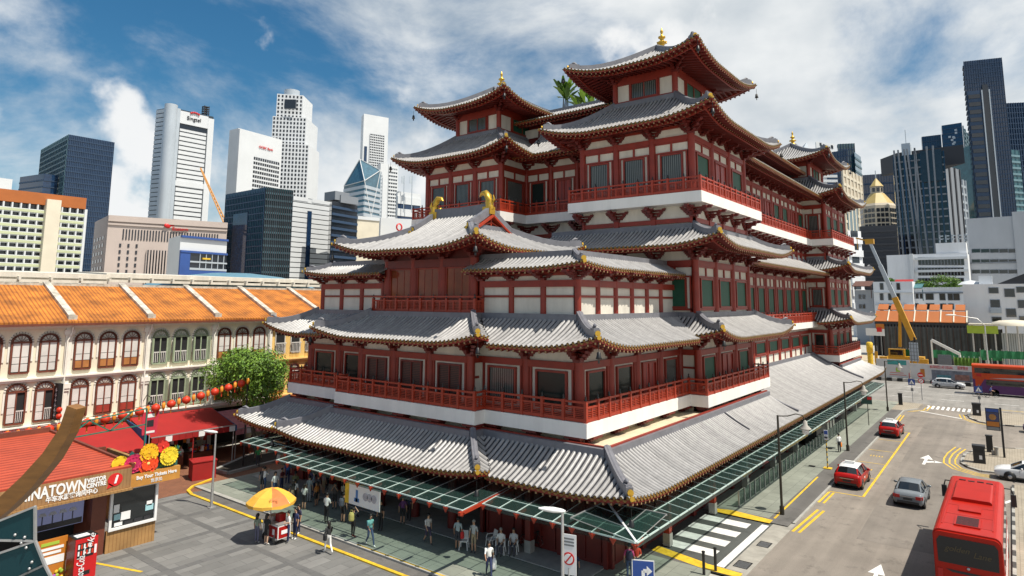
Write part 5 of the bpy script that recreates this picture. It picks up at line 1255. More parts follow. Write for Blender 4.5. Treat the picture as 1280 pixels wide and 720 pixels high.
text('Coca-Cola', .5, vp(.3,.063,.62), (n.cross(ZUP)*0+ZUP), -e, 'signw', vm, width=1.05, shear=.35); text('Coke', .44, vp(.62,.063,1.62), (ZUP+e*.25).normalized(), (-e+ZUP*.25).normalized(), 'signw', vm, shear=.3)
b = MB(); b.obox(vp(.4,-.3,2.02), e*.3, n*.2, ZUP*.012); b.build('paper','signw',vm)
# poster boards
pb = thing('poster_board', 'orange tourist poster board with flowers beside the vending machine', 'poster', (12.2,37.4,0)); b = MB(); b.box(11.7,12.95,37.35,37.42,.05,2.0); b.build('board','orange',pb); b = MB(); b.box(11.8,12.85,37.33,37.348,.85,1.2); b.box(11.85,12.6,37.33,37.348,1.72,1.86,1); b.box(11.85,12.8,37.33,37.348,1.5,1.62); b.box(11.85,12.7,37.33,37.348,1.3,1.42); b.build('print',['signw','lime'],pb); b = MB()
for i in range(16): b.ball((R.uniform(11.8,12.9),37.3,R.uniform(.1,.5)),.09,.03,.09,mi=i%3,n=7,m=4)
b.build('printed_flowers',[mat('violet print',(.35,.08,.4),.6),'lime','yel'],pb)
# near curved roof beam and glass screen of the pavilion beside the camera
cb = thing('curved_beam', 'upswept brown timber roof beam of a pavilion near the camera', 'beam', (4,15,0)); D0 = 17
pth = [((-40,668),24),((-15,647),22),((12,627),20),((40,600),19),((66,570),17),((86,538),14),((96,508),13)]; b = MB(); vs = []
fwd = V((AX.z,AY.z,0)).normalized()
for (p, w_) in pth:
    c = atD(p[0], p[1], D0); i_ = pth.index((p,w_)); q0 = atD(*pth[max(0,i_-1)][0], D0); q1 = atD(*pth[min(len(pth)-1,i_+1)][0], D0); d = (q1-q0).normalized(); s_ = d.cross(fwd).normalized()*(w_/2*D0/FPX)
    vs += [c-s_-fwd*.2, c+s_-fwd*.2, c+s_+fwd*.2, c-s_+fwd*.2]
k = len(pth); b.add(vs, [(4*i+j, 4*i+(j+1)%4, 4*i+4+(j+1)%4, 4*i+4+j) for i in range(k-1) for j in range(4)]+[(3,2,1,0),(4*k-4,4*k-3,4*k-2,4*k-1)]); b.build('beam','beamw',cb); q = atD(-40,690,D0); b = MB(); b.box(q.x-.3,q.x+.3,q.y-.3,q.y+.3,0,q.z+.1); b.build('post','beamw',cb)
gs = thing('glass_screen', 'blue green glass screen of bolted panes in the near corner', 'glass screen', (3,13,0)); D1 = 15; g_ = MB(); f_ = MB(); bo = MB()
def gp_(u, v): return atD(u, v, D1)
for poly in ([(-60,675),(44,633),(44,676),(-60,674)], [(-60,712),(44,676),(56,706),(-60,760)], [(-60,760),(56,706),(84,760),(-60,800)]):
    pts = [gp_(*p) for p in poly]; g_.slab(pts, fwd*.03)
    for a, c in zip(pts, pts[1:]+pts[:1]): f_.bar(a, c, .045, .06, up=fwd)
for u, v in ((32,671),(28,678),(34,684),(41,702),(38,710),(20,668)): p = gp_(u,v)-fwd*.03; bo.ball(p,.035,n=8,m=4)
g_.build('pane','tglass',gs); f_.build('frame','steel',gs); bo.build('bolt','steel',gs); p = gp_(-60,760); b = MB(); b.bar((p.x,p.y,0),(p.x,p.y,p.z+1.2),.2,.2); p2 = gp_(84,760); b.bar((p2.x,p2.y,0),(p2.x,p2.y,p2.z),.1,.1); b.build('post','steel',gs)
# flat cover roofs behind the shophouse ridge
for k_, (u0, v0, u1, v1, yy_, lb) in enumerate(((-20,345,135,352,78,'pale flat covered walkway roof behind the left shophouses'),(133,347,400,362,80,'pale lattice covered street roof behind the right shophouses'))):
    a, c = onY(u0, v0, yy_), onY(u1, v1, yy_); r = thing('street_cover', lb, 'roof', ((a.x+c.x)/2, yy_, 0)); b = MB(); b.slab([(a.x,yy_,a.z),(c.x,yy_,a.z),(c.x,yy_+9,a.z+.4),(a.x,yy_+9,a.z+.4)], (0,0,.5)); b.build('roof_sheet','creamw',r); b = MB(); n_ = int((c.x-a.x)/2.2)
    for i in range(n_+1): x = a.x+(c.x-a.x)*i/n_; b.bar((x,yy_-.6,a.z-.1),(x,yy_+9,a.z+.2),.2,.35)
    b.bar((a.x,yy_,a.z-.35),(c.x,yy_,a.z-.35),.2,.3)
    for x in (a.x+1,(a.x+c.x)/2,c.x-1): b.cyl(x,yy_+4,0,a.z,.25,8)
    b.build('roof_frame','creamw',r)
p0 = onY(290,352,92); b = MB(); b.lathe([(12,0),(10.5,.8),(7,1.6),(3,2.1),(0,2.2)], (p0.x,92,p0.z-.9), 24); b.cyl(p0.x,92,0,p0.z-.9,11,24); b.build('domed_roof',mat('pale blue metal roof',(.16,.32,.40),.4,.3),label='low pale blue domed roof behind the covered street',cat='roof')
# palms on the temple roof
def palm(x, y, z0, h, label, seed):
    rr = random.Random(seed); r = thing('palm_tree', label, 'palm', (x,y,z0)); t_ = MB()
    for k in range(4):
        q = V((x+rr.uniform(-.5,.5), y+rr.uniform(-.5,.5), z0)); top = q+V((rr.uniform(-.5,.5), rr.uniform(-.5,.5), h*rr.uniform(.6,1))); t_.tube([q, q.lerp(top,.5), top], [.09,.07,.05], 7)
        lf = MB()
        for i in range(9):
            a = rr.uniform(0,2*PI); el = rr.uniform(.5,1.35); d = V((math.cos(a)*math.cos(el), math.sin(a)*math.cos(el), math.sin(el))); L_ = rr.uniform(1.4,2.3); s_ = d.cross(ZUP).normalized(); m1 = top+d*L_*.55; e_ = top+d*L_+V((0,0,-.35*math.cos(el)))
            lf.add([top-s_*.03, top+s_*.03, m1+s_*.3, e_+s_*.1, e_-s_*.1, m1-s_*.3], [(0,1,2,5),(5,2,3,4)], i % 2)
        lf.build('crown', ['leaf','leafd'], r)
    t_.build('trunk','bark',r)
palm(57.5, 37.4, 33.1, 3.3, 'broad leaved palm on the temple roof, the taller left one', 4); palm(58.5, 34.9, 33.1, 2.0, 'broad leaved palm on the temple roof, the lower right one', 8)
# ================================================================== SKYLINE
M.update(t_tealg=mat('pale teal frame', (.15,.26,.30), .45, .2, var=.12, scale=.1),
 gl_navy=dark_glass('navy curtain glass', (.012,.035,.085), .08), gl_dark=dark_glass('near black glass', (.012,.016,.024), .1), gl_teal=dark_glass('teal curtain glass', (.022,.095,.115), .07), gl_blue=dark_glass('blue curtain glass', (.05,.12,.17), .08), gl_grey=dark_glass('grey window band', (.03,.04,.05), .12),
 t_white=mat('white tower cladding', (.62,.64,.66), .55, var=.06, scale=.05), t_silver=mat('silver tower cladding', (.45,.50,.55), .4, .2, var=.08, scale=.05), t_grey=mat('grey tower cladding', (.19,.21,.24), .6, var=.1, scale=.08), t_dgrey=mat('dark grey cladding', (.03,.033,.042), .6, var=.15, scale=.1), t_blue=mat('blue grey frame', (.03,.06,.115), .45, .2, var=.12, scale=.1), t_teal=mat('teal frame', (.06,.125,.155), .45, .2, var=.12, scale=.1), t_pink=mat('pinkish stone', (.50,.42,.38), .75, var=.08, scale=.1), t_cream=mat('cream concrete', (.66,.60,.48), .75, var=.1, scale=.15), t_green=mat('pale green parapet', (.50,.54,.34), .75, var=.12, scale=.2), t_orange=mat('orange roof band', (.38,.11,.022), .7, var=.12, scale=.2), t_royal=mat('royal blue cladding', (.03,.08,.28), .5, var=.15, scale=.2), gold_roof=mat('yellow roof sheet', (.52,.38,.14), .45, var=.1, scale=.3), t_beige=mat('beige stone', (.52,.45,.35), .75, var=.1, scale=.2), r_white=mat('white walk-up wall', (.74,.75,.77), .75, var=.1, scale=.3, streak=4), r_grey=mat('pale grey block wall', (.40,.42,.45), .75, var=.08, scale=.15, streak=3))
def corner3(L_, C_, R_, D):
    """plan corners of a block from its three visible top corners; D = metres to the middle one"""
    c = atD(*C_, D); return onz(*L_, c.z), c, onz(*R_, c.z)
def block(name, label, plan, zt, core, faces, z0=0, cat='building', extra=None, group=None, top=None):
    """plan: left, corner, right points. faces: one dict per visible face with bands / mullions"""
    l, c, r = [V((p.x, p.y, 0)) for p in plan]; q = l+r-c
    root = thing(name, label, cat, ((l.x+r.x)/2, (l.y+r.y)/2, 0), group=group)
    MB().prism([l, c, r, q], z0, zt).build('glazing' if core.startswith('gl') else 'wall', core, root)
    for (a, b), F in zip(((l, c), (c, r)), faces):
        if not F: continue
        e = b-a; L_ = e.length; e.normalize(); n = V((e.y, -e.x, 0)); mid = (a+b)/2
        if n.dot(mid) > 0: n = -n
        za, zb = F.get('z', (z0, zt)); u0, u1 = F.get('u', (0, 1)); u0 *= L_; u1 *= L_
        def R_(mb, x0, x1, zz0, zz1, t, mi=0):
            p = a+e*((x0+x1)/2)+n*(t/2); mb.obox((p.x, p.y, (zz0+zz1)/2), e*((x1-x0)/2), n*(t/2), ZUP*((zz1-zz0)/2), mi)
        if F.get('nb'):
            mb = MB(); st = (zb-za)/F['nb']
            for i in range(F['nb']): R_(mb, u0, u1, za+i*st, za+i*st+st*F.get('bf', .4), F.get('bt', .5))
            mb.build('spandrel', F.get('bm', 't_white'), root)
        if F.get('nm'):
            mb = MB(); st = (u1-u0)/F['nm']; w_ = st*F.get('mf', .2)
            for i in range(F['nm']+1): x = u0+i*st; R_(mb, max(u0, x-w_/2), min(u1, x+w_/2), za, zb, F.get('mt', .7))
            mb.build('mullion', F.get('mm', F.get('bm', 't_white')), root)
        for (fu0, fu1, fz0, fz1, t, m_, nm) in F.get('panels', ()):
            mb = MB(); R_(mb, fu0*L_, fu1*L_, z0+(zt-z0)*fz0, z0+(zt-z0)*fz1, t); mb.build(nm, m_, root)
    return root
def face_text(body, size, a, b, f, z, m, root, out=1.2, width=None):
    e = (V(b)-V(a)); e.z = 0; L_ = e.length; e.normalize(); n = V((e.y, -e.x, 0)); p = V(a)+e*(L_*f)
    if n.dot(p) > 0: n = -n
    return text(body, size, (p.x+n.x*out, p.y+n.y*out, z), e, ZUP, m, root, depth=.4, width=width)
# --- left skyline
Yh = 262; a, b = onY(-40,231,Yh), onY(107,248,Yh)
hd = thing('apartment_block', 'long cream and pale green apartment slab with an orange roof band at the left edge', 'building', (a.x+40,Yh,0)); zt = b.z; w0 = MB(); w0.box(a.x, b.x, Yh+.5, Yh+14, 0, zt-.2); w0.build('wall','gl_dark',hd)
MB().box(a.x, b.x, Yh-1, Yh+14.5, zt-4.0, zt).build('roof_band','t_orange',hd); q = MB(); q2 = MB(); nf = 17; st = (zt-4.6)/nf
for i in range(nf): q.box(a.x, b.x-.2, Yh-.8, Yh+.4, i*st, i*st+.55*st, 0); q2.box(a.x, b.x-.2, Yh-1.0, Yh-.81, i*st+.12*st, i*st+.45*st)
q.build('parapet','t_white',hd); q2.build('parapet_panel','t_green',hd); q = MB(); n_ = 14
for i in range(n_+1): x = b.x-(b.x-a.x)*i/n_; q.box(x-.22, x+.22, Yh-.95, Yh+.4, 0, zt-4.1)
q.build('pier','t_white',hd); px_ = onY(64,262,Yh).x; w_ = onY(73,262,Yh).x-onY(55,262,Yh).x; MB().box(px_-w_/2, px_+w_/2, Yh-2.5, Yh+.4, 0, zt-2).build('stair_tower','t_cream',hd); MB().box(b.x-.2,b.x+.6,Yh-1.1,Yh+14.4,0,zt-4.1).build('gable_wall','t_white',hd)
P = corner3((52,187),(86,168),(143,178),430); bk = block('office_tower','dark navy glass office tower with a lower stepped left shoulder',P,P[1].z,'gl_navy',[dict(nb=34,bf=.3,bm='t_teal',nm=18,mf=.12,bt=.3,mt=.4),dict(nb=34,bf=.22,bm='t_blue',nm=26,mf=.25,mt=.5,bt=.3)])
l2 = atD(24,232,440); c2 = atD(55,217,428); dr = (P[2]-P[1]).normalized(); MB().prism([(c2.x,c2.y),(c2.x+dr.x*8,c2.y+dr.y*8),(l2.x+dr.x*8,l2.y+dr.y*8),(l2.x,l2.y)],0,c2.z).build('shoulder','gl_navy',bk); q = MB()
for i in range(22): z = c2.z*i/22; q.bar((l2.x,l2.y,z),(c2.x,c2.y,z),.6,1.0); q.bar((c2.x,c2.y,z),(c2.x+dr.x*8,c2.y+dr.y*8,z),.6,.8)
q.build('shoulder_band','t_blue',bk)
P = corner3((196,137),(214,134),(267,146),540); c_, r_ = P[1], P[2]; zt = c_.z
bk = block('office_tower','tall white office tower with a rounded corner column and a red dotted name sign',P,zt,'gl_grey',[dict(nb=46,bf=.8,bm='t_silver',bt=.5),dict(z=(0,zt*.915),u=(.22,.84),nb=40,bf=.74,bm='t_white',bt=1.0,panels=[(0,.2,0,1,1.6,'t_silver','corner_pier'),(.86,1.0,0,.985,1.6,'t_white','corner_pier'),(.2,.86,.93,.992,1.4,'t_white','crown_panel'),(.2,.86,.905,.918,1.2,'gl_dark','shadow_gap'),(.2,.86,.62,.645,1.3,'t_white','belt'),(.2,.86,.34,.365,1.3,'t_white','belt')])])
MB().cyl(c_.x,c_.y,0,zt+2,5,20).build('corner_column','t_silver',bk); face_text('Singtel',4.6,c_,r_,.52,zt-6.6,'signk',bk,1.5); q = MB(); e = (r_-c_).normalized()
for i in range(5): p = c_+e*((r_-c_).length*(.44+.045*i)); q.ball((p.x-2*e.y*-1,p.y-2*abs(e.x),zt-1.6+.8*math.sin(i*.8)),.9,n=8,m=5)
q.build('dot_emblem','signr',bk); q = MB(); p = c_+e*((r_-c_).length*.85)
for dx in (-2,2):
    for dy in (-2,2): q.cyl(p.x+dx,p.y+dy+4,zt,zt+9,.4,6)
for k in range(4): q.box(p.x-2.4,p.x+2.4,p.y+1.6,p.y+6.4,zt+2+k*2,zt+2.5+k*2)
q.build('roof_mast','t_dgrey',bk)
P = corner3((287,163),(298,160),(353,175),620); c_, r_ = P[1], P[2]; zt = c_.z
bk = block('office_tower','white office tower with a recessed window grid and a red round bank sign',P,zt,'t_white',[None,dict(z=(0,zt*.86),u=(.34,.94),nb=34,bf=.36,bm='t_white',bt=1.4,nm=12,mf=.14,mt=1.5,mm='t_white',panels=[(.34,.94,.0,.862,.6,'gl_dark','window_recess'),(.0,.33,0,.995,2.3,'t_white','end_wall')])])
face_text('OCBC Bank',3.4,c_,r_,.62,zt*.925,'signr',bk,.4); q = MB(); e = (r_-c_).normalized(); p = c_+e*((r_-c_).length*.28); n = V((e.y,-e.x,0)); n = n if n.dot(p) < 0 else -n; disc(q,V((p.x,p.y,zt*.927))+n*.1,e,n,2.6,0,.4); q.build('round_emblem','signr',bk)
def stepped(u0, v0, u1, v1, D, dep=30):
    l, r = atD(u0, v0, D), atD(u1, v1, D+12); d = V((l.x,l.y,0)).normalized(); return l, r, d
bk = None
uob = thing('office_tower','tallest white stepped tower with a grid of small dark windows','building',atD(362,300,740)*1); uob.location.z = 0
for (u0,v0,u1,v1,D,dp) in ((352,179,386,183,728,40),(341,145,383,148,740,44),(346.5,117,379,121,752,36)):
    l, r = atD(u0,v0,D), atD(u1,v1,D+6); r.z = l.z; d = V((AX.z,AY.z,0)).normalized()*dp; q = MB(); q.prism([(l.x,l.y),(r.x,r.y),(r.x+d.x,r.y+d.y),(l.x+d.x,l.y+d.y)],0,l.z); q.build('wall','t_white',uob); q = MB(); e = (r-l); L_ = e.length; e.normalize(); n = V((e.y,-e.x,0)); n = n if n.dot(l) < 0 else -n
    nx, nz = int(L_/3.7), int(l.z/4.7)
    for i in range(nx):
        for j in range(int(nz*.35), nz): p = l+e*((i+.5)*L_/nx); q.obox((p.x+n.x*.1,p.y+n.y*.1,(j+.45)*l.z/nz), e*.95, n*.1, ZUP*1.35)
    q.build('window_grid','gl_dark',uob,kind='stuff')
l = atD(357,121,745); r = atD(371,123,745); q = MB(); q.slab([(l.x,l.y,l.z-4),(r.x,r.y,l.z-4),(r.x,r.y,l.z-15),(l.x,l.y,l.z-15)],-V((AX.z,AY.z,0))*3); q.build('crown_recess','gl_dark',uob); q = MB(); p = atD(365,117,765); q.cyl(p.x,p.y,p.z-4,p.z+3,9,16); q.build('crown_drum','t_silver',uob)
P = corner3((283,243),(332,234),(366,238),255); zt = P[1].z; block('office_block','blue green glass office block with darker recessed panel on its left face',P,zt,'gl_teal',[dict(nb=22,bf=.16,bm='t_blue',nm=24,mf=.2,mt=.35,bt=.3,panels=[(.25,.62,0,.84,.5,'gl_navy','dark_bay')]),dict(nb=22,bf=.3,bm='t_teal',nm=14,mf=.42,mm='gl_dark',mt=.6,bt=.35)])
P = corner3((366,239),(367,245),(414,251),300); P = (atD(364,246,312), atD(366,245,300), atD(415,251,318)); zt = P[1].z; block('office_block','white office block with fine horizontal bands and one dark vertical slot',P,zt,'gl_grey',[None,dict(nb=26,bf=.84,bm='t_white',bt=.5,panels=[(.36,.46,0,.9,.9,'gl_navy','dark_slot'),(.0,.36,.97,1.0,.7,'t_white','coping'),(.46,1,.97,1.0,.7,'t_white','coping')])])
P = (atD(412,253,300), atD(415,251,290), atD(447,256,305)); bk = block('office_block','dark glass office block left of the pointed blue tower',P,P[1].z,'gl_dark',[None,dict(nb=18,bf=.35,bm='t_blue',bt=.5)]); q = MB(); p = atD(421,249,298); q.box(p.x-4,p.x+4,p.y-4,p.y+4,p.z-1,p.z+3); p = atD(432,250,300); q.box(p.x-5,p.x+5,p.y-3,p.y+3,p.z-2,p.z+1.5); q.build('roof_plant','t_grey',bk)
P = (atD(119,274,262), atD(136,269,240), atD(284,284,262)); zt = P[1].z; c_, r_ = P[1], P[2]; bk = block('office_block','pinkish stone office block with tall dark window strips and a red lion coloured sign',P,zt,'t_pink',[dict(nb=0,panels=[(.12+.2*i,.2+.2*i,.48+.065*j,.51+.065*j,.15,'gl_dark','window') for i in range(4) for j in range(6)]),dict(u=(.32,.7),z=(0,zt*.72),nm=16,mf=.5,mm='t_pink',mt=.9,panels=[(.32,.7,0,.72,.3,'gl_dark','window_strip')]+[(.12+.024*i,.13+.024*i,.80,.89,.2,'gl_dark','window') for i in range(34)]+[(.1+.065*i,.116+.065*i,.46+.055*j,.49+.055*j,.2,'gl_dark','window') for i in range(3) for j in range(6)]+[(0,1,.95,1.0,.8,'t_pink','cornice'),(0,1,.92,.935,.5,'t_pink','cornice')])])
face_text('Great',1.9,c_,r_,.57,zt*.965,'signr',bk,.3); face_text('Eastern',1.9,c_,r_,.585,zt*.915,'signr',bk,.3); q = MB(); e = (r_-c_).normalized(); p = c_+e*((r_-c_).length*.48); q.ball((p.x,p.y-.5,zt*.94),1.7,.4,1.0,n=10,m=6); q.ball((p.x+1.4,p.y-.5,zt*.95),.8,.4,.8,n=10,m=6); q.build('red_emblem','signr',bk)
P = (atD(211,297,212), atD(226,294,200), atD(284,299,214)); zt = P[1].z; bk = block('construction_block','unfinished block with a white boxed top storey and royal blue lower walls',P,zt,'t_white',[None,dict(panels=[(0,1,.84,.86,.8,'t_royal','blue_edge'),(0,1,.98,1.0,.8,'t_royal','blue_edge'),(.2,1,.68,.84,.3,'gl_dark','open_floor'),(.2,1,.75,.765,.7,'t_silver','floor_edge'),(.2,1,.68,.70,.7,'t_silver','floor_edge'),(0,.2,0,.84,.6,'t_royal','blue_wall'),(.45,.62,.785,.80,.9,'yel','yellow_beam'),(.2,1,0,.68,.6,'t_royal','blue_wall')]+[(.14+.13*i,.155+.13*i,.7,.84,.6,'t_silver','column') for i in range(2,7)])])
q = MB(); a_, b_ = atD(251,211,330), atD(281,278,300); e = (b_-a_); s_ = V((1.1,.6,0))
for o in (s_, -s_, ZUP*1.4): q.tube([a_+o*.3, b_+o], .3, 5)
for i in range(16): p = a_+e*(i/16); p2 = a_+e*((i+1)/16); q.tube([p+s_*(.3+.7*i/16), p2-s_*(.3+.7*i/16)], .18, 4); q.tube([p-s_*(.3+.7*i/16), p2+ZUP*1.2*(.3+.7*i/16)], .18, 4)
q.cyl(b_.x,b_.y,0,b_.z,1.3,8); q.build('tower_crane',mat('orange crane steel',(.55,.27,.08),.6),label='thin orange lattice crane boom before the white name sign tower',cat='crane')
P = (atD(452,144,830), atD(455,142,815), atD(486,141,835)); zt = P[1].z; l_, c_, r_ = P; bk = block('office_tower','slender white tower with faint lettering along its flat top',P,zt,'t_white',[None,dict(u=(.26,.84),z=(zt*.45,zt*.9),nb=34,bf=.4,bm='t_white',bt=1.2,nm=8,mf=.22,mt=1.4,panels=[(.26,.84,.45,.9,.5,'gl_dark','window_recess'),(.06,.16,0,.83,.8,'gl_navy','dark_slot')])]); face_text('oueinburse'[:3].upper(),8,c_,r_,.5,zt*.93,'t_silver',bk,2,width=22) if False else None
P = (atD(472,206,806), atD(476,204,800), atD(498,204,815)); block('office_tower','lower white wing with thin window bands beside the slender white tower',P,P[1].z,'t_white',[None,dict(u=(.45,.95),nb=40,bf=.5,bm='t_white',bt=1,nm=4,mf=.2,panels=[(.45,.95,0,.95,.5,'gl_grey','window_grid'),(.02,.12,0,.9,.7,'gl_navy','dark_slot')])])
fp = [atD(430,233,500), atD(456,226,480), atD(476,213,500)]; tp_ = atD(450,199,500); bt = thing('pointed_tower','faceted blue glass tower with a slanting pointed top','building',(fp[1].x,fp[1].y,0)); d = V((AX.z,AY.z,0)).normalized()*40; q = MB(); g0 = [V((p.x,p.y,0)) for p in fp]; bk_ = V((fp[1].x,fp[1].y,0))+d*1.6; tb_ = [V((p.x,p.y,p.z)) for p in fp]; bb = V((bk_.x,bk_.y,tp_.z-3))
q.add(g0+tb_+[bk_, bb, tp_], [(0,1,4,3),(1,2,5,4),(2,6,7,5),(6,0,3,7),(3,4,8),(4,5,8),(5,7,8),(7,3,8)]); q.build('glazing','gl_blue',bt); q = MB()
for i in range(24):
    z = tb_[1].z*i/24; q.bar((g0[0].x,g0[0].y,z),(g0[1].x,g0[1].y,z),.8,2.4); q.bar((g0[1].x,g0[1].y,z),(g0[2].x,g0[2].y,z),.8,2.4)
q.build('spandrel','t_silver',bt); q = MB()
for a_, b_ in ((tb_[0],tp_),(tb_[1],tp_),(tb_[2],tp_),(tb_[0],tb_[1]),(tb_[1],tb_[2]),(tb_[1],g0[2]+ZUP*tb_[1].z*.45),(g0[1]+ZUP*tb_[1].z*.4,tb_[2])): q.bar(a_-d*.02, b_-d*.02, .4, .5)
q.build('facet_edge','t_white',bt)
P = (atD(495,241,560), atD(497,239,550), atD(526,237,565)); bk = block('office_block','low white office block with dark bands and two flag masts',P,P[1].z,'t_white',[None,dict(nb=10,bf=.6,bm='t_white',bt=.8,panels=[(.02,.98,0,.9,.4,'gl_navy','window_band')])]); q = MB()
for u in (505,515): p = atD(u,237,550); q.cyl(p.x,p.y,p.z-20,p.z+12,.35,6); q.slab([(p.x,p.y,p.z+12),(p.x-3,p.y,p.z+11),(p.x-3,p.y,p.z+5),(p.x,p.y,p.z+5)],(0,.2,0))
q.build('flag_mast','t_silver',bk)
P = (atD(472,274,352), atD(476,272,345), atD(520,275,352)); bk = block('office_block','pale box building with a small red ring emblem behind the temple hall',P,P[1].z,'t_white',[None,dict(panels=[(.05,.9,.3,.5,.3,'gl_navy','window_band'),(.05,.9,.0,.15,.3,'gl_navy','window_band')])]); p = atD(499,284,340); q = MB(); q.lathe([(1.5,-.3),(2.1,-.3),(2.1,.3),(1.5,.3),(1.5,-.3)],(0,0,0),18); q.v = [(x+p.x, z+p.y, y+p.z) for x,y,z in q.v]; q.build('ring_emblem','signr',bk)
P = (atD(444,272,335), atD(447,270,328), atD(474,280,335)); block('office_block','plain cream block right of the dark glass block',P,P[1].z,'t_cream',[None,dict(panels=[(0,1,.97,1,.5,'t_white','coping')])])
p = atD(-2,222,330); MB().box(p.x-8,p.x+6,p.y,p.y+12,0,p.z).build('white_tower','t_white',label='white tower top peeping over the orange roof band',cat='building')
# --- right skyline
P = (atD(1203,77,410), atD(1204,77,402), atD(1252,72,395)); zt = P[1].z
bk = block('residential_tower','tallest dark residential tower with a deep vertical slot and a teal lower half',P,zt,'gl_navy',[dict(nb=50,bf=.2,bm='t_blue'),dict(nb=56,bf=.18,bm='t_blue',nm=16,mf=.16,mt=.4,bt=.3,panels=[(.42,.56,0,.9,1.0,'gl_dark','vertical_slot'),(.02,.36,.36,.88,.7,'t_blue','balcony_stack'),(.38,.41,.0,.88,1.4,'t_silver','slot_fin'),(.57,.60,0,.88,1.4,'t_silver','slot_fin')]+[(.04,.34,.37+.03*j,.385+.03*j,1.1,'gl_dark','balcony_gap') for j in range(17)])])
l, r = atD(1212,182,398), atD(1273,186,410); d = V((AX.z,AY.z,0)).normalized()*26; q = MB(); q.prism([(l.x,l.y),(r.x,r.y),(r.x+d.x,r.y+d.y),(l.x+d.x,l.y+d.y)],0,l.z); q.build('lower_block','gl_teal',bk); q = MB(); e = (r-l); L_ = e.length; e.normalize(); n = V((e.y,-e.x,0)); n = n if n.dot(l) < 0 else -n
for j in range(28): z = l.z*j/28; a_ = l+e*.3; q.bar((l.x,l.y,z),(l.x+e.x*L_*.40,l.y+e.y*L_*.40,z),1.0,1.3); q.bar((l.x+e.x*L_*.52,l.y+e.y*L_*.52,z),(r.x,r.y,z),1.0,1.3)
for i in range(13): p = l+e*(L_*i/12); q.bar((p.x,p.y,0),(p.x,p.y,l.z),.5,.9,up=(0,1,0))
q.build('lower_grid','t_tealg',bk); q = MB(); p = l+e*L_*.46+n*.6; q.obox((p.x,p.y,l.z/2), e*(L_*.05), n*.5, ZUP*(l.z/2)); q.build('vertical_slot','gl_dark',bk)
def box2(label, u0, v0, u1, v1, D, core, F, name='office_tower', dd=8, cat='building'):
    hz_ = 370+(u1+405)*.0054; D1 = D*max(.9, min(1.1, (hz_-v0)/max(1, hz_-v1))); P = (atD(u0-1,v0,D+6), atD(u0,v0,D), atD(u1,v1,D1)); return block(name, label, P, P[1].z, core, [None, F]), P
box2('dark navy tower cut by the right edge of the photo',1257,129,1300,127,470,'gl_navy',dict(nb=40,bf=.2,bm='t_blue',nm=14,mf=.2))
b3, P = box2('dark blue tower with scattered pale dashes on its glass',1177,157,1202,153,560,'gl_navy',dict(nb=40,bf=.12,bm='t_blue',bt=.4)); rr = random.Random(3); q = MB(); l, r = P[1], P[2]; e = r-l; L_ = e.length; e.normalize(); n = V((e.y,-e.x,0)); n = n if n.dot(l) < 0 else -n
for i in range(40): f = rr.uniform(0,.8); z = l.z*rr.uniform(.4,.97); p = l+e*(L_*f)+n*.3; q.obox((p.x,p.y,z), e*L_*.06, n*.3, ZUP*.8)
q.build('pale_dash','t_silver',b3)
box2('pale blue glass side of the dashed tower',1203,157,1214,175,575,'gl_blue',dict(nb=40,bf=.25,bm='t_teal',nm=4,mf=.3))
box2('dark blue tower left of the dashed tower',1152,171,1176,168,580,'gl_navy',dict(nb=30,bf=.12,bm='t_blue',nm=8,mf=.15))
b4, P = box2('hotel tower with slanting pale fins over a dark window grid',1116,196,1180,188,335,'gl_dark',dict(nb=24,bf=.2,bm='t_grey',bt=.6,nm=9,mf=.3,mm='gl_navy',mt=.7)); l, r = P[1], P[2]; e = r-l; L_ = e.length; e.normalize(); n = V((e.y,-e.x,0)); n = n if n.dot(l) < 0 else -n; q = MB(); zt = l.z
for f0, f1 in ((.12,.28),(.24,.42),(.30,.52),(.45,.36),(.45,.62),(.68,.70),(.80,.78),(.04,.10)):
    p0, p1 = l+e*(L_*f0)+n*1.2, l+e*(L_*f1)+n*1.2; q.bar((p0.x,p0.y,zt+3),(p1.x,p1.y,0),.75,.8,up=n)
q.build('slanting_fin','t_grey',b4); q = MB(); c = atD(1150,195,350); d = V((AX.z,AY.z,0)).normalized(); q.obox((c.x,c.y,zt+1), e*15, d*8, ZUP*5); q.build('roof_plant','t_dgrey',b4); q = MB()
for i in range(int(4)): p = l+e*(L_*(.6+.1*i))+n*.8; q.obox((p.x,p.y,zt*.92), e*(L_*.05), n*.5, ZUP*zt*.09)
q.build('dark_screen','gl_dark',b4); q = MB(); p = atD(1133,185,345); q.box(p.x-3,p.x+3,p.y-2,p.y+2,zt,p.z+2); q.cyl(p.x,p.y,p.z,p.z+10,.2,6); q.build('roof_mast','t_silver',b4)
box2('grey blank side slab right of the finned hotel',1179,206,1199,212,345,'t_grey',dict(nm=3,mf=.2,mm='t_dgrey',mt=.5),'office_block')
box2('slim grey tower with rounded top right of the finned hotel',1194,222,1206,226,380,'t_grey',dict(nb=18,bf=.3,bm='t_silver',nm=3,mf=.3))
box2('long navy block behind the golden roofed tower',1078,219,1118,216,520,'gl_navy',dict(nb=14,bf=.15,bm='t_blue',nm=12,mf=.12),'office_block')
p = atD(1100,300,430); gt = thing('golden_roof_tower','beige round cornered tower with a stepped golden roof and spire','building',(p.x,p.y,0))
def zv(v, D=430): return atD(1100, v, D).z
def rad(px): return px*430/FPX
b = MB()
def octo(b, r0, z0, r1, z1, mi=0): b.lathe([(r0,z0),(r1,z1)], (p.x,p.y,0), 8, mi, False)
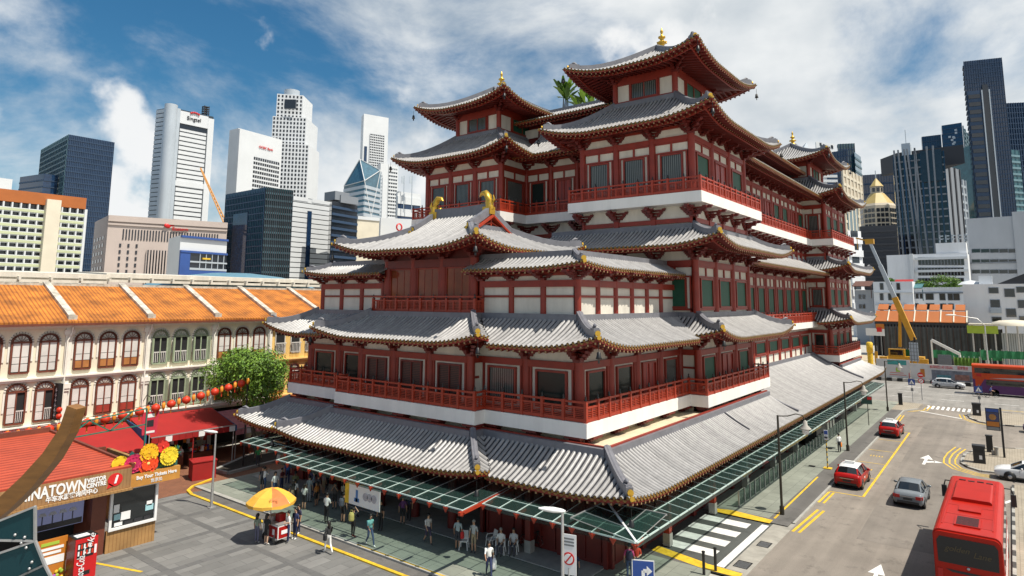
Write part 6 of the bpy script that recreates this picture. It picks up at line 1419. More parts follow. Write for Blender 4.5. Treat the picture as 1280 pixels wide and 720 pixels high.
octo(b,rad(20),0,rad(20),zv(258)); octo(b,rad(20),zv(258),rad(18),zv(255)); b.build('wall','t_beige',gt); b = MB(); octo(b,rad(18),zv(255),rad(8),zv(241)); octo(b,rad(8),zv(232),rad(.5),zv(221)); b.build('roof','gold_roof',gt); b = MB(); octo(b,rad(7),zv(241),rad(7),zv(232)); b.build('lantern','t_beige',gt); b = MB(); b.cyl(p.x,p.y,zv(222),zv(211),.3,6); b.build('spire','t_silver',gt); b = MB()
for k in range(8):
    a0 = 2*PI*(k+.5)/8; ap = rad(20)*math.cos(PI/8); m_ = V((math.cos(a0),math.sin(a0),0)); s_ = V((-m_.y,m_.x,0))
    for row in range(4):
        for i in (-1,0,1): c = V((p.x,p.y,zv(264+6.5*row)))+m_*(ap+.1)+s_*(i*2.5); b.obox(c, s_*.95, m_*.12, ZUP*1.2)
    c = V((p.x,p.y,zv(236.5)))+m_*(rad(7)*math.cos(PI/8)); b.obox(c, s_*.9, m_*.15, ZUP*1.3)
b.build('window_grid','gl_dark',gt,kind='stuff')
box2('black louvred block below the golden roofed tower',1075,283,1121,281,310,'t_dgrey',dict(nb=16,bf=.3,bm='t_dgrey',bt=.4),'office_block')
box2('dark teal twin glass tower behind the far temple pavilion, front half',1040,190,1060,187,640,'gl_navy',dict(nb=26,bf=.2,bm='t_blue',nm=6,mf=.2)); box2('taller dark teal glass tower behind the far temple pavilion',1047,180,1068,179,660,'gl_teal',dict(nb=26,bf=.15,bm='t_blue',nm=6,mf=.2)); box2('pale blue glass slab right of the dark teal towers',1068,190,1076,196,650,'gl_blue',dict(nb=24,bf=.3,bm='t_teal'))
b5, P = box2('white box tower dotted with black square openings',1020,177,1043,180,700,'t_white',None); l, r = P[1], P[2]; e = r-l; L_ = e.length; e.normalize(); n = V((e.y,-e.x,0)); n = n if n.dot(l) < 0 else -n; q = MB(); rr = random.Random(9)
for i in range(26): c = l+e*(L_*rr.uniform(.05,.95))+n*.2; q.obox((c.x,c.y,l.z-rr.uniform(2,22)), e*1.2, n*.2, ZUP*1.4)
q.build('opening','gl_dark',b5)
l = atD(1002,190,720); q = MB(); t_ = atD(1008,178,725); r = atD(1013,190,720); q.add([(l.x,l.y,0),(r.x,r.y,0),(r.x+8,r.y+20,0),(l.x,l.y,l.z),(r.x,r.y,l.z),(r.x+8,r.y+20,l.z),(t_.x,t_.y,t_.z)],[(0,1,4,3),(1,2,5,4),(2,0,3,5),(3,4,6),(4,5,6),(5,3,6)]); q.build('pyramid_tower','t_silver',label='silver tower with a pyramid top behind the far finial',cat='building')
box2('beige tower with curved shoulder below the teal glass towers',1052,208,1078,222,560,'t_beige',dict(nb=16,bf=.3,bm='t_cream',nm=6,mf=.3,panels=[(.1,.6,0,.8,.6,'gl_teal','glass_bay')])); box2('white banded tower between the far pavilion and the beige tower',1028,216,1046,216,520,'t_white',dict(nb=30,bf=.55,bm='t_white',bt=.6,panels=[(0.3,1,0,1,.3,'gl_navy','window_band')]))
box2('white balcony block peeping from behind the far temple balcony',1060,288,1076,289,260,'r_white',dict(nb=8,bf=.5,bm='r_white',bt=.6,panels=[(.2,.7,.3,1,.3,'gl_grey','window_band')]),'apartment_block')
def wall_block(label, u0, v0, u1, v1, X, mt, wins, name='building', depth=18, wmat='cglass', cat='building', zb=0):
    """flat-fronted block whose front stands at x = X; wins = (u,v,w,h) rectangles in metres from real window positions"""
    a, b = onX(u0, v0, X), onX(u1, v1, X); zt = (a.z+b.z)/2; r = thing(name, label, cat, (X+depth/2, (a.y+b.y)/2, 0)); MB().box(X, X+depth, b.y, a.y, 0, zt).build('wall', mt, r)
    for (u, v, w_, h_) in wins:
        c = onX(u, v, X); f = MB(); O = V((X, c.y+w_/2, 0)); e = V((0,-1,0)); n = V((-1,0,0)); frame_rect(f, O, e, n, 0, w_, c.z-h_/2, c.z+h_/2, .12, .12, .003); o = f.build('window', 't_grey', r); MB().box(X-.05, X-.004, c.y-w_/2+.12, c.y+w_/2-.12, c.z-h_/2+.12, c.z+h_/2-.12).build('pane', wmat, o)
    return r, a, b, zt
r, a, b, zt = wall_block('big grey block with three rows of square dark windows',1208,275,1290,267,300,'r_grey',[(1220+11.5*i, 313.5+13*j-.8*i*.0, 2.7, 1.5) for i in range(5) for j in range(3)]); q = MB(); q.box(299.7,300.02,b.y,a.y,zt*.62,zt*.63); q.build('joint','t_grey',r); c = onX(1268,300,299.5); MB().box(299.5,300,b.y,c.y,0,zt+1.5).build('end_bay','r_grey',r)
r, a, b, zt = wall_block('white low block with three long rows of windows and a silver rooftop sign',1108,319,1209,316,285,'r_white',[(1150+4.05*i, 326.5+13*j, 1.25, 3.0) for i in range(14) for j in range(3)]); q = MB()
for k in range(4): z = zt-2.2-4.65*k; c = onX(1144,330,285); q.box(284.2,284.99,b.y,c.y,z,z+.9)
c = onX(1140,330,285); q.box(283.8,284.99,c.y-.6,c.y+.6,0,zt+.2); q.build('floor_band','t_white',r); c0_, c1_ = onX(1170,308,288), onX(1208,308,288); MB().box(286,296,c1_.y,c0_.y,zt,c0_.z+1).build('roof_house','r_white',r); text('KEONG SAIK'[:0] or 'MLM', 4, (285.8,(c0_.y+c1_.y)/2,c0_.z+2.5), (0,-1,0), ZUP, 't_silver', r, width=9) if False else None
q = MB()
for i in range(5): y = c0_.y-1.5-i*1.9; q.obox((286,y,c0_.z+2.6), V((.15,0,0)), V((0,.18,0)), ZUP*1.4); q.obox((286,y-.5,c0_.z+3.6), V((.15,0,0)), V((0,.6,0)), ZUP*.18); q.obox((286,y-.4,c0_.z+2.4), V((.15,0,0)), V((0,.5,0)), ZUP*.16)
q.build('roof_lettering','t_silver',r)
r, a, b, zt = wall_block('white walk-up row with narrow paired windows behind the orange roofs',1091,353,1140,351,235,'r_white',[(1101+2.2*i+(i//2)*6, 358+13*j, .6, 2.2) for i in range(6) for j in range(3)], 'walk_up_block'); q = MB()
for j in range(3): z = zt-3.6-3.9*j; q.box(234.5,234.99,b.y,a.y,z,z+.35)
q.build('string_course','t_white',r)
r, a, b, zt = wall_block('white walk-up row under rooftop shrubs with scattered square windows',1138,361,1206,363,238,'r_white',[(1136+5.2*i,369.5,.9,2.0) for i in range(1,4)]+[(1162,370.5,2.2,2.2),(1178,371,1.6,2.2),(1188,371,1.4,2.2),(1195.5,371,1.7,2.2),(1136+5.2*2,383,.9,2.0),(1163,383,2.2,2),(1179,383,1.6,1.8),(1189,383,1.4,1.8)], 'walk_up_block'); q = MB(); q.box(237.6,237.99,b.y,a.y,zt-1.2,zt-.8); q.build('string_course','t_grey',r); q = MB()
for i in range(22): y = b.y+(a.y-b.y)*(i+.5)/22; q.box(237.8,238.2,y-.35,y+.35,zt,zt+.7)
q.build('parapet','r_white',r)
wall_block('pale grey walk-up block just right of the temple eaves',1068,363,1091,362,240,'r_grey',[(1075,371,.9,1.5),(1080,371,.9,1.5),(1075.5,383,.9,1.5),(1080,383,.9,1.5)], 'walk_up_block')
r, a, b, zt = wall_block('large white gable block with a scatter of dark square windows at the right edge',1203,356,1292,354,200,'r_white',[(1242,363,2.0,1.5),(1262,366,2.1,2.1),(1276,362,1.8,1.5),(1244,379.5,2.0,2.0),(1264,391,2.0,2.1),(1277,380,1.5,2.0),(1246,399,2.0,1.2),(1279,400,1.5,1.9)], 'white_block'); q = MB(); c0_, c1_ = onX(1246,354,203), onX(1292,340,203); q.add([(200.5,c0_.y,zt),(200.5,c1_.y-14,zt),(200.5,c1_.y-6,zt+6),(215,c0_.y,zt),(215,c1_.y-14,zt),(215,c1_.y-6,zt+6)],[(0,1,2),(5,4,3),(0,2,5,3),(2,1,4,5)]); q.build('gable_roof','t_dgrey',r); q = MB(); c = onX(1245,388,199.9); q.box(199.4,199.98,c.y-1.1,c.y+1.1,c.z-.7,c.z+.7); q.build('air_conditioner','t_silver',r)
q = MB(); c = onX(1232,352,204); q.box(203,206,c.y-1.4,c.y+1.4,zt,zt+2.2); c = onX(1213,354,204); q.lathe([(3,0),(2,.8),(0,1.2)],(207,c.y,zt),14); q.build('roof_house','t_white',r)
for (u0,u1,v,m_,lb) in ((1117,1140,352,'awn','faded red rooftop shelter on the white walk-ups'),(1136,1153,356,mat('teal roof sheet',(.05,.16,.18),.6),'teal rooftop shelter on the white walk-ups'),(1066,1089,354,'brownaw','dark rooftop shelter beside the temple eaves')):
    a, b = onX(u0,v,239), onX(u1,v,239); q = MB(); q.slab([(237.5,a.y,a.z-1.2),(237.5,b.y,a.z-1.2),(244,b.y,a.z+.6),(244,a.y,a.z+.6)],(0,0,.2))
    for y in (a.y,b.y):
        for x in (238,243.5): q.cyl(x,y,a.z-5,a.z-.6,.12,6)
    q.build('rooftop_shelter',m_,label=lb,cat='shelter')
# row of orange roofed houses
zr0 = onX(1150,403,190).z
for i in range(7):
    u0 = 1093+16.5*i; u1 = u0+16.5; a, b = onX(u0,402,190), onX(u1,402,190); r = thing('terrace_house', ('orange roofed terrace house behind the dark site fence, %s' % ['nearest the temple eaves','second from the temple','third from the temple','middle of its row','fifth from the temple','sixth from the temple','against the white block'][i]), 'house', (194,(a.y+b.y)/2,0), group='orange roofed terrace houses'); z = zr0; q = MB(); q.box(191.5,200,b.y,a.y,0,z); q.build('wall','dark',r); q = MB(); q.slab([(190,a.y,z),(190,b.y+.15,z),(194.2,b.y+.15,z+2.6),(194.2,a.y,z+2.6)],(0,0,.15)); q.slab([(194.5,a.y-.25,z+2.9),(194.5,b.y+.35,z+2.9),(197.5,b.y+.35,z+4.3),(197.5,a.y-.25,z+4.3)],(0,0,.15)); q.build('roof','t_orange',r); q = MB(); q.bar((190,b.y,z+.2),(194.4,b.y,z+2.9),.25,.3); q.build('party_wall','t_cream',r); q = MB()
    for k in range(4): y = a.y+(b.y-a.y)*(k+.5)/4; q.box(190.4,190.8,y-.22,y+.22,0,z)
    q.box(190.2,190.6,b.y,a.y,z-.6,z-.1); q.build('post','t_dgrey',r)
for k_,(u,v,s_) in enumerate(((1152,352,3.6),(1166,354,3.8),(1180,347,5.2),(1191,352,4.2),(1112,349,2.2),(1160,355,3.4),(1186,356,3.6))):
    c = onX(u,v,244); tree('shrub', ['dark green rooftop shrub at the left end of the roof garden','broad rooftop shrub in the roof garden','tallest rooftop tree of the roof garden','rounded rooftop shrub near the grey block','small dark tree top behind the red rooftop shelter','low rooftop shrub near the teal shelter','low pale rooftop shrub at the right end of the roof garden'][k_], (244,c.y,c.z-s_), s_, (244,c.y,c.z-s_*.3), (s_*.7,s_*.8,s_*.6), 700, .32, ['leafd','leaf'], 20+k_, .15, 'roof garden shrubs', 'shrub', 7)
# --- construction site beyond the main road
MB().box(131.5,190,-40,60,-.03,.02).build('site_ground','sand',kind='structure')
M.update(panel=stripes('dark corrugated site panel',(.075,.085,.09),(.05,.057,.06),1.4,'Y',.6,.5,.4,var=.2), net=mat('green safety net',(.018,.17,.07),.75,var=.35,scale=1.2), hoard=mat('printed white hoarding',(.62,.60,.58),.5,var=.12,scale=.7), craney=mat('yellow machine paint',(.55,.28,.02),.45,var=.15))
a, b = onX(1104,408,172), onX(1252,408,172); fz = thing('site_fence','tall dark corrugated fence wall behind the yellow crane','fence',(172,(a.y+b.y)/2,0)); q = MB(); q.box(172,172.3,b.y,a.y,0,a.z); q.build('panel','panel',fz); q = MB()
for i in range(19): y = b.y+(a.y-b.y)*i/18; q.box(171.7,171.98,y-.06,y+.06,0,a.z+.1)
q.build('post',mat('rusty post',(.07,.045,.038),.8),fz)
c = onX(1296,408,171); fz = thing('site_fence','paler ribbed fence section at the right edge under the curved roof','fence',(171,(b.y+c.y)/2,0)); q = MB(); q.box(171,171.3,c.y,b.y-.1,0,a.z-.8); q.build('panel','t_grey',fz); q = MB()
for i in range(16): y = c.y+(b.y-c.y)*i/15; q.box(170.7,170.98,y-.15,y+.15,0,a.z-.7)
q.build('post','t_silver',fz)
a2_, b2_ = onX(1211,404,168), onX(1296,402,168); r = thing('walkway_roof','long pale walkway roof with a curved end over the site fence','roof',(168,(a2_.y+b2_.y)/2,0)); q = MB(); q.box(165,169,b2_.y,a2_.y,a2_.z-.3,a2_.z); q.lathe([(0,.9),(2.5,.7),(3.8,.2),(4,-.3)],(168,onX(1268,404,168).y,a2_.z),16); q.build('roof_sheet','t_cream',r); q = MB()
for i in range(6): q.cyl(167,a2_.y+(b2_.y-a2_.y)*(i+.3)/6,0,a2_.z-.3,.15,8)
q.build('post','steel',r); p = onX(1228,412,166); q = MB(); q.box(165.9,166,p.y-2.6,p.y+2.6,p.z-.8,p.z+.8); q.build('banner','lime',r)
for k_,(u0,u1,v0,v1,X,lb) in enumerate(((1165,1255,437,447,158,'long green safety net strung before the dark fence'),(1122,1140,436,445,150,'green safety net beside the yellow crane'),(1192,1225,446,459,140,'lime green net and foliage behind the printed hoarding'),(1225,1296,437,447,156,'green safety net at the right edge of the site'))):
    a, b = onX(u0,v0,X), onX(u1,v1,X); zb_ = max(.1,onX(u0,v1,X).z); r = thing('safety_net',lb,'net',(X,(a.y+b.y)/2,0)); q = MB(); n_ = 14
    for i in range(n_): y0, y1 = a.y+(b.y-a.y)*i/n_, a.y+(b.y-a.y)*(i+1)/n_; q.slab([(X+.25*(i%2),y0,zb_),(X+.25*((i+1)%2),y1,zb_),(X+.25*((i+1)%2),y1,a.z-.2*((i*7)%3)*.3),(X+.25*(i%2),y0,a.z-.1)],(.06,0,0))
    q.build('mesh','net' if k_ != 2 else mat('lime net',(.10,.2,.03),.8,var=.5,scale=1.5),r); q = MB()
    for i in range(6): q.cyl(X+.3,a.y+(b.y-a.y)*i/5,0,a.z+.2,.06,6)
    q.build('post','steel',r)
def zx(u, v, X): return onX(u, v, X)
# mobile crane
X = 150; pb_, pt_ = zx(1142,425,X), zx(1087,302,X); cr = thing('mobile_crane','yellow mobile crane with a long telescopic boom raised over the site','crane',(X,pb_.y,0)); e = pt_-pb_
q = MB(); q.bar(pb_, pb_+e*.42, 1.0, 1.1, up=(1,0,0)); q.build('boom_base','craney',cr); q = MB(); q.bar(pb_+e*.40, pb_+e*.75, .75, .8, up=(1,0,0)); q.bar(pb_+e*.74, pb_+e*.98, .55, .6, up=(1,0,0)); q.build('boom_section','t_silver',cr); q = MB(); q.obox(pt_, V((.5,0,0)), V((0,.8,0)), ZUP*.5); q.bar(pt_, pt_+V((0,2.5,.9)), .3, .3); q.tube([pt_+V((0,2.3,.8)), pt_+V((0,2.3,-1.5))], .08, 5); q.bar(pb_+V((.6,2.5,-1.5)), pb_+e*.3, .5, .5, up=(1,0,0)); q.build('boom_head','craney',cr); c0 = zx(1130,430,X); q = MB(); q.box(X-1.5,X+1.5,pb_.y-1.6,pb_.y+4.6,1.3,3.0); q.box(X-1.4,X+.4,pb_.y+1.5,pb_.y+4.3,3.0,4.4); q.build('body','craney',cr); q = MB(); q.box(X-1.43,X-1.39,pb_.y+1.8,pb_.y+4.0,3.2,4.2); q.build('cab_window','cglass',cr)
for i in range(4): q = MB(); q.lathe([(0,-.3),(.75,-.3),(.8,0),(.75,.3),(0,.3)],(0,0,0),14); q.v = [(z+X-1.5, x+pb_.y-1.2+1.7*i, y+.8) for x,y,z in q.v]; q.build('wheel','tyre',cr)
q = MB(); a, b = zx(1164,425,146), zx(1200,443,146); q.bar(a,b,.5,.5); q.cyl(a.x,a.y,0,a.z,.15,6); q.cyl(b.x,b.y,0,b.z,.15,6); q.build('steel_beam','lampw',label='white steel beam sloping on props over the green net',cat='beam')
for k_,(u,v,X_,s_,m_,lb) in enumerate(((1087,434,148,.75,'yel','upright yellow tank at the left of the site'),)):
    p = zx(u,v,X_); q = MB(); q.lathe([(0,-s_*1.3),(s_*.8,-s_*1.3),(s_*.8,s_*1.1),(s_*.5,s_*1.4),(0,s_*1.4)],p,14); q.cyl(p.x,p.y,0,p.z-s_*1.3,.5,8); q.build('tank',m_,label=lb,cat='tank')
for k_,(u,v,X_,lb) in enumerate(((1105,436,142,'small yellow piling machine with an upright black mast left of the crane'),(1155,437,140,'small yellow drill with a black mast behind the printed hoarding'))):
    p = zx(u,v,X_); r = thing('drill_rig',lb,'machine',(X_,p.y,0)); q = MB(); q.box(X_-.8,X_+.8,p.y-1.6,p.y+1,.5,2.3); q.box(X_-.6,X_+.6,p.y-.5,p.y+.8,2.3,3.3); q.build('body','craney',r); q = MB(); q.box(X_-.9,X_+.9,p.y-1.8,p.y+1.2,0,.5); q.bar((X_-.5,p.y+1.3,.2),(X_-.5,p.y+1.3,7.2),.35,.35,up=(1,0,0)); q.build('mast_and_tracks','black',r); q = MB(); q.bar((X_-.7,p.y+1.3,2),(X_-.7,p.y+1.3,4.2),.45,.5,up=(1,0,0)); q.build('drill_head','craney',r)
rr = random.Random(6); q = MB()
for i in range(60): X_ = rr.uniform(137,160); y = rr.uniform(6,30); q.obox((X_,y,.3), V((rr.uniform(.2,.8),0,0)), V((0,rr.uniform(.2,.9),0)), ZUP*rr.uniform(.1,.5), i % 3)
q.build('site_rubble',['sand','craney','concrete'],kind='stuff')
for k_,(u0,u1,v0,v1,X_,lb) in enumerate(((1136,1149,428,452,133,'tall pale gridded site sign seen from behind'),(1172,1190,443,457,133.2,'wide grey site sign seen from behind'),(1082,1106,410,420,165,'white site office board with a small red mark'))):
    a, b = zx(u0,v0,X_), zx(u1,v1,X_); r = thing('site_sign',lb,'sign',(X_,(a.y+b.y)/2,0)); q = MB(); q.box(X_,X_+.08,b.y,a.y,b.z,a.z); q.build('sign_plate',['t_silver','signg','r_white'][k_],r); q = MB()
    for f in (.2,.8): q.cyl(X_+.15,b.y+(a.y-b.y)*f,0,a.z,.08,6)
    if k_ < 2:
        for i in range(5): z = b.z+(a.z-b.z)*(i+.5)/5; q.box(X_-.04,X_-.001,b.y,a.y,z-.04,z+.04)
        for i in range(3): y = b.y+(a.y-b.y)*(i+.5)/3; q.box(X_-.06,X_-.002,y-.05,y+.05,b.z,a.z)
    q.build('post','signg',r)
    if k_ == 2: c = zx(1099,412,X_-.1); MB().box(X_-.06,X_-.01,c.y-.5,c.y+.5,c.z-.5,c.z+.5).build('mark','signr',r); MB().box(X_-.05,X_-.01,b.y,zx(1095,412,X_).y,a.z-.1,a.z+1.0).build('header','orange',r)
# hoardings
for k_,(u0,u1,vt,vt2,X_,lb) in enumerate(((1095,1137,448,452,131.2,'printed hoarding with a teal heading at the left of the main road'),(1137.5,1218,454,466,131.0,'printed hoarding with a red heading behind the silver car'))):
    a, b = zx(u0,vt,X_), zx(u1,vt2,X_); zt = a.z; r = thing('hoarding',lb,'hoarding',(X_,(a.y+b.y)/2,0)); MB().box(X_,X_+.15,b.y,a.y,.35,zt).build('panel','hoard',r); MB().box(X_-.35,X_+.5,b.y,a.y,0,.42).build('base','concrete',r); q = MB(); L_ = a.y-b.y
    if k_ == 0: q.box(X_-.02,X_-.004,b.y+L_*.1,b.y+L_*.66,zt-.9,zt-.12,0); q.box(X_-.02,X_-.004,b.y+L_*.12,b.y+L_*.62,1.0,1.08,1); q.box(X_-.02,X_-.004,b.y+L_*.2,b.y+L_*.6,1.35,1.43,1); q.box(X_-.02,X_-.004,b.y+L_*.03,b.y+L_*.05,.6,1.5,1); q.box(X_-.02,X_-.004,b.y+L_*.3,b.y+L_*.42,1.55,2.2,2); q.build('print',[mat('teal print',(.05,.3,.28),.5),'signr','lime'],r)
    else:
        text('BUSINESS AS USUAL', .62, (X_-.02,b.y+L_*.5,zt-.42), (0,-1,0), ZUP, 'signr', r, width=L_*.36); text('照常营业', .62, (X_-.02,b.y+L_*.17,zt-.42), (0,-1,0), ZUP, 'signr', r, cjk=True, width=L_*.16)
        q.box(X_-.02,X_-.004,b.y+L_*.02,b.y+L_*.66,.6,zt-.9,0); q.box(X_-.03,X_-.021,b.y+L_*.08,b.y+L_*.3,.8,1.7,1); q.box(X_-.03,X_-.021,b.y+L_*.36,b.y+L_*.58,.7,1.5,2); q.box(X_-.02,X_-.004,b.y+L_*.77,b.y+L_*.84,1.0,2.3,3); q.build('print',[mat('hoarding photograph',(.18,.2,.24),.5,var=.5,scale=1.1),mat('brown photo patch',(.3,.15,.12),.5,var=.5,scale=2),mat('teal photo patch',(.08,.25,.3),.5,var=.5,scale=2),'orange'],r)
q = MB()
for i in range(60): y = -14+i*.8; q.box(130.3,130.75,y,y+.74,0,.55,i % 2)
q.build('road_barrier',['concrete','black'],label='low dark and pale striped barrier along the foot of the hoardings',cat='barrier')
p = zx(1235,449,160); steel = thing('street_lamp','tall thin street lamp with a long arm behind the double decker bus','street lamp',(140,zx(1235,449,140).y,0)); y0 = zx(1233,430,140).y; h_ = zx(1230,407,140).z; q = MB(); q.cyl(140,y0,0,h_,.14,8,r2=.09); q.tube([(140,y0,h_),(140,y0+1.0,h_+1.2),(140,y0+4.2,h_+1.7)],.07,6); q.build('post','steel',steel); q = MB(); q.ball((140,y0+4.8,h_+1.75),.3,.9,.14); q.build('lamp_head','lampw',steel)
# ================================================================== VEHICLES
def paint(name, col, rough=.32): return mat(name, col, rough, 0, var=.12, scale=.9, coat=.12, spec=.25)
M.update(taxi_red=paint('taxi red paint',(.36,.007,.006)), car_white=paint('white car paint',(.72,.73,.74)), car_grey=paint('dark silver car paint',(.17,.19,.21)), car_silver=paint('bright silver car paint',(.50,.52,.54)), car_purple=paint('dark purple car paint',(.06,.025,.08)), bus_red=paint('coach red paint',(.40,.010,.002), .5), bus_orange=paint('bus orange red paint',(.52,.06,.012)), bus_purple=paint('bus purple paint',(.10,.03,.12)), bus_grey=paint('bus pale grey paint',(.45,.42,.46)), plate_=mat('dark number plate',(.02,.02,.02),.5), trimk=mat('black trim',(.02,.02,.022),.5))
SED = [(0,.42,.70,.78,.58,.80),(.06,.30,.80,.90,.66,.94),(.22,.24,.86,.95,.70,1.0),(.72,.22,.89,.97,.70,1.02),(1.30,.22,.90,.97,.60,1.39),(1.7,.22,.90,.96,.62,1.455),(2.3,.22,.90,.95,.62,1.46),(2.7,.22,.90,.94,.60,1.41),(3.42,.22,.89,.93,.72,.98),(3.9,.22,.87,.88,.68,.92),(4.3,.25,.81,.77,.62,.80),(4.46,.32,.70,.66,.52,.68)]
HAT = [(0,.42,.74,.84,.60,.86),(.05,.30,.84,.95,.68,.99),(.14,.24,.88,1.0,.72,1.05),(.28,.22,.90,1.02,.70,1.09),(.62,.22,.91,1.0,.60,1.46),(1.2,.22,.91,.99,.63,1.53),(2.1,.22,.91,.97,.63,1.53),(2.6,.22,.91,.96,.61,1.47),(3.35,.22,.90,.95,.74,1.0),(3.85,.22,.88,.90,.70,.94),(4.25,.25,.82,.79,.64,.82),(4.42,.32,.72,.68,.54,.70)]
def car(name, label, st, body, roof, cat, loc, rz, group=None, taxi=False, L=None):
    """lofted body; local x runs from the tail (0) to the nose, y = 0 is the centre line"""
    r = thing(name, label, cat, (0,0,0), group=group)
    b, gq, rf = MB(), MB(), MB(); rings = []
    for (x, zb, w, zt, wr, zr) in st:
        h = [(w*.84,zb),(w*.98,zb+.12),(w,zb+.30),(w*.985,zt-.12),(w*.94,zt),(wr,zr-.055 if zr > zt+.2 else zr-.02),(wr*.82,zr),(0,zr+.015)]
        rings.append([V((x,y,z)) for y, z in h]+[V((x,-y,z)) for y, z in h[-2::-1]])
    n = len(rings[0]); cabin = [s[5] > s[3]+.2 for s in st]
    bf, gf, rfc = [], [], []
    for i in range(len(st)-1):
        for k in range(n-1):
            f = (i*n+k, i*n+k+1, (i+1)*n+k+1, (i+1)*n+k); kk = min(k, n-2-k)     # kk: strip counted from the sill
            if kk == 4 and cabin[i] and cabin[i+1]: gf.append(f)
            elif kk >= 5 and cabin[i] != cabin[i+1]: gf.append(f)
            elif kk == 4 and cabin[i] != cabin[i+1]: gf.append(f)
            elif kk >= 5 and cabin[i] and cabin[i+1]: rfc.append(f)
            else: bf.append(f)
    vs = [p for q in rings for p in q]
    b.add(vs, bf, 0, True); b.add(rings[0], [tuple(range(n))]); b.add(rings[-1], [tuple(range(n-1,-1,-1))])
    # pillars
    for s_ in (1,-1):
        for i in range(len(st)-1):
            if cabin[i] and (i % 2 == 0 or cabin[i] != cabin[i-1]): p, q = rings[i][4 if s_ > 0 else n-5], rings[i][5 if s_ > 0 else n-6]; b.bar(p+V((0,.012*s_,0)), q+V((0,.012*s_,0)), .07, .06)
        for i in range(len(st)-1):
            if cabin[i] != cabin[i+1]: p, q = rings[i][5 if s_ > 0 else n-6], rings[i+1][5 if s_ > 0 else n-6]; b.bar(p, q, .08, .07)
    b.build('body', body, r); gq.add(vs, gf, 0, False); gq.build('window', 'cglass', r); rf.add(vs, rfc, 0, True); rf.build('roof', roof or body, r)
    q = MB(); L_ = st[-1][0]; w = st[3][2]
    q.box(-.02,.10,-.62,.62,.34,.48); q.box(.3,L_-.3,-w-.012,-w+.05,.24,.33); q.box(.3,L_-.3,w-.05,w+.012,.24,.33); q.build('bumper_trim','trimk',r)
    for s_ in (1,-1):
        q = MB(); q.box(-.015,.2,s_*.60-.15,s_*.60+.15,st[1][3]-.26,st[1][3]-.06) if s_ > 0 else q.box(-.015,.2,-.75,-.45,st[1][3]-.26,st[1][3]-.06); q.box(.05,.36,min(s_*.7,s_*.855),max(s_*.7,s_*.855),st[1][3]-.25,st[1][3]-.07); q.build('tail_lamp','tail',r)
        q = MB(); q.box(L_-.28,L_-.07,min(s_*.42,s_*.74),max(s_*.42,s_*.74),.56,.7); q.build('headlight','lightg',r)
        q = MB(); q.ball((2.75,s_*(w+.12),1.02),.07,.12,.085,8,5); q.bar((2.75,s_*(w-.04),.98),(2.75,s_*(w+.1),1.0),.05,.05); q.build('mirror',body,r)
        for x in (.80, L_-.95):
            a = MB(); a.lathe([(0,-.03),(.385,-.03),(.385,.03),(0,.03)],(0,0,0),18); a.v = [(px_+x, pz_+s_*(w-.012), py_+.36) for px_,py_,pz_ in a.v]; o = a.build('wheel_arch','black',r)
            t_ = MB(); t_.lathe([(.19,-.1),(.30,-.1),(.32,-.07),(.32,.07),(.30,.1),(.19,.1)],(0,0,0),18); t_.v = [(px_+x, pz_*1.0+s_*(w-.085), py_+.32) for px_,py_,pz_ in t_.v]; wh = t_.build('wheel','tyre',r)
            c = MB(); c.lathe([(0,.04),(.06,.05),(.19,.03),(.2,-.03)],(0,0,0),10); c.v = [(px_+x, s_*pz_+s_*(w-.02), py_+.32) for px_,py_,pz_ in c.v]; c.build('rim','rim',wh)
    q = MB(); q.box(-.035,-.015,-.26,.26,.56,.68); q.build('number_plate','plate_',r); q = MB(); q.box(-.028,-.004,-.45,.45,.74,.78); q.build('tail_trim','rim',r)
    for s_ in (1,-1):
        q = MB()
        for x in (1.55,2.45): q.box(x,x+.16,min(s_*(w-.01),s_*(w+.012)),max(s_*(w-.01),s_*(w+.012)),.80,.83)
        for x in (1.35,2.05,2.9): q.box(x,x+.012,min(s_*(w-.02),s_*(w+.004)),max(s_*(w-.02),s_*(w+.004)),.4,.92)
        q.build('door_trim','trimk',r)
    if taxi:
        q = MB(); q.box(1.35,1.62,-.36,.36,1.53,1.55); q.prism([(1.38,-.33),(1.6,-.33),(1.6,.33),(1.38,.33)],1.55,1.74); q.build('taxi_sign','lampw',r)
        for s_ in (1,-1): q = MB(); q.box(1.55,1.85,min(s_*(w-.01),s_*(w+.006)),max(s_*(w-.01),s_*(w+.006)),.55,.75); q.box(2.3,2.5,min(s_*(w-.01),s_*(w+.006)),max(s_*(w-.01),s_*(w+.006)),.5,.72,1); q.build('door_print',['signw','orange'],r)
    r.location = loc; r.rotation_euler = (0,0,rz); return r
t1 = car('taxi','red taxi with a white roof in the nearest marked bay',HAT,'taxi_red','car_white','taxi',(53.45,10.35,.0),0,'red taxis at the kerb',True)
t2 = dup(t1,(75.7,10.6,0),0,'red taxi with a white roof in the farther bay by the street sign')
car('parked_car','dark silver saloon car driving beside the red coach',SED,'car_grey',None,'car',(51.15,6.3,0),0)
car('parked_car','bright silver hatchback passing the printed hoarding on the main road',HAT,'car_silver',None,'car',(125.6,10.9,0),-PI/2)
car('parked_car','white car nosing out beside the near island kerb',SED,'car_white',None,'car',(64.6,-2.55,0),PI/2)
car('parked_car','dark purple car cut off by the right edge beyond the far island',SED,'car_purple',None,'car',(88.6,-4.6,0),PI/2)
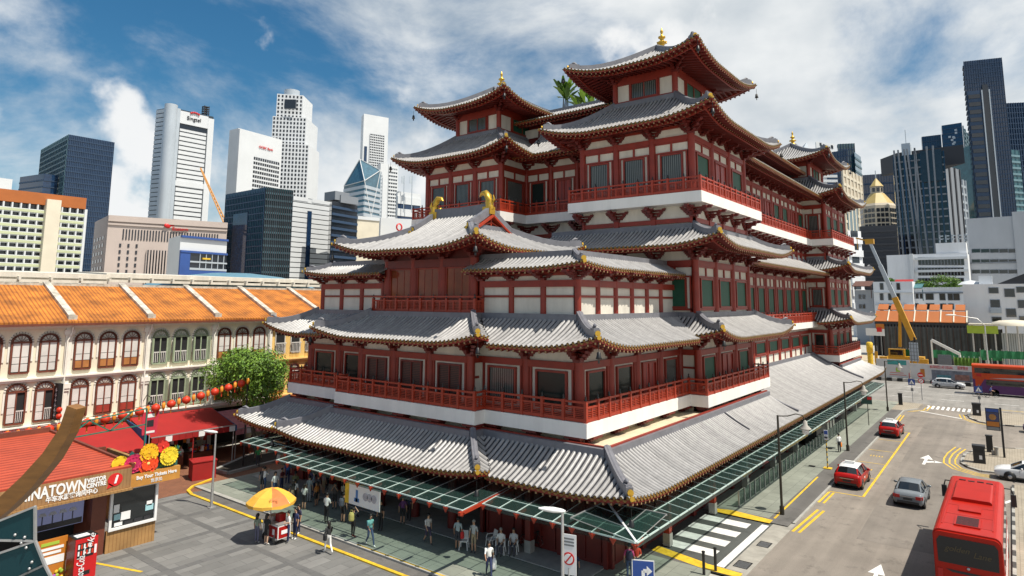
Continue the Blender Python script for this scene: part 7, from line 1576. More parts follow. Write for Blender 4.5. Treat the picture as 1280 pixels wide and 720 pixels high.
# coach
def rbox(mb, x0, x1, yc, hw, z0, z1, rad, mi=0, n=5, taper=0):
    """long body with rounded roof edges"""
    prof = [(-hw,z0),(-hw,z1-rad)]+[(-hw+rad-rad*math.cos(PI/2*i/n), z1-rad+rad*math.sin(PI/2*i/n)) for i in range(1,n+1)]+[(hw-rad+rad*math.sin(PI/2*i/n), z1-rad+rad*math.cos(PI/2*i/n)) for i in range(0,n+1)]+[(hw,z0)]
    m = len(prof); a = [(x0,yc+y,z) for y,z in prof]; b = [(x1,yc+y,z) for y,z in prof]
    mb.add(a+b, [(i,i+1,m+i+1,m+i) for i in range(m-1)]+[(m-1,0,m,2*m-1)], mi, False); mb.add(a+b, [tuple(range(m)), tuple(range(2*m-1,m-1,-1))], mi)
def wheel_at(x, y, z, rad, wd, parent):
    t_ = MB(); t_.lathe([(.5*rad,-wd/2),(.94*rad,-wd/2),(rad,-wd/3),(rad,wd/3),(.94*rad,wd/2),(.5*rad,wd/2)],(0,0,0),18); t_.v = [(a+x, c+y, b_+z) for a,b_,c in t_.v]; o = t_.build('wheel','tyre',parent); c_ = MB(); c_.lathe([(0,-wd*.4),(.5*rad,-wd*.42),(.52*rad,wd*.42),(0,wd*.4)],(0,0,0),12); c_.v = [(a+x, c+y, b_+z) for a,b_,c in c_.v]; c_.build('rim','rim',o)
cb_ = thing('coach','bright red tour coach seen from behind with a black rear window','bus',(36.0,2.32,0)); x0, x1, yc, hw = 36.0, 47.6, 2.3, 1.27
q = MB(); rbox(q,x0+.12,x1-.25,yc,hw,.35,3.36,.28); rbox(q,x0,x0+.119,yc,hw-.04,.45,3.28,.26); rbox(q,x1-.249,x1,yc,hw-.06,.45,3.2,.3); q.build('body','bus_red',cb_)
q = MB(); rbox(q,x0+5.6,x1-2.0,yc,hw-.42,3.3,3.52,.12); q.build('roof_unit','bus_red',cb_); q = MB(); q.box(x0+3.6,x0+4.5,yc-.45,yc+.45,3.36,3.44); q.build('roof_hatch','bus_red',cb_); q = MB()
for i in range(4): q.box(x1-1.3+.1*(i%2),x1-1.15+.1*(i%2),yc-.8+.42*i,yc-.5+.42*i,3.36,3.40)
q.build('roof_vent','black',cb_); q = MB()
for y in (-.95,.95): q.box(x0+1,x1-1,yc+y-.03,yc+y+.03,3.33,3.385)
q.build('roof_rail','bus_red',cb_); q = MB()
for i in range(6): x = x0+1.2+i*1.75; q.box(x-.012,x+.012,yc-hw+.3,yc+hw-.3,3.358,3.366)
for i in range(6):
    x = x0+1.6+i*1.6
    for y in (yc-hw-.006,yc+hw-.004): q.box(x-.01,x+.01,y,y+.01,.5,1.7)
q.build('panel_seam',mat('dark red seam',(.12,.004,.003),.7),cb_); q = MB(); q.box(x0+1.0,x0+2.6,yc-.5,yc+.5,3.36,3.42)
for i in range(8): q.box(x0+1.1+i*.18,x0+1.2+i*.18,yc-.42,yc+.42,3.42,3.435,1)
q.build('roof_grille',['bus_red','trimk'],cb_)
q = MB(); pts = [(yc-1.1,1.98),(yc+1.1,1.98),(yc+1.12,2.9),(yc+1.0,3.08),(yc-1.0,3.08),(yc-1.12,2.9)]; q.slab([(x0-.02,y,z) for y,z in pts],(.03,0,0)); q.build('rear_window','black',cb_)
text('golden', .34, (x0-.03,yc+.38,2.62), (0,-1,0), ZUP, mat('dull gold lettering',(.09,.065,.03),.5), cb_, shear=.35, depth=.008); text('Lane', .34, (x0-.03,yc-.52,2.5), (0,-1,0), ZUP, mat('dull gold letters',(.09,.065,.03),.5), cb_, shear=.35, depth=.008)
q = MB(); q.slab([(x0-.015,yc-.85,1.72),(x0-.015,yc+.85,1.72),(x0-.015,yc+.6,1.62),(x0-.015,yc-.6,1.62)],(.02,0,0)); q.box(x0-.02,x0,yc-.6,yc+.6,.7,1.1); q.build('rear_trim','trimk',cb_); q = MB(); q.ball((x0-.02,yc,1.88),.02,.07,.06,8,5); q.build('rear_badge','rim',cb_)
for s_ in (1,-1):
    q = MB(); q.box(x0-.03,x0+.05,yc+s_*1.05-.1,yc+s_*1.05+.1,.9,1.7); q.build('tail_lamp','tail',cb_); q = MB(); q.box(x0+.7,x1-.9,yc+s_*hw-.01,yc+s_*hw+.012,1.75,2.85) if s_ > 0 else q.box(x0+.7,x1-.9,yc-hw-.012,yc-hw+.01,1.75,2.85); q.build('side_window','cglass',cb_); q = MB(); y_ = yc+s_*hw; q.tube([(x1-.1,y_,3.0),(x1+.35,y_+s_*.3,2.9),(x1+.4,y_+s_*.38,2.6)],.035,6); q.box(x1+.3,x1+.48,y_+s_*.38-.13,y_+s_*.38+.13,1.95,2.6); q.build('mirror','trimk',cb_)
    for x in (x0+2.3,x1-2.6): wheel_at(x,yc+s_*(hw-.12),.5,.5,.26,cb_)
q = MB(); q.slab([(x1+.005,yc-1.05,1.4),(x1+.005,yc+1.05,1.4),(x1+.005,yc+1.0,2.9),(x1+.005,yc-1.0,2.9)],(.015,0,0)); q.build('windscreen','cglass',cb_); q = MB(); q.box(x0+1,x1-1,yc-hw-.004,yc-hw+.004,.7,1.3,0); q.build('side_stripe','signw',cb_)
# double decker
yl_ = onX(1215.5,470,119.5).y; db = thing('double_decker_bus','orange red and purple double decker bus on the main road','bus',(120.7,yl_-5.7,0)); y1, y0 = yl_, yl_-11.5
q = MB(); rbox(q,y0,y1,0,1.25,2.3,4.45,.25); q.v = [(120.7+y,x,z) for x,y,z in q.v]; q.build('upper_deck','bus_orange',db); q = MB(); rbox(q,y0+.002,y1-.002,0,1.24,.3,2.299,.02); q.v = [(120.7+y,x,z) for x,y,z in q.v]; q.build('lower_deck','bus_purple',db)
q = MB(); q.box(119.44,119.452,y0+.4,y1-.3,3.2,3.95); q.box(119.445,119.458,y0+.4,y1-1.6,1.5,2.25); q.box(119.6,121.8,y1,y1+.012,3.2,4.0); q.build('window','cglass',db); q = MB(); q.slab([(119.449,y1-2.0,2.52),(119.449,y0+.2,3.1),(119.449,y0+.2,2.45)],(-.012,0,0)); q.slab([(119.446,y1-5.5,1.5),(119.446,y0+.2,1.0),(119.446,y0+.2,1.5)],(-.012,0,0)); q.build('swoosh','bus_grey',db); q = MB(); q.slab([(119.447,y1-.3,2.5),(119.447,y1-1.5,2.5),(119.447,y1-.9,1.4),(119.447,y1-.3,1.2)],(-.011,0,0)); q.box(119.43,119.445,y1-1.1,y1-.5,2.7,3.1,1); q.build('door_panel',['bus_orange','tail'],db)
for y in (y1-2.6,y0+2.2):
    for x in (119.6,121.8):
        t_ = MB(); t_.lathe([(0,-.14),(.46,-.14),(.5,-.08),(.5,.08),(.46,.14),(0,.14)],(0,0,0),16); t_.v = [(c+x, a+y, b_+.5) for a,b_,c in t_.v]; t_.build('wheel','tyre',db)
# bicycles
def bicycle(root, x, y, z, rz, m='black'):
    """two spoked wheels, diamond frame, bars and saddle; local x = forward"""
    c_, s_ = math.cos(rz), math.sin(rz)
    def T(px_, py_, pz_): return V((x+px_*c_-py_*s_, y+px_*s_+py_*c_, z+pz_))
    for wx in (-.53,.53):
        w = MB(); w.tube([T(wx+.33*math.cos(2*PI*i/20),0,.34+.33*math.sin(2*PI*i/20)) for i in range(21)],.02,5); o = w.build('wheel','tyre',root); w = MB()
        for i in range(8): w.tube([T(wx,0,.34), T(wx+.32*math.cos(PI*i/4),0,.34+.32*math.sin(PI*i/4))],.005,3)
        w.build('spokes','steel',o)
    f = MB(); P = [(-.53,0,.34),(-.08,0,.30),(-.2,0,.82),(.36,0,.80),(.53,0,.34)]
    for a, b in ((0,1),(0,2),(1,2),(1,3),(2,3),(3,4)): f.tube([T(*P[a]),T(*P[b])],.02,6)
    f.tube([T(.36,0,.8),T(.34,0,1.0)],.018,6); f.tube([T(.38,.27,1.0),T(.34,0,1.02),T(.38,-.27,1.0)],.015,6); f.build('frame',m,root); f = MB(); f.ball(T(-.22,0,.9),.13,.09,.04,8,5); f.build('saddle','black',root)
p = onz(661,689,.1); bcy = thing('bicycle','black bicycle leaning by the dark red temple wall','bicycle',p); bicycle(bcy,p.x+.5,p.y,.1,PI*.62)
# ================================================================== PEOPLE
SK = dict(stand=dict(kn=(.02,.0),an=(0,-.02),el=((.02,.24,1.14),(-.02,.24,1.14)),wr=((.06,.25,.90),(.03,.25,.90))),
 walk=dict(kn=(.20,-.06),an=(.26,-.36),el=((-.12,.23,1.15),(.10,.23,1.15)),wr=((-.10,.25,.92),(.26,.22,.98))),
 stride=dict(kn=(.24,-.02),an=(.36,-.30),el=((-.14,.22,1.16),(.13,.22,1.16)),wr=((-.16,.24,.93),(.30,.2,1.02))),
 photo=dict(kn=(.02,0),an=(.02,-.03),el=((.16,.22,1.22),(.16,.22,1.22)),wr=((.26,.10,1.46),(.26,.10,1.46))),
 head=dict(kn=(.03,0),an=(.05,-.06),el=((.02,.24,1.14),(.08,.30,1.50)),wr=((.12,.2,.98),(.10,.12,1.66))),
 hold=dict(kn=(.02,.0),an=(.03,-.03),el=((.04,.22,1.15),(.05,.22,1.15)),wr=((.26,.12,1.12),(.27,.10,1.10))),
 sit=dict(kn=(.40,.40),an=(.40,.42),el=((.05,.22,.80),(.05,.22,.80)),wr=((.28,.14,.68),(.28,.14,.68))),
 ride=dict(kn=(.30,.22),an=(.18,.02),el=((.22,.22,1.02),(.22,.22,1.02)),wr=((.48,.2,.95),(.48,.2,.95))))
BASE = {}
def body_mesh(pose):
    if pose in BASE: return BASE[pose]
    p = SK[pose]; sit = pose == 'sit'; ride = pose == 'ride'; dz = -.36 if sit else (-.02 if ride else 0); lean = .22 if ride else (.03 if pose in ('walk','stride') else 0)
    vs, ed, rad, lab = [], [], [], []
    def v(c, r): vs.append(c); rad.append(r); return len(vs)-1
    def e(a, b, l): ed.append((a, b)); lab.append(l)
    pel = v((0,0,.95+dz), .125); sp = v((lean*.3,0,1.14+dz), .118); ch = v((lean*.7,0,1.33+dz), .135); nb = v((lean*.9,0,1.46+dz), .055); hb = v((lean+.015,0,1.555+dz), .082); hm = v((lean+.022,0,1.635+dz), .098); ht = v((lean+.012,0,1.70+dz), .07)
    e(pel,sp,1); e(sp,ch,1); e(ch,nb,1); e(nb,hb,0); e(hb,hm,0); e(hm,ht,0)
    ns = v((lean+.105,0,1.615+dz), .022); e(hm, ns, 0)
    for k, s in ((0,1),(1,-1)):
        kx, ax = p['kn'][k], p['an'][k]
        hp = v((0,s*.085,.90+dz), .092)
        if sit: kn = v((kx,s*.12,.50), .064); an = v((ax,s*.12,.09), .042)
        elif ride: kn = v((kx,s*.12,.62+(.12 if k else -.05)), .064); an = v((ax,s*.12,.22+(.2 if k else 0)), .042)
        else: kn = v((kx,s*.095,.50), .062); an = v((ax,s*.10,.09+(.07 if ax < -.2 else 0)), .040)
        md = [(a+b)/2 for a, b in zip(vs[kn], vs[an])]; md[0] -= .015; cf_ = v(tuple(md), .055)
        zz = vs[an][2]; to = v((ax+.15,s*.115,max(.03,zz-.055)), .036)
        e(pel,hp,2); e(hp,kn,2); e(kn,cf_,4); e(cf_,an,4); e(an,to,3)
        el, wr = p['el'][k], p['wr'][k]; o = lean*.9
        sh = v((lean*.8,s*.165,1.395+dz), .062); eb = v((el[0]+(o if not ride else 0),s*el[1],el[2]+(0 if sit or ride else dz)), .044); w = v((wr[0]+(o if not ride else 0),s*wr[1],wr[2]), .031)
        d = V(vs[w])-V(vs[eb]); d.normalize(); hn = v(tuple(V(vs[w])+d*.075), .036); tp = v(tuple(V(vs[w])+d*.155), .022)
        e(ch,sh,1); e(sh,eb,1 ); e(eb,w,5); e(w,hn,0); e(hn,tp,0)
        th = v(tuple(V(vs[w])+d*.08+V((.035,-s*.035,.01))), .014); e(hn,th,0)
    me = bpy.data.meshes.new('body'); me.from_pydata(vs, ed, []); ob = bpy.data.objects.new('body', me); COL.objects.link(ob)
    sk = ob.modifiers.new('skin','SKIN'); sk.use_smooth_shade = True; sk.branch_smoothing = .4
    for i, d in enumerate(me.skin_vertices[0].data): d.radius = (rad[i], rad[i]*(1.12 if i in (1,2,0) else 1)); d.use_root = (i == 0)
    ss = ob.modifiers.new('sub','SUBSURF'); ss.levels = 1; ss.render_levels = 1
    dg = bpy.context.evaluated_depsgraph_get(); dg.update(); out = bpy.data.meshes.new_from_object(ob.evaluated_get(dg)); bpy.data.objects.remove(ob)
    seg = [(V(vs[a]), V(vs[b]), l) for (a, b), l in zip(ed, lab)]; labs = []
    for f in out.polygons:
        c = f.center; best = None
        for a, b, l in seg:
            ab = b-a; t_ = max(0, min(1, (c-a).dot(ab)/max(1e-9, ab.length_squared))); d = (c-a-ab*t_).length
            if best is None or d < best[0]: best = (d, l, a, b, t_)
        l = best[1]
        if l == 1 and c.z < .97+dz and not sit: l = 2
        labs.append(l)
    BASE[pose] = (out, labs, V(vs[hm])); return BASE[pose]
_pm = {}
def cloth(c):
    if c not in _pm: _pm[c] = mat('cloth %d' % len(_pm), c, .8, var=.15, scale=7)
    return _pm[c]
SKIN = [mat('skin a',(.48,.28,.18),.55,var=.06), mat('skin b',(.36,.19,.115),.55,var=.06), mat('skin c',(.56,.36,.25),.55,var=.06)]
HAIR = mat('black hair',(.012,.010,.009),.5,var=.2); HAIRG = mat('grey hair',(.25,.24,.22),.6,var=.2)
WHT=(.78,.78,.76); BLK=(.018,.018,.02); JEAN=(.05,.08,.16); NAVY=(.02,.03,.09); GRY=(.33,.34,.35); KHA=(.35,.28,.18)
def person(u, v, face, pose, shirt, pants, label, h=1.68, shorts=False, long_sl=False, hair='short', z=.1, skin=0, group=None, shoes=None, xy=None):
    p = V((xy[0], xy[1], z)) if xy else onz(u, v, z); out, labs, hm = body_mesh(pose)
    r = thing('person', label, 'person', p, math.radians(face), group); me = out.copy(); me.materials.clear()
    sk = SKIN[skin]
    for m_ in (sk, cloth(shirt), cloth(pants), cloth(shoes or (.05,.05,.055)), sk if shorts else cloth(pants), cloth(shirt) if long_sl else sk): me.materials.append(m_)
    me.polygons.foreach_set('material_index', labs); me.polygons.foreach_set('use_smooth', [True]*len(me.polygons))
    o = bpy.data.objects.new('body', me); COL.objects.link(o); o.parent = r; s = h/1.75; o.scale = (s, s, s)
    def child(mb, nm, m_):
        me2 = bpy.data.meshes.new(nm); me2.from_pydata(mb.v, [], mb.f); me2.materials.append(m_); me2.polygons.foreach_set('use_smooth', mb.sm); q = bpy.data.objects.new(nm, me2); COL.objects.link(q); q.parent = r; q.scale = (s,s,s); return q
    hr = MB(); c = hm+V((-.022,0,.028)); hr.ball(c,.105,.098,.10,12,8)
    if hair == 'long': hr.tube([c+V((-.06,0,.02)), c+V((-.09,0,-.12)), c+V((-.085,0,-.27))],[.085,.085,.045],9)
    if hair == 'tail': hr.tube([c+V((-.09,0,.03)), c+V((-.15,0,-.06)), c+V((-.13,0,-.22))],[.04,.045,.015],7)
    hr.v = [(x if z < c.z-.02 or x < c.x+.06 else x-.012, y, z) for x,y,z in hr.v]; child(hr,'hair',HAIRG if hair == 'grey' else HAIR)
    fc = MB()
    for sy in (1,-1): fc.ball(hm+V((.092,sy*.034,.008)),.012,.014,.010,6,4)
    fc.obox(hm+V((.084,0,-.062)),V((.008,0,0)),V((0,.024,0)),V((0,0,.006))); child(fc,'face',HAIR)
    return r
# facing: 0 = along +x (away along the street), 90 = +y, 180 = towards the camera side, 270 = towards the road
GC = 'people standing under the entrance canopy'
person(330,614.5,0,'photo',WHT,JEAN,'person in a white shirt and jeans raising a camera on the open pavement')
person(320.6,679,20,'stand',(.25,.3,.22),(.12,.12,.18),'person in white shoes and dark leggings left of the ice cream cart',1.6,z=0,shoes=WHT,hair='long')
person(332.5,681,15,'hold',BLK,BLK,'person with light brown hair in black shorts at the ice cream cart',1.66,True,z=0,shoes=WHT,hair='long',skin=2)
person(359.5,678,170,'hold',WHT,NAVY,'person in a white shirt serving at the ice cream cart',1.7,z=0)
person(368.4,674,190,'stand',NAVY,NAVY,'person in a navy polo shirt just behind the cart server',1.72,z=0,shoes=WHT)
person(372.5,667,185,'stand',(.03,.03,.07),NAVY,'long haired person in dark clothes behind the navy polo shirt',1.62,z=.05,hair='long',shoes=WHT)
person(359,605,60,'stand',(.04,.14,.38),NAVY,'person in a bright blue shirt under the left end of the canopy',group=GC)
person(367.5,630,40,'stand',WHT,BLK,'person in a white blouse and dark skirt behind the cart',1.58,True,hair='tail',group=GC)
person(379.5,637,30,'hold',(.62,.64,.6),BLK,'person in a pale striped top beside the white blouse',1.6,True,hair='long',group=GC)
person(386,628,20,'stand',(.3,.34,.34),GRY,'tall person in a grey green shirt among the waiting group',1.72,group=GC)
person(389,615,200,'stand',(.06,.06,.14),BLK,'person in a dark blue top at the back of the waiting group',1.65,group=GC)
person(397,626,10,'stand',(.07,.06,.07),BLK,'person in black with bare shins left of the grey top',1.68,True,group=GC)
person(404,618,0,'stand',(.38,.3,.3),KHA,'person in a dusty grey top near the banner end',1.62,True,group=GC)
person(409,612,190,'stand',(.3,.36,.08),BLK,'person in a yellow green top in the shade by the banner',1.6,group=GC)
person(418,636,220,'photo',(.08,.07,.07),BLK,'person in black holding a phone left of the backpack wearer',1.62,True,group=GC)
person(407.5,654.5,15,'hold',WHT,BLK,'tall person in a bright white shirt and black trousers by the yellow kerb',1.8)
person(428.5,653,10,'stand',(.05,.05,.06),BLK,'person in black shorts wearing a grey backpack',1.74,True)
person(441,671.5,15,'head',(.04,.04,.045),BLK,'person wearing a yellow backpack with one hand on the head',1.62,shoes=(.5,.05,.05))
person(410,692,75,'walk',BLK,WHT,'person in white trousers and a black top striding along the yellow kerb',1.66,z=0,hair='long',shoes=WHT,long_sl=True)
person(462,682,255,'stride',(.20,.48,.46),JEAN,'person in a turquoise shirt and jeans striding along the pavement',1.66,shoes=WHT)
person(475.5,663.5,190,'stand',BLK,BLK,'person dressed all in black beside the end of the banner',1.74)
person(511,651,200,'stand',NAVY,BLK,'person in dark navy standing deep under the canopy',1.7,group=GC)
person(534.7,680,250,'walk',(.6,.58,.56),(.05,.04,.08),'person in a pale top and dark shorts walking in the shade',1.62,True,hair='long')
person(572,687,20,'stand',(.36,.44,.45),(.04,.04,.05),'person in a pale grey shirt with a red bag facing the temple',1.68,True,skin=1)
person(592,691,195,'stand',(.45,.47,.47),KHA,'older person in a grey shirt and khaki shorts by the plastic chairs',1.7,True,hair='grey')
person(611,721,225,'stride',WHT,NAVY,'person in a white shirt carrying a white bag across the front pavement',1.66,skin=1)
person(713,727,70,'stand',(.66,.66,.66),(.04,.04,.05),'person in a white shirt bending towards a child by the silver lamp',1.7,skin=1)
person(719,726,230,'stand',NAVY,BLK,'child in a navy top beside the person by the silver lamp',1.35)
person(787,724,30,'stand',(.62,.09,.24),JEAN,'person in a pink shirt with a dark backpack at the temple corner',1.66)
person(796.5,722,200,'hold',(.58,.06,.03),(.14,.2,.28),'person in a red shirt and pale jeans at the temple corner',1.68)
person(1049.5,565.5,50,'stand',WHT,BLK,'person in a white jacket carrying an orange bag beside the dark lamp',1.66,long_sl=True)
person(225,582.5,200,'stand',WHT,(.5,.5,.55),'person in white near the shopfront under the red awning',1.65,True,z=0)
person(243,578,90,'hold',(.16,.1,.08),KHA,'person in brown leaning at the stall under the red awning',1.62,z=0)
person(322,584,60,'stand',(.04,.3,.08),(.05,.05,.06),'person in a green top by the planter under the round tree',1.65,z=.02)
for k_, (x_, y_, nm_, sh_, pn_, sk_) in enumerate(((26.6,42.6,'charcoal',(.05,.05,.055),BLK,0),(27.4,41.5,'maroon',(.16,.03,.035),NAVY,1),(26.3,40.6,'white',WHT,JEAN,0),(27.2,39.6,'olive',(.12,.12,.05),BLK,1),(28.0,38.6,'pale blue',(.3,.4,.5),NAVY,2),(26.2,38.4,'black',BLK,KHA,0),(27.0,36.9,'orange',(.55,.2,.04),BLK,1),(28.1,35.6,'cream',(.6,.55,.42),BLK,0),(27.3,33.2,'dark green',(.03,.1,.05),JEAN,2),(28.2,30.0,'purple',(.14,.05,.18),BLK,0))):
    person(0,0,R.uniform(0,360),R.choice(['stand','hold','stand']),sh_,pn_,'person in a %s top deep in the shade of the waiting group' % nm_,R.uniform(1.56,1.76),k_ % 3 == 0,xy=(x_,y_),skin=sk_,group=GC,hair=R.choice(['short','long','tail']))
# seated pair on chairs
def chair(p, rz, label):
    r = thing('plastic_chair', label, 'chair', p, rz, 'white plastic chairs by the temple wall')
    def ch(mb, nm):
        me = bpy.data.meshes.new(nm); me.from_pydata(mb.v, [], mb.f); me.materials.append(M['lampw']); q = bpy.data.objects.new(nm, me); COL.objects.link(q); q.parent = r
    q = MB(); q.box(-.22,.22,-.22,.22,.41,.45); ch(q,'seat'); q = MB(); q.slab([(-.2,-.2,.45),(-.2,.2,.45),(-.3,.17,.86),(-.3,-.17,.86)],(-.03,0,0)); ch(q,'backrest')
    for x in (-.19,.19):
        for y in (-.19,.19): q = MB(); q.bar((x,y,.41),(x*1.2,y*1.2,0),.045,.045); ch(q,'leg')
    for s_ in (-1,1): q = MB(); q.tube([(-.24,s_*.23,.62),(.1,s_*.25,.64),(.2,s_*.24,.43)],.025,6); ch(q,'armrest')
    return r
for k_, (u, v, lb, lc, sh) in enumerate(((626,692,'older seated person in a white shirt on a plastic chair','white plastic chair under the older seated person',WHT),(642,692,'seated person in a pale shirt next to the black bicycle','white plastic chair beside the black bicycle',(.55,.56,.58)))):
    p = onz(u, v, .1); chair(p, math.radians(205), lc); person(u, v, 205, 'sit', sh, (.06,.06,.08), lb, 1.66, z=.1, hair='grey' if k_ == 0 else 'short')
p = onz(614,684,.1); chair(p, math.radians(160), 'empty white plastic chair behind the walking person in white')
p = onz(580,686,.1); chair(p, math.radians(210), 'empty white plastic chair behind the older standing person')
# things carried
def bag(name, label, c, sx, sy, sz, m_, rz=0, cat='bag'):
    mb = MB(); mb.lathe([(0,0),(.9,.02),(1,.15),(.98,.7),(.7,.95),(0,1)],(0,0,0),12); mb.v = [(x*sx,y*sy,z*sz) for x,y,z in mb.v]; mb.tube([(-.0,sy*.5,sz*.9),(0,sy*.3,sz*1.25),(0,-sy*.3,sz*1.25),(0,-sy*.5,sz*.9)],.012,5)
    me = bpy.data.meshes.new(name); me.from_pydata(mb.v,[],mb.f); me.materials.append(m_); o = bpy.data.objects.new(name, me); COL.objects.link(o); o.location = c; o.rotation_euler = (0,0,rz); tag(o,label,cat); return o
def near(u, v, z, f, dx, dy, dz):
    p = onz(u, v, z); a = math.radians(f); return V((p.x+dx*math.cos(a)-dy*math.sin(a), p.y+dx*math.sin(a)+dy*math.cos(a), z+dz))
bag('backpack','yellow backpack worn by the person with a hand on the head',near(441,671.5,.1,15,-.2,0,.95),.13,.17,.46,cloth((.60,.52,.16)),math.radians(15),'backpack')
bag('backpack','dark grey backpack worn by the person in black shorts',near(428.5,653,.1,10,-.2,0,1.0),.13,.17,.46,cloth((.10,.11,.14)),math.radians(10),'backpack')
bag('backpack','dark backpack worn by the person in pink',near(787,724,.1,30,-.2,0,.95),.13,.16,.44,cloth((.03,.03,.06)),math.radians(30),'backpack')
bag('shoulder_bag','black shoulder bag of the person in white trousers',near(410,692,0,75,-.1,.24,.75),.14,.1,.36,cloth(BLK),math.radians(75))
bag('carrier_bag','orange carrier bag held by the person beside the dark lamp',near(1049.5,565.5,.1,50,.08,-.27,.45),.16,.08,.42,cloth((.75,.22,.02)))
bag('carrier_bag','white plastic carrier bag held by the striding person in white',near(611,721,.1,225,.0,.26,.35),.13,.1,.5,cloth((.8,.8,.8)))
bag('carrier_bag','red bag hanging from the person in pale grey',near(572,687,.1,20,.0,-.26,.6),.12,.1,.36,cloth((.6,.03,.03)))
# ice cream cart and umbrella
p = onz(345,676,0); ct = thing('ice_cream_cart','white and red ice cream cart under the yellow umbrella','cart',p); x, y = p.x, p.y
q = MB(); q.box(x-.4,x+.4,y-.75,y+.75,.3,1.05); q.build('body','lampw',ct); q = MB(); q.box(x-.415,x-.401,y-.7,y+.1,.35,.95); q.box(x-.35,x+.35,y-.765,y-.751,.35,.95); q.box(x-.43,x-.416,y-.45,y-.25,.5,.8,1); q.box(x-.2,x+.2,y-.78,y-.766,.55,.75,1); q.build('side_panel',['taxi_red','signw'],ct); q = MB(); q.box(x-.43,x+.43,y-.78,y+.78,1.05,1.1); q.box(x-.3,x+.2,y+.1,y+.6,1.1,1.35); q.build('counter_top','steel',ct); q = MB(); q.box(x-.1,x+.3,y-.4,y+.0,1.1,1.5); q.build('box','taxi_red',ct)
for dy in (-.5,.5): wheel_at(x-.3,y+dy,.28,.27,.06,ct)
um = thing('umbrella','big orange yellow umbrella with red brown printed panels over the ice cream cart','umbrella',(x-.2,y+.35,0)); ux, uy = x-.2, y+.35
q = MB(); q.cyl(ux,uy,0,2.75,.03,8); q.build('pole','steel',um); cs = [MB(), MB()]; n_ = 8
for k in range(n_):
    a0, a1 = 2*PI*k/n_+.25, 2*PI*(k+1)/n_+.25; rows = [(0,2.85),(.45,2.76),(.95,2.52),(1.35,2.16)]
    for (r0,z0_),(r1,z1_) in zip(rows[:-1], rows[1:]):
        am = (a0+a1)/2; s0, s1 = .965, .965
        P0, P1, Q0, Q1 = [V((ux+r*math.cos(a), uy+r*math.sin(a), z)) for r, z, a in ((r0,z0_,a0),(r0,z0_,a1),(r1,z1_,a0),(r1,z1_,a1))]
        Pm, Qm = V((ux+r0*.95*math.cos(am), uy+r0*.95*math.sin(am), z0_-.02)), V((ux+r1*.95*math.cos(am), uy+r1*.95*math.sin(am), z1_-.03))
        cs[k % 2 if k in (5,) else (1 if k in (4,6) and False else (k == 5))].add([P0,Pm,P1,Q1,Qm,Q0], [(0,1,4,5),(1,2,3,4)])
    cs[0].slab([Q0,Qm,Q1,Q1-ZUP*.14,Qm-ZUP*.18,Q0-ZUP*.14], (0,0,.001)) if False else cs[0].add([Q0,Qm,Q1,Q1-ZUP*.14,Qm-ZUP*.18,Q0-ZUP*.14], [(0,1,4,5),(1,2,3,4)])
M['umb'] = mat('orange yellow umbrella cloth',(.78,.42,.05),.7,var=.12,scale=2); M['umb2'] = mat('red brown umbrella panel',(.55,.17,.04),.7,var=.15,scale=2)
cs[0].build('canopy','umb',um); cs[1].build('printed_panel','umb2',um); q = MB()
for k in range(n_): a0 = 2*PI*k/n_+.25; q.tube([(ux,uy,2.35),(ux+.95*math.cos(a0),uy+.95*math.sin(a0),2.50)],.012,4); q.tube([(ux,uy,2.84),(ux+.95*math.cos(a0),uy+.95*math.sin(a0),2.505),(ux+1.35*math.cos(a0),uy+1.35*math.sin(a0),2.15)],.012,4)
q.build('rib','steel',um)
am = math.atan2(-uy,-ux)+.12; d = V((math.cos(am),math.sin(am),0)); c = V((ux,uy,0))+d*1.06+ZUP*2.44; text('King\'s'[:4], .26, c+d*.03+ZUP*.03, V((-d.y,d.x,0)), (ZUP*.85-d*.0+V((-d.x,-d.y,0))*.9).normalized(), 'umb2', um, depth=.01)
# entrance banner under the canopy
a, b = onX(432,612,25.3), onX(475,624,25.3); bn = thing('entrance_banner','long pale banner with a yellow end hung under the canopy edge','banner',(25.3,(a.y+b.y)/2,2.0)); zt_ = onX(455,608,25.3).z; q = MB(); q.box(25.28,25.32,b.y,a.y,zt_-1.15,zt_); q.build('cloth','signw',bn); q = MB(); L_ = a.y-b.y; q.box(25.262,25.279,a.y-.35,a.y,zt_-1.15,zt_); q.box(25.262,25.279,b.y+L_*.62,b.y+L_*.68,zt_-.95,zt_-.3,1); q.box(25.262,25.279,b.y+L_*.58,b.y+L_*.72,zt_-.95,zt_-.75,1)
for k in range(3): disc(q,V((25.27,b.y+L_*(.4-.12*k),zt_-.55)),V((0,-1,0)),V((-1,0,0)),.22,2)
q.build('print',['yel',mat('banner blue print',(.08,.2,.45),.6),mat('banner grey print',(.45,.44,.48),.6,var=.3,scale=4)],bn); q = MB()
for f in (.1,.9): q.tube([(25.3,b.y+L_*f,zt_),(25.3,b.y+L_*f,3.4)],.015,4)
q.build('cord','black',bn)
# cyclists on the main road
for k_, (u, v, sh, lb) in enumerate(((1222,491,(.04,.3,.33),'cyclist in a teal top in front of the double decker bus'),(1237,489,(.12,.15,.4),'cyclist in a blue and white top right of the teal cyclist'))):
    p = onX(u, v, 117.2); q_ = (117.2, p.y); r = person(0,0,-90,'ride',sh,BLK,lb,1.72,True,z=.02,xy=q_); b_ = thing('bicycle',['bicycle ridden by the teal topped cyclist','bicycle ridden by the blue topped cyclist'][k_],'bicycle',(117.2,p.y,0)); bicycle(b_,117.2,p.y-.2,0,-PI/2,'trimk')
SUN_E = 4.3; SKY_S = .06; EXPO = .45; CLOUD_OFF = (2.3, .4, 0.3); CLOUD_D = (6.4, 7.2, 7.9, 1); CLOUD_L = (10.6, 10.9, 11.0, 1)
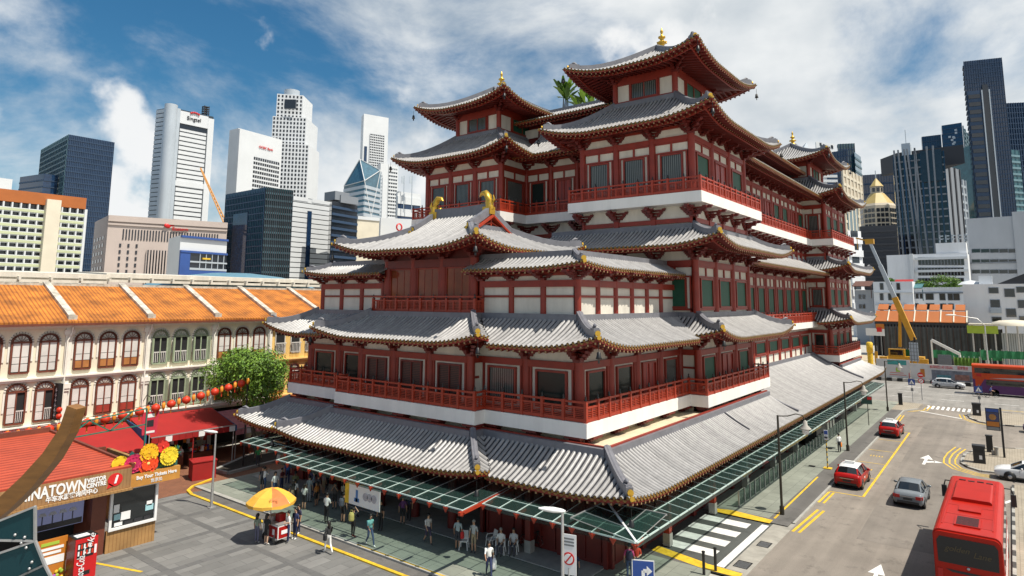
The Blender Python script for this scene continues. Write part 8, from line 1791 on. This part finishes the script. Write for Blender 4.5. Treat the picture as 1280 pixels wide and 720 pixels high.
# ================================================================== CAMERA, SKY, SUN
cam = bpy.data.cameras.new('camera'); co = bpy.data.objects.new('camera', cam); COL.objects.link(co); sc.camera = co
rt = V((AX.x, AY.x, AZ.x)); dn = V((AX.y, AY.y, AZ.y)); fw = V((AX.z, AY.z, AZ.z))
m3 = Matrix((( rt.x, -dn.x, -fw.x), (rt.y, -dn.y, -fw.y), (rt.z, -dn.z, -fw.z)))
co.matrix_world = Matrix.Translation((0, 0, H)) @ m3.to_4x4()
cam.sensor_width = 36; cam.sensor_fit = 'HORIZONTAL'; cam.lens = FPX/1280*36; cam.shift_x = 0; cam.shift_y = (CY-360)/1280
cam.clip_start = .3; cam.clip_end = 12000
SUN = V((.06, -.55, 1.0)).normalized()          # direction towards the sun
sl = bpy.data.lights.new('sun', 'SUN'); sl.energy = SUN_E; sl.angle = math.radians(.5); sl.color = (1, .94, .83)
so = bpy.data.objects.new('sun', sl); COL.objects.link(so); so.rotation_euler = (-SUN).to_track_quat('-Z', 'Y').to_euler(); so.location = (0, 0, 300)
w = bpy.data.worlds.new('World'); sc.world = w; w.use_nodes = True
t = w.node_tree; t.nodes.clear(); L = t.links.new
out = N(t, 'ShaderNodeOutputWorld'); bg = N(t, 'ShaderNodeBackground'); L(bg.outputs[0], out.inputs[0]); bg.inputs[1].default_value = SKY_S
sky = N(t, 'ShaderNodeTexSky', sky_type='NISHITA'); sky.sun_disc = False
sky.sun_elevation = math.asin(SUN.z); sky.sun_rotation = math.atan2(SUN.x, SUN.y); sky.air_density = 1.15; sky.dust_density = .6; sky.ozone_density = 2.6
hs = N(t, 'ShaderNodeHueSaturation'); hs.inputs['Saturation'].default_value = 1.14; hs.inputs['Value'].default_value = 1.05; tn = N(t, 'ShaderNodeMix', data_type='RGBA', blend_type='MULTIPLY'); tn.inputs[0].default_value = 1; tn.inputs[7].default_value = (.7, 1.0, 1.08, 1); L(sky.outputs[0], tn.inputs[6]); L(tn.outputs[2], hs.inputs['Color'])
tc = N(t, 'ShaderNodeTexCoord'); sp = N(t, 'ShaderNodeSeparateXYZ'); L(tc.outputs['Generated'], sp.inputs[0])
mp = N(t, 'ShaderNodeMapping'); mp.inputs['Location'].default_value = CLOUD_OFF; mp.inputs['Scale'].default_value = (1, 1, 1.75); L(tc.outputs['Generated'], mp.inputs[0])
n1 = N(t, 'ShaderNodeTexNoise'); n1.inputs['Scale'].default_value = 3.0; n1.inputs['Detail'].default_value = 10; n1.inputs['Roughness'].default_value = .6; n1.inputs['Distortion'].default_value = .25
L(mp.outputs[0], n1.inputs['Vector'])
# more cloud towards the right (+x, -y), clear blue towards the left
dt = N(t, 'ShaderNodeVectorMath', operation='DOT_PRODUCT'); dt.inputs[1].default_value = (.65, -.76, 0); L(tc.outputs['Generated'], dt.inputs[0])
cov = N(t, 'ShaderNodeMapRange'); cov.inputs[1].default_value = -.62; cov.inputs[2].default_value = .5; cov.inputs[3].default_value = -.055; cov.inputs[4].default_value = .2; L(dt.outputs['Value'], cov.inputs[0])
lowc = N(t, 'ShaderNodeMapRange'); lowc.inputs[1].default_value = .38; lowc.inputs[2].default_value = .05; lowc.inputs[3].default_value = 0; lowc.inputs[4].default_value = .10; L(sp.outputs['Z'], lowc.inputs[0])
ad = N(t, 'ShaderNodeMath', operation='ADD'); L(n1.outputs['Fac'], ad.inputs[0]); L(cov.outputs[0], ad.inputs[1])
ad2 = N(t, 'ShaderNodeMath', operation='ADD'); L(ad.outputs[0], ad2.inputs[0]); L(lowc.outputs[0], ad2.inputs[1])
cr = N(t, 'ShaderNodeMapRange', interpolation_type='SMOOTHSTEP'); cr.inputs[1].default_value = .43; cr.inputs[2].default_value = .74; L(ad2.outputs[0], cr.inputs[0])
# bright tops, greyer thick parts
n2 = N(t, 'ShaderNodeTexNoise'); n2.inputs['Scale'].default_value = 5.5; n2.inputs['Detail'].default_value = 8; L(mp.outputs[0], n2.inputs['Vector'])
cc = N(t, 'ShaderNodeValToRGB'); cc.color_ramp.elements[0].position = .3; cc.color_ramp.elements[0].color = CLOUD_D; cc.color_ramp.elements[1].position = .62; cc.color_ramp.elements[1].color = CLOUD_L
L(n2.outputs['Fac'], cc.inputs[0])
mx = N(t, 'ShaderNodeMix', data_type='RGBA'); L(cr.outputs[0], mx.inputs[0]); L(hs.outputs[0], mx.inputs[6]); L(cc.outputs[0], mx.inputs[7])
n3 = N(t, 'ShaderNodeTexNoise'); n3.inputs['Scale'].default_value = 6.5; n3.inputs['Detail'].default_value = 9; n3.inputs['Roughness'].default_value = .52; L(tc.outputs['Generated'], n3.inputs['Vector'])
lm = N(t, 'ShaderNodeMapRange'); lm.inputs[1].default_value = .34; lm.inputs[2].default_value = .10; lm.inputs[3].default_value = -.06; lm.inputs[4].default_value = .13; L(sp.outputs['Z'], lm.inputs[0])
a3 = N(t, 'ShaderNodeMath', operation='ADD'); L(n3.outputs['Fac'], a3.inputs[0]); L(lm.outputs[0], a3.inputs[1])
c3 = N(t, 'ShaderNodeMapRange', interpolation_type='SMOOTHSTEP'); c3.inputs[1].default_value = .56; c3.inputs[2].default_value = .68; c3.inputs[4].default_value = .95; L(a3.outputs[0], c3.inputs[0])
w3 = N(t, 'ShaderNodeMix', data_type='RGBA'); w3.inputs[7].default_value = (11.4, 11.5, 11.5, 1); L(c3.outputs[0], w3.inputs[0]); L(mx.outputs[2], w3.inputs[6]); L(w3.outputs[2], bg.inputs[0])
sc.view_settings.view_transform = 'Standard'; sc.view_settings.look = 'None'; sc.view_settings.exposure = EXPO; sc.view_settings.gamma = 1
sc.render.engine = 'CYCLES'; sc.cycles.max_bounces = 8; sc.cycles.transparent_max_bounces = 12; sc.cycles.use_denoising = True
sc.cycles.diffuse_bounces = 3; sc.cycles.glossy_bounces = 3; sc.cycles.caustics_reflective = False; sc.cycles.caustics_refractive = False
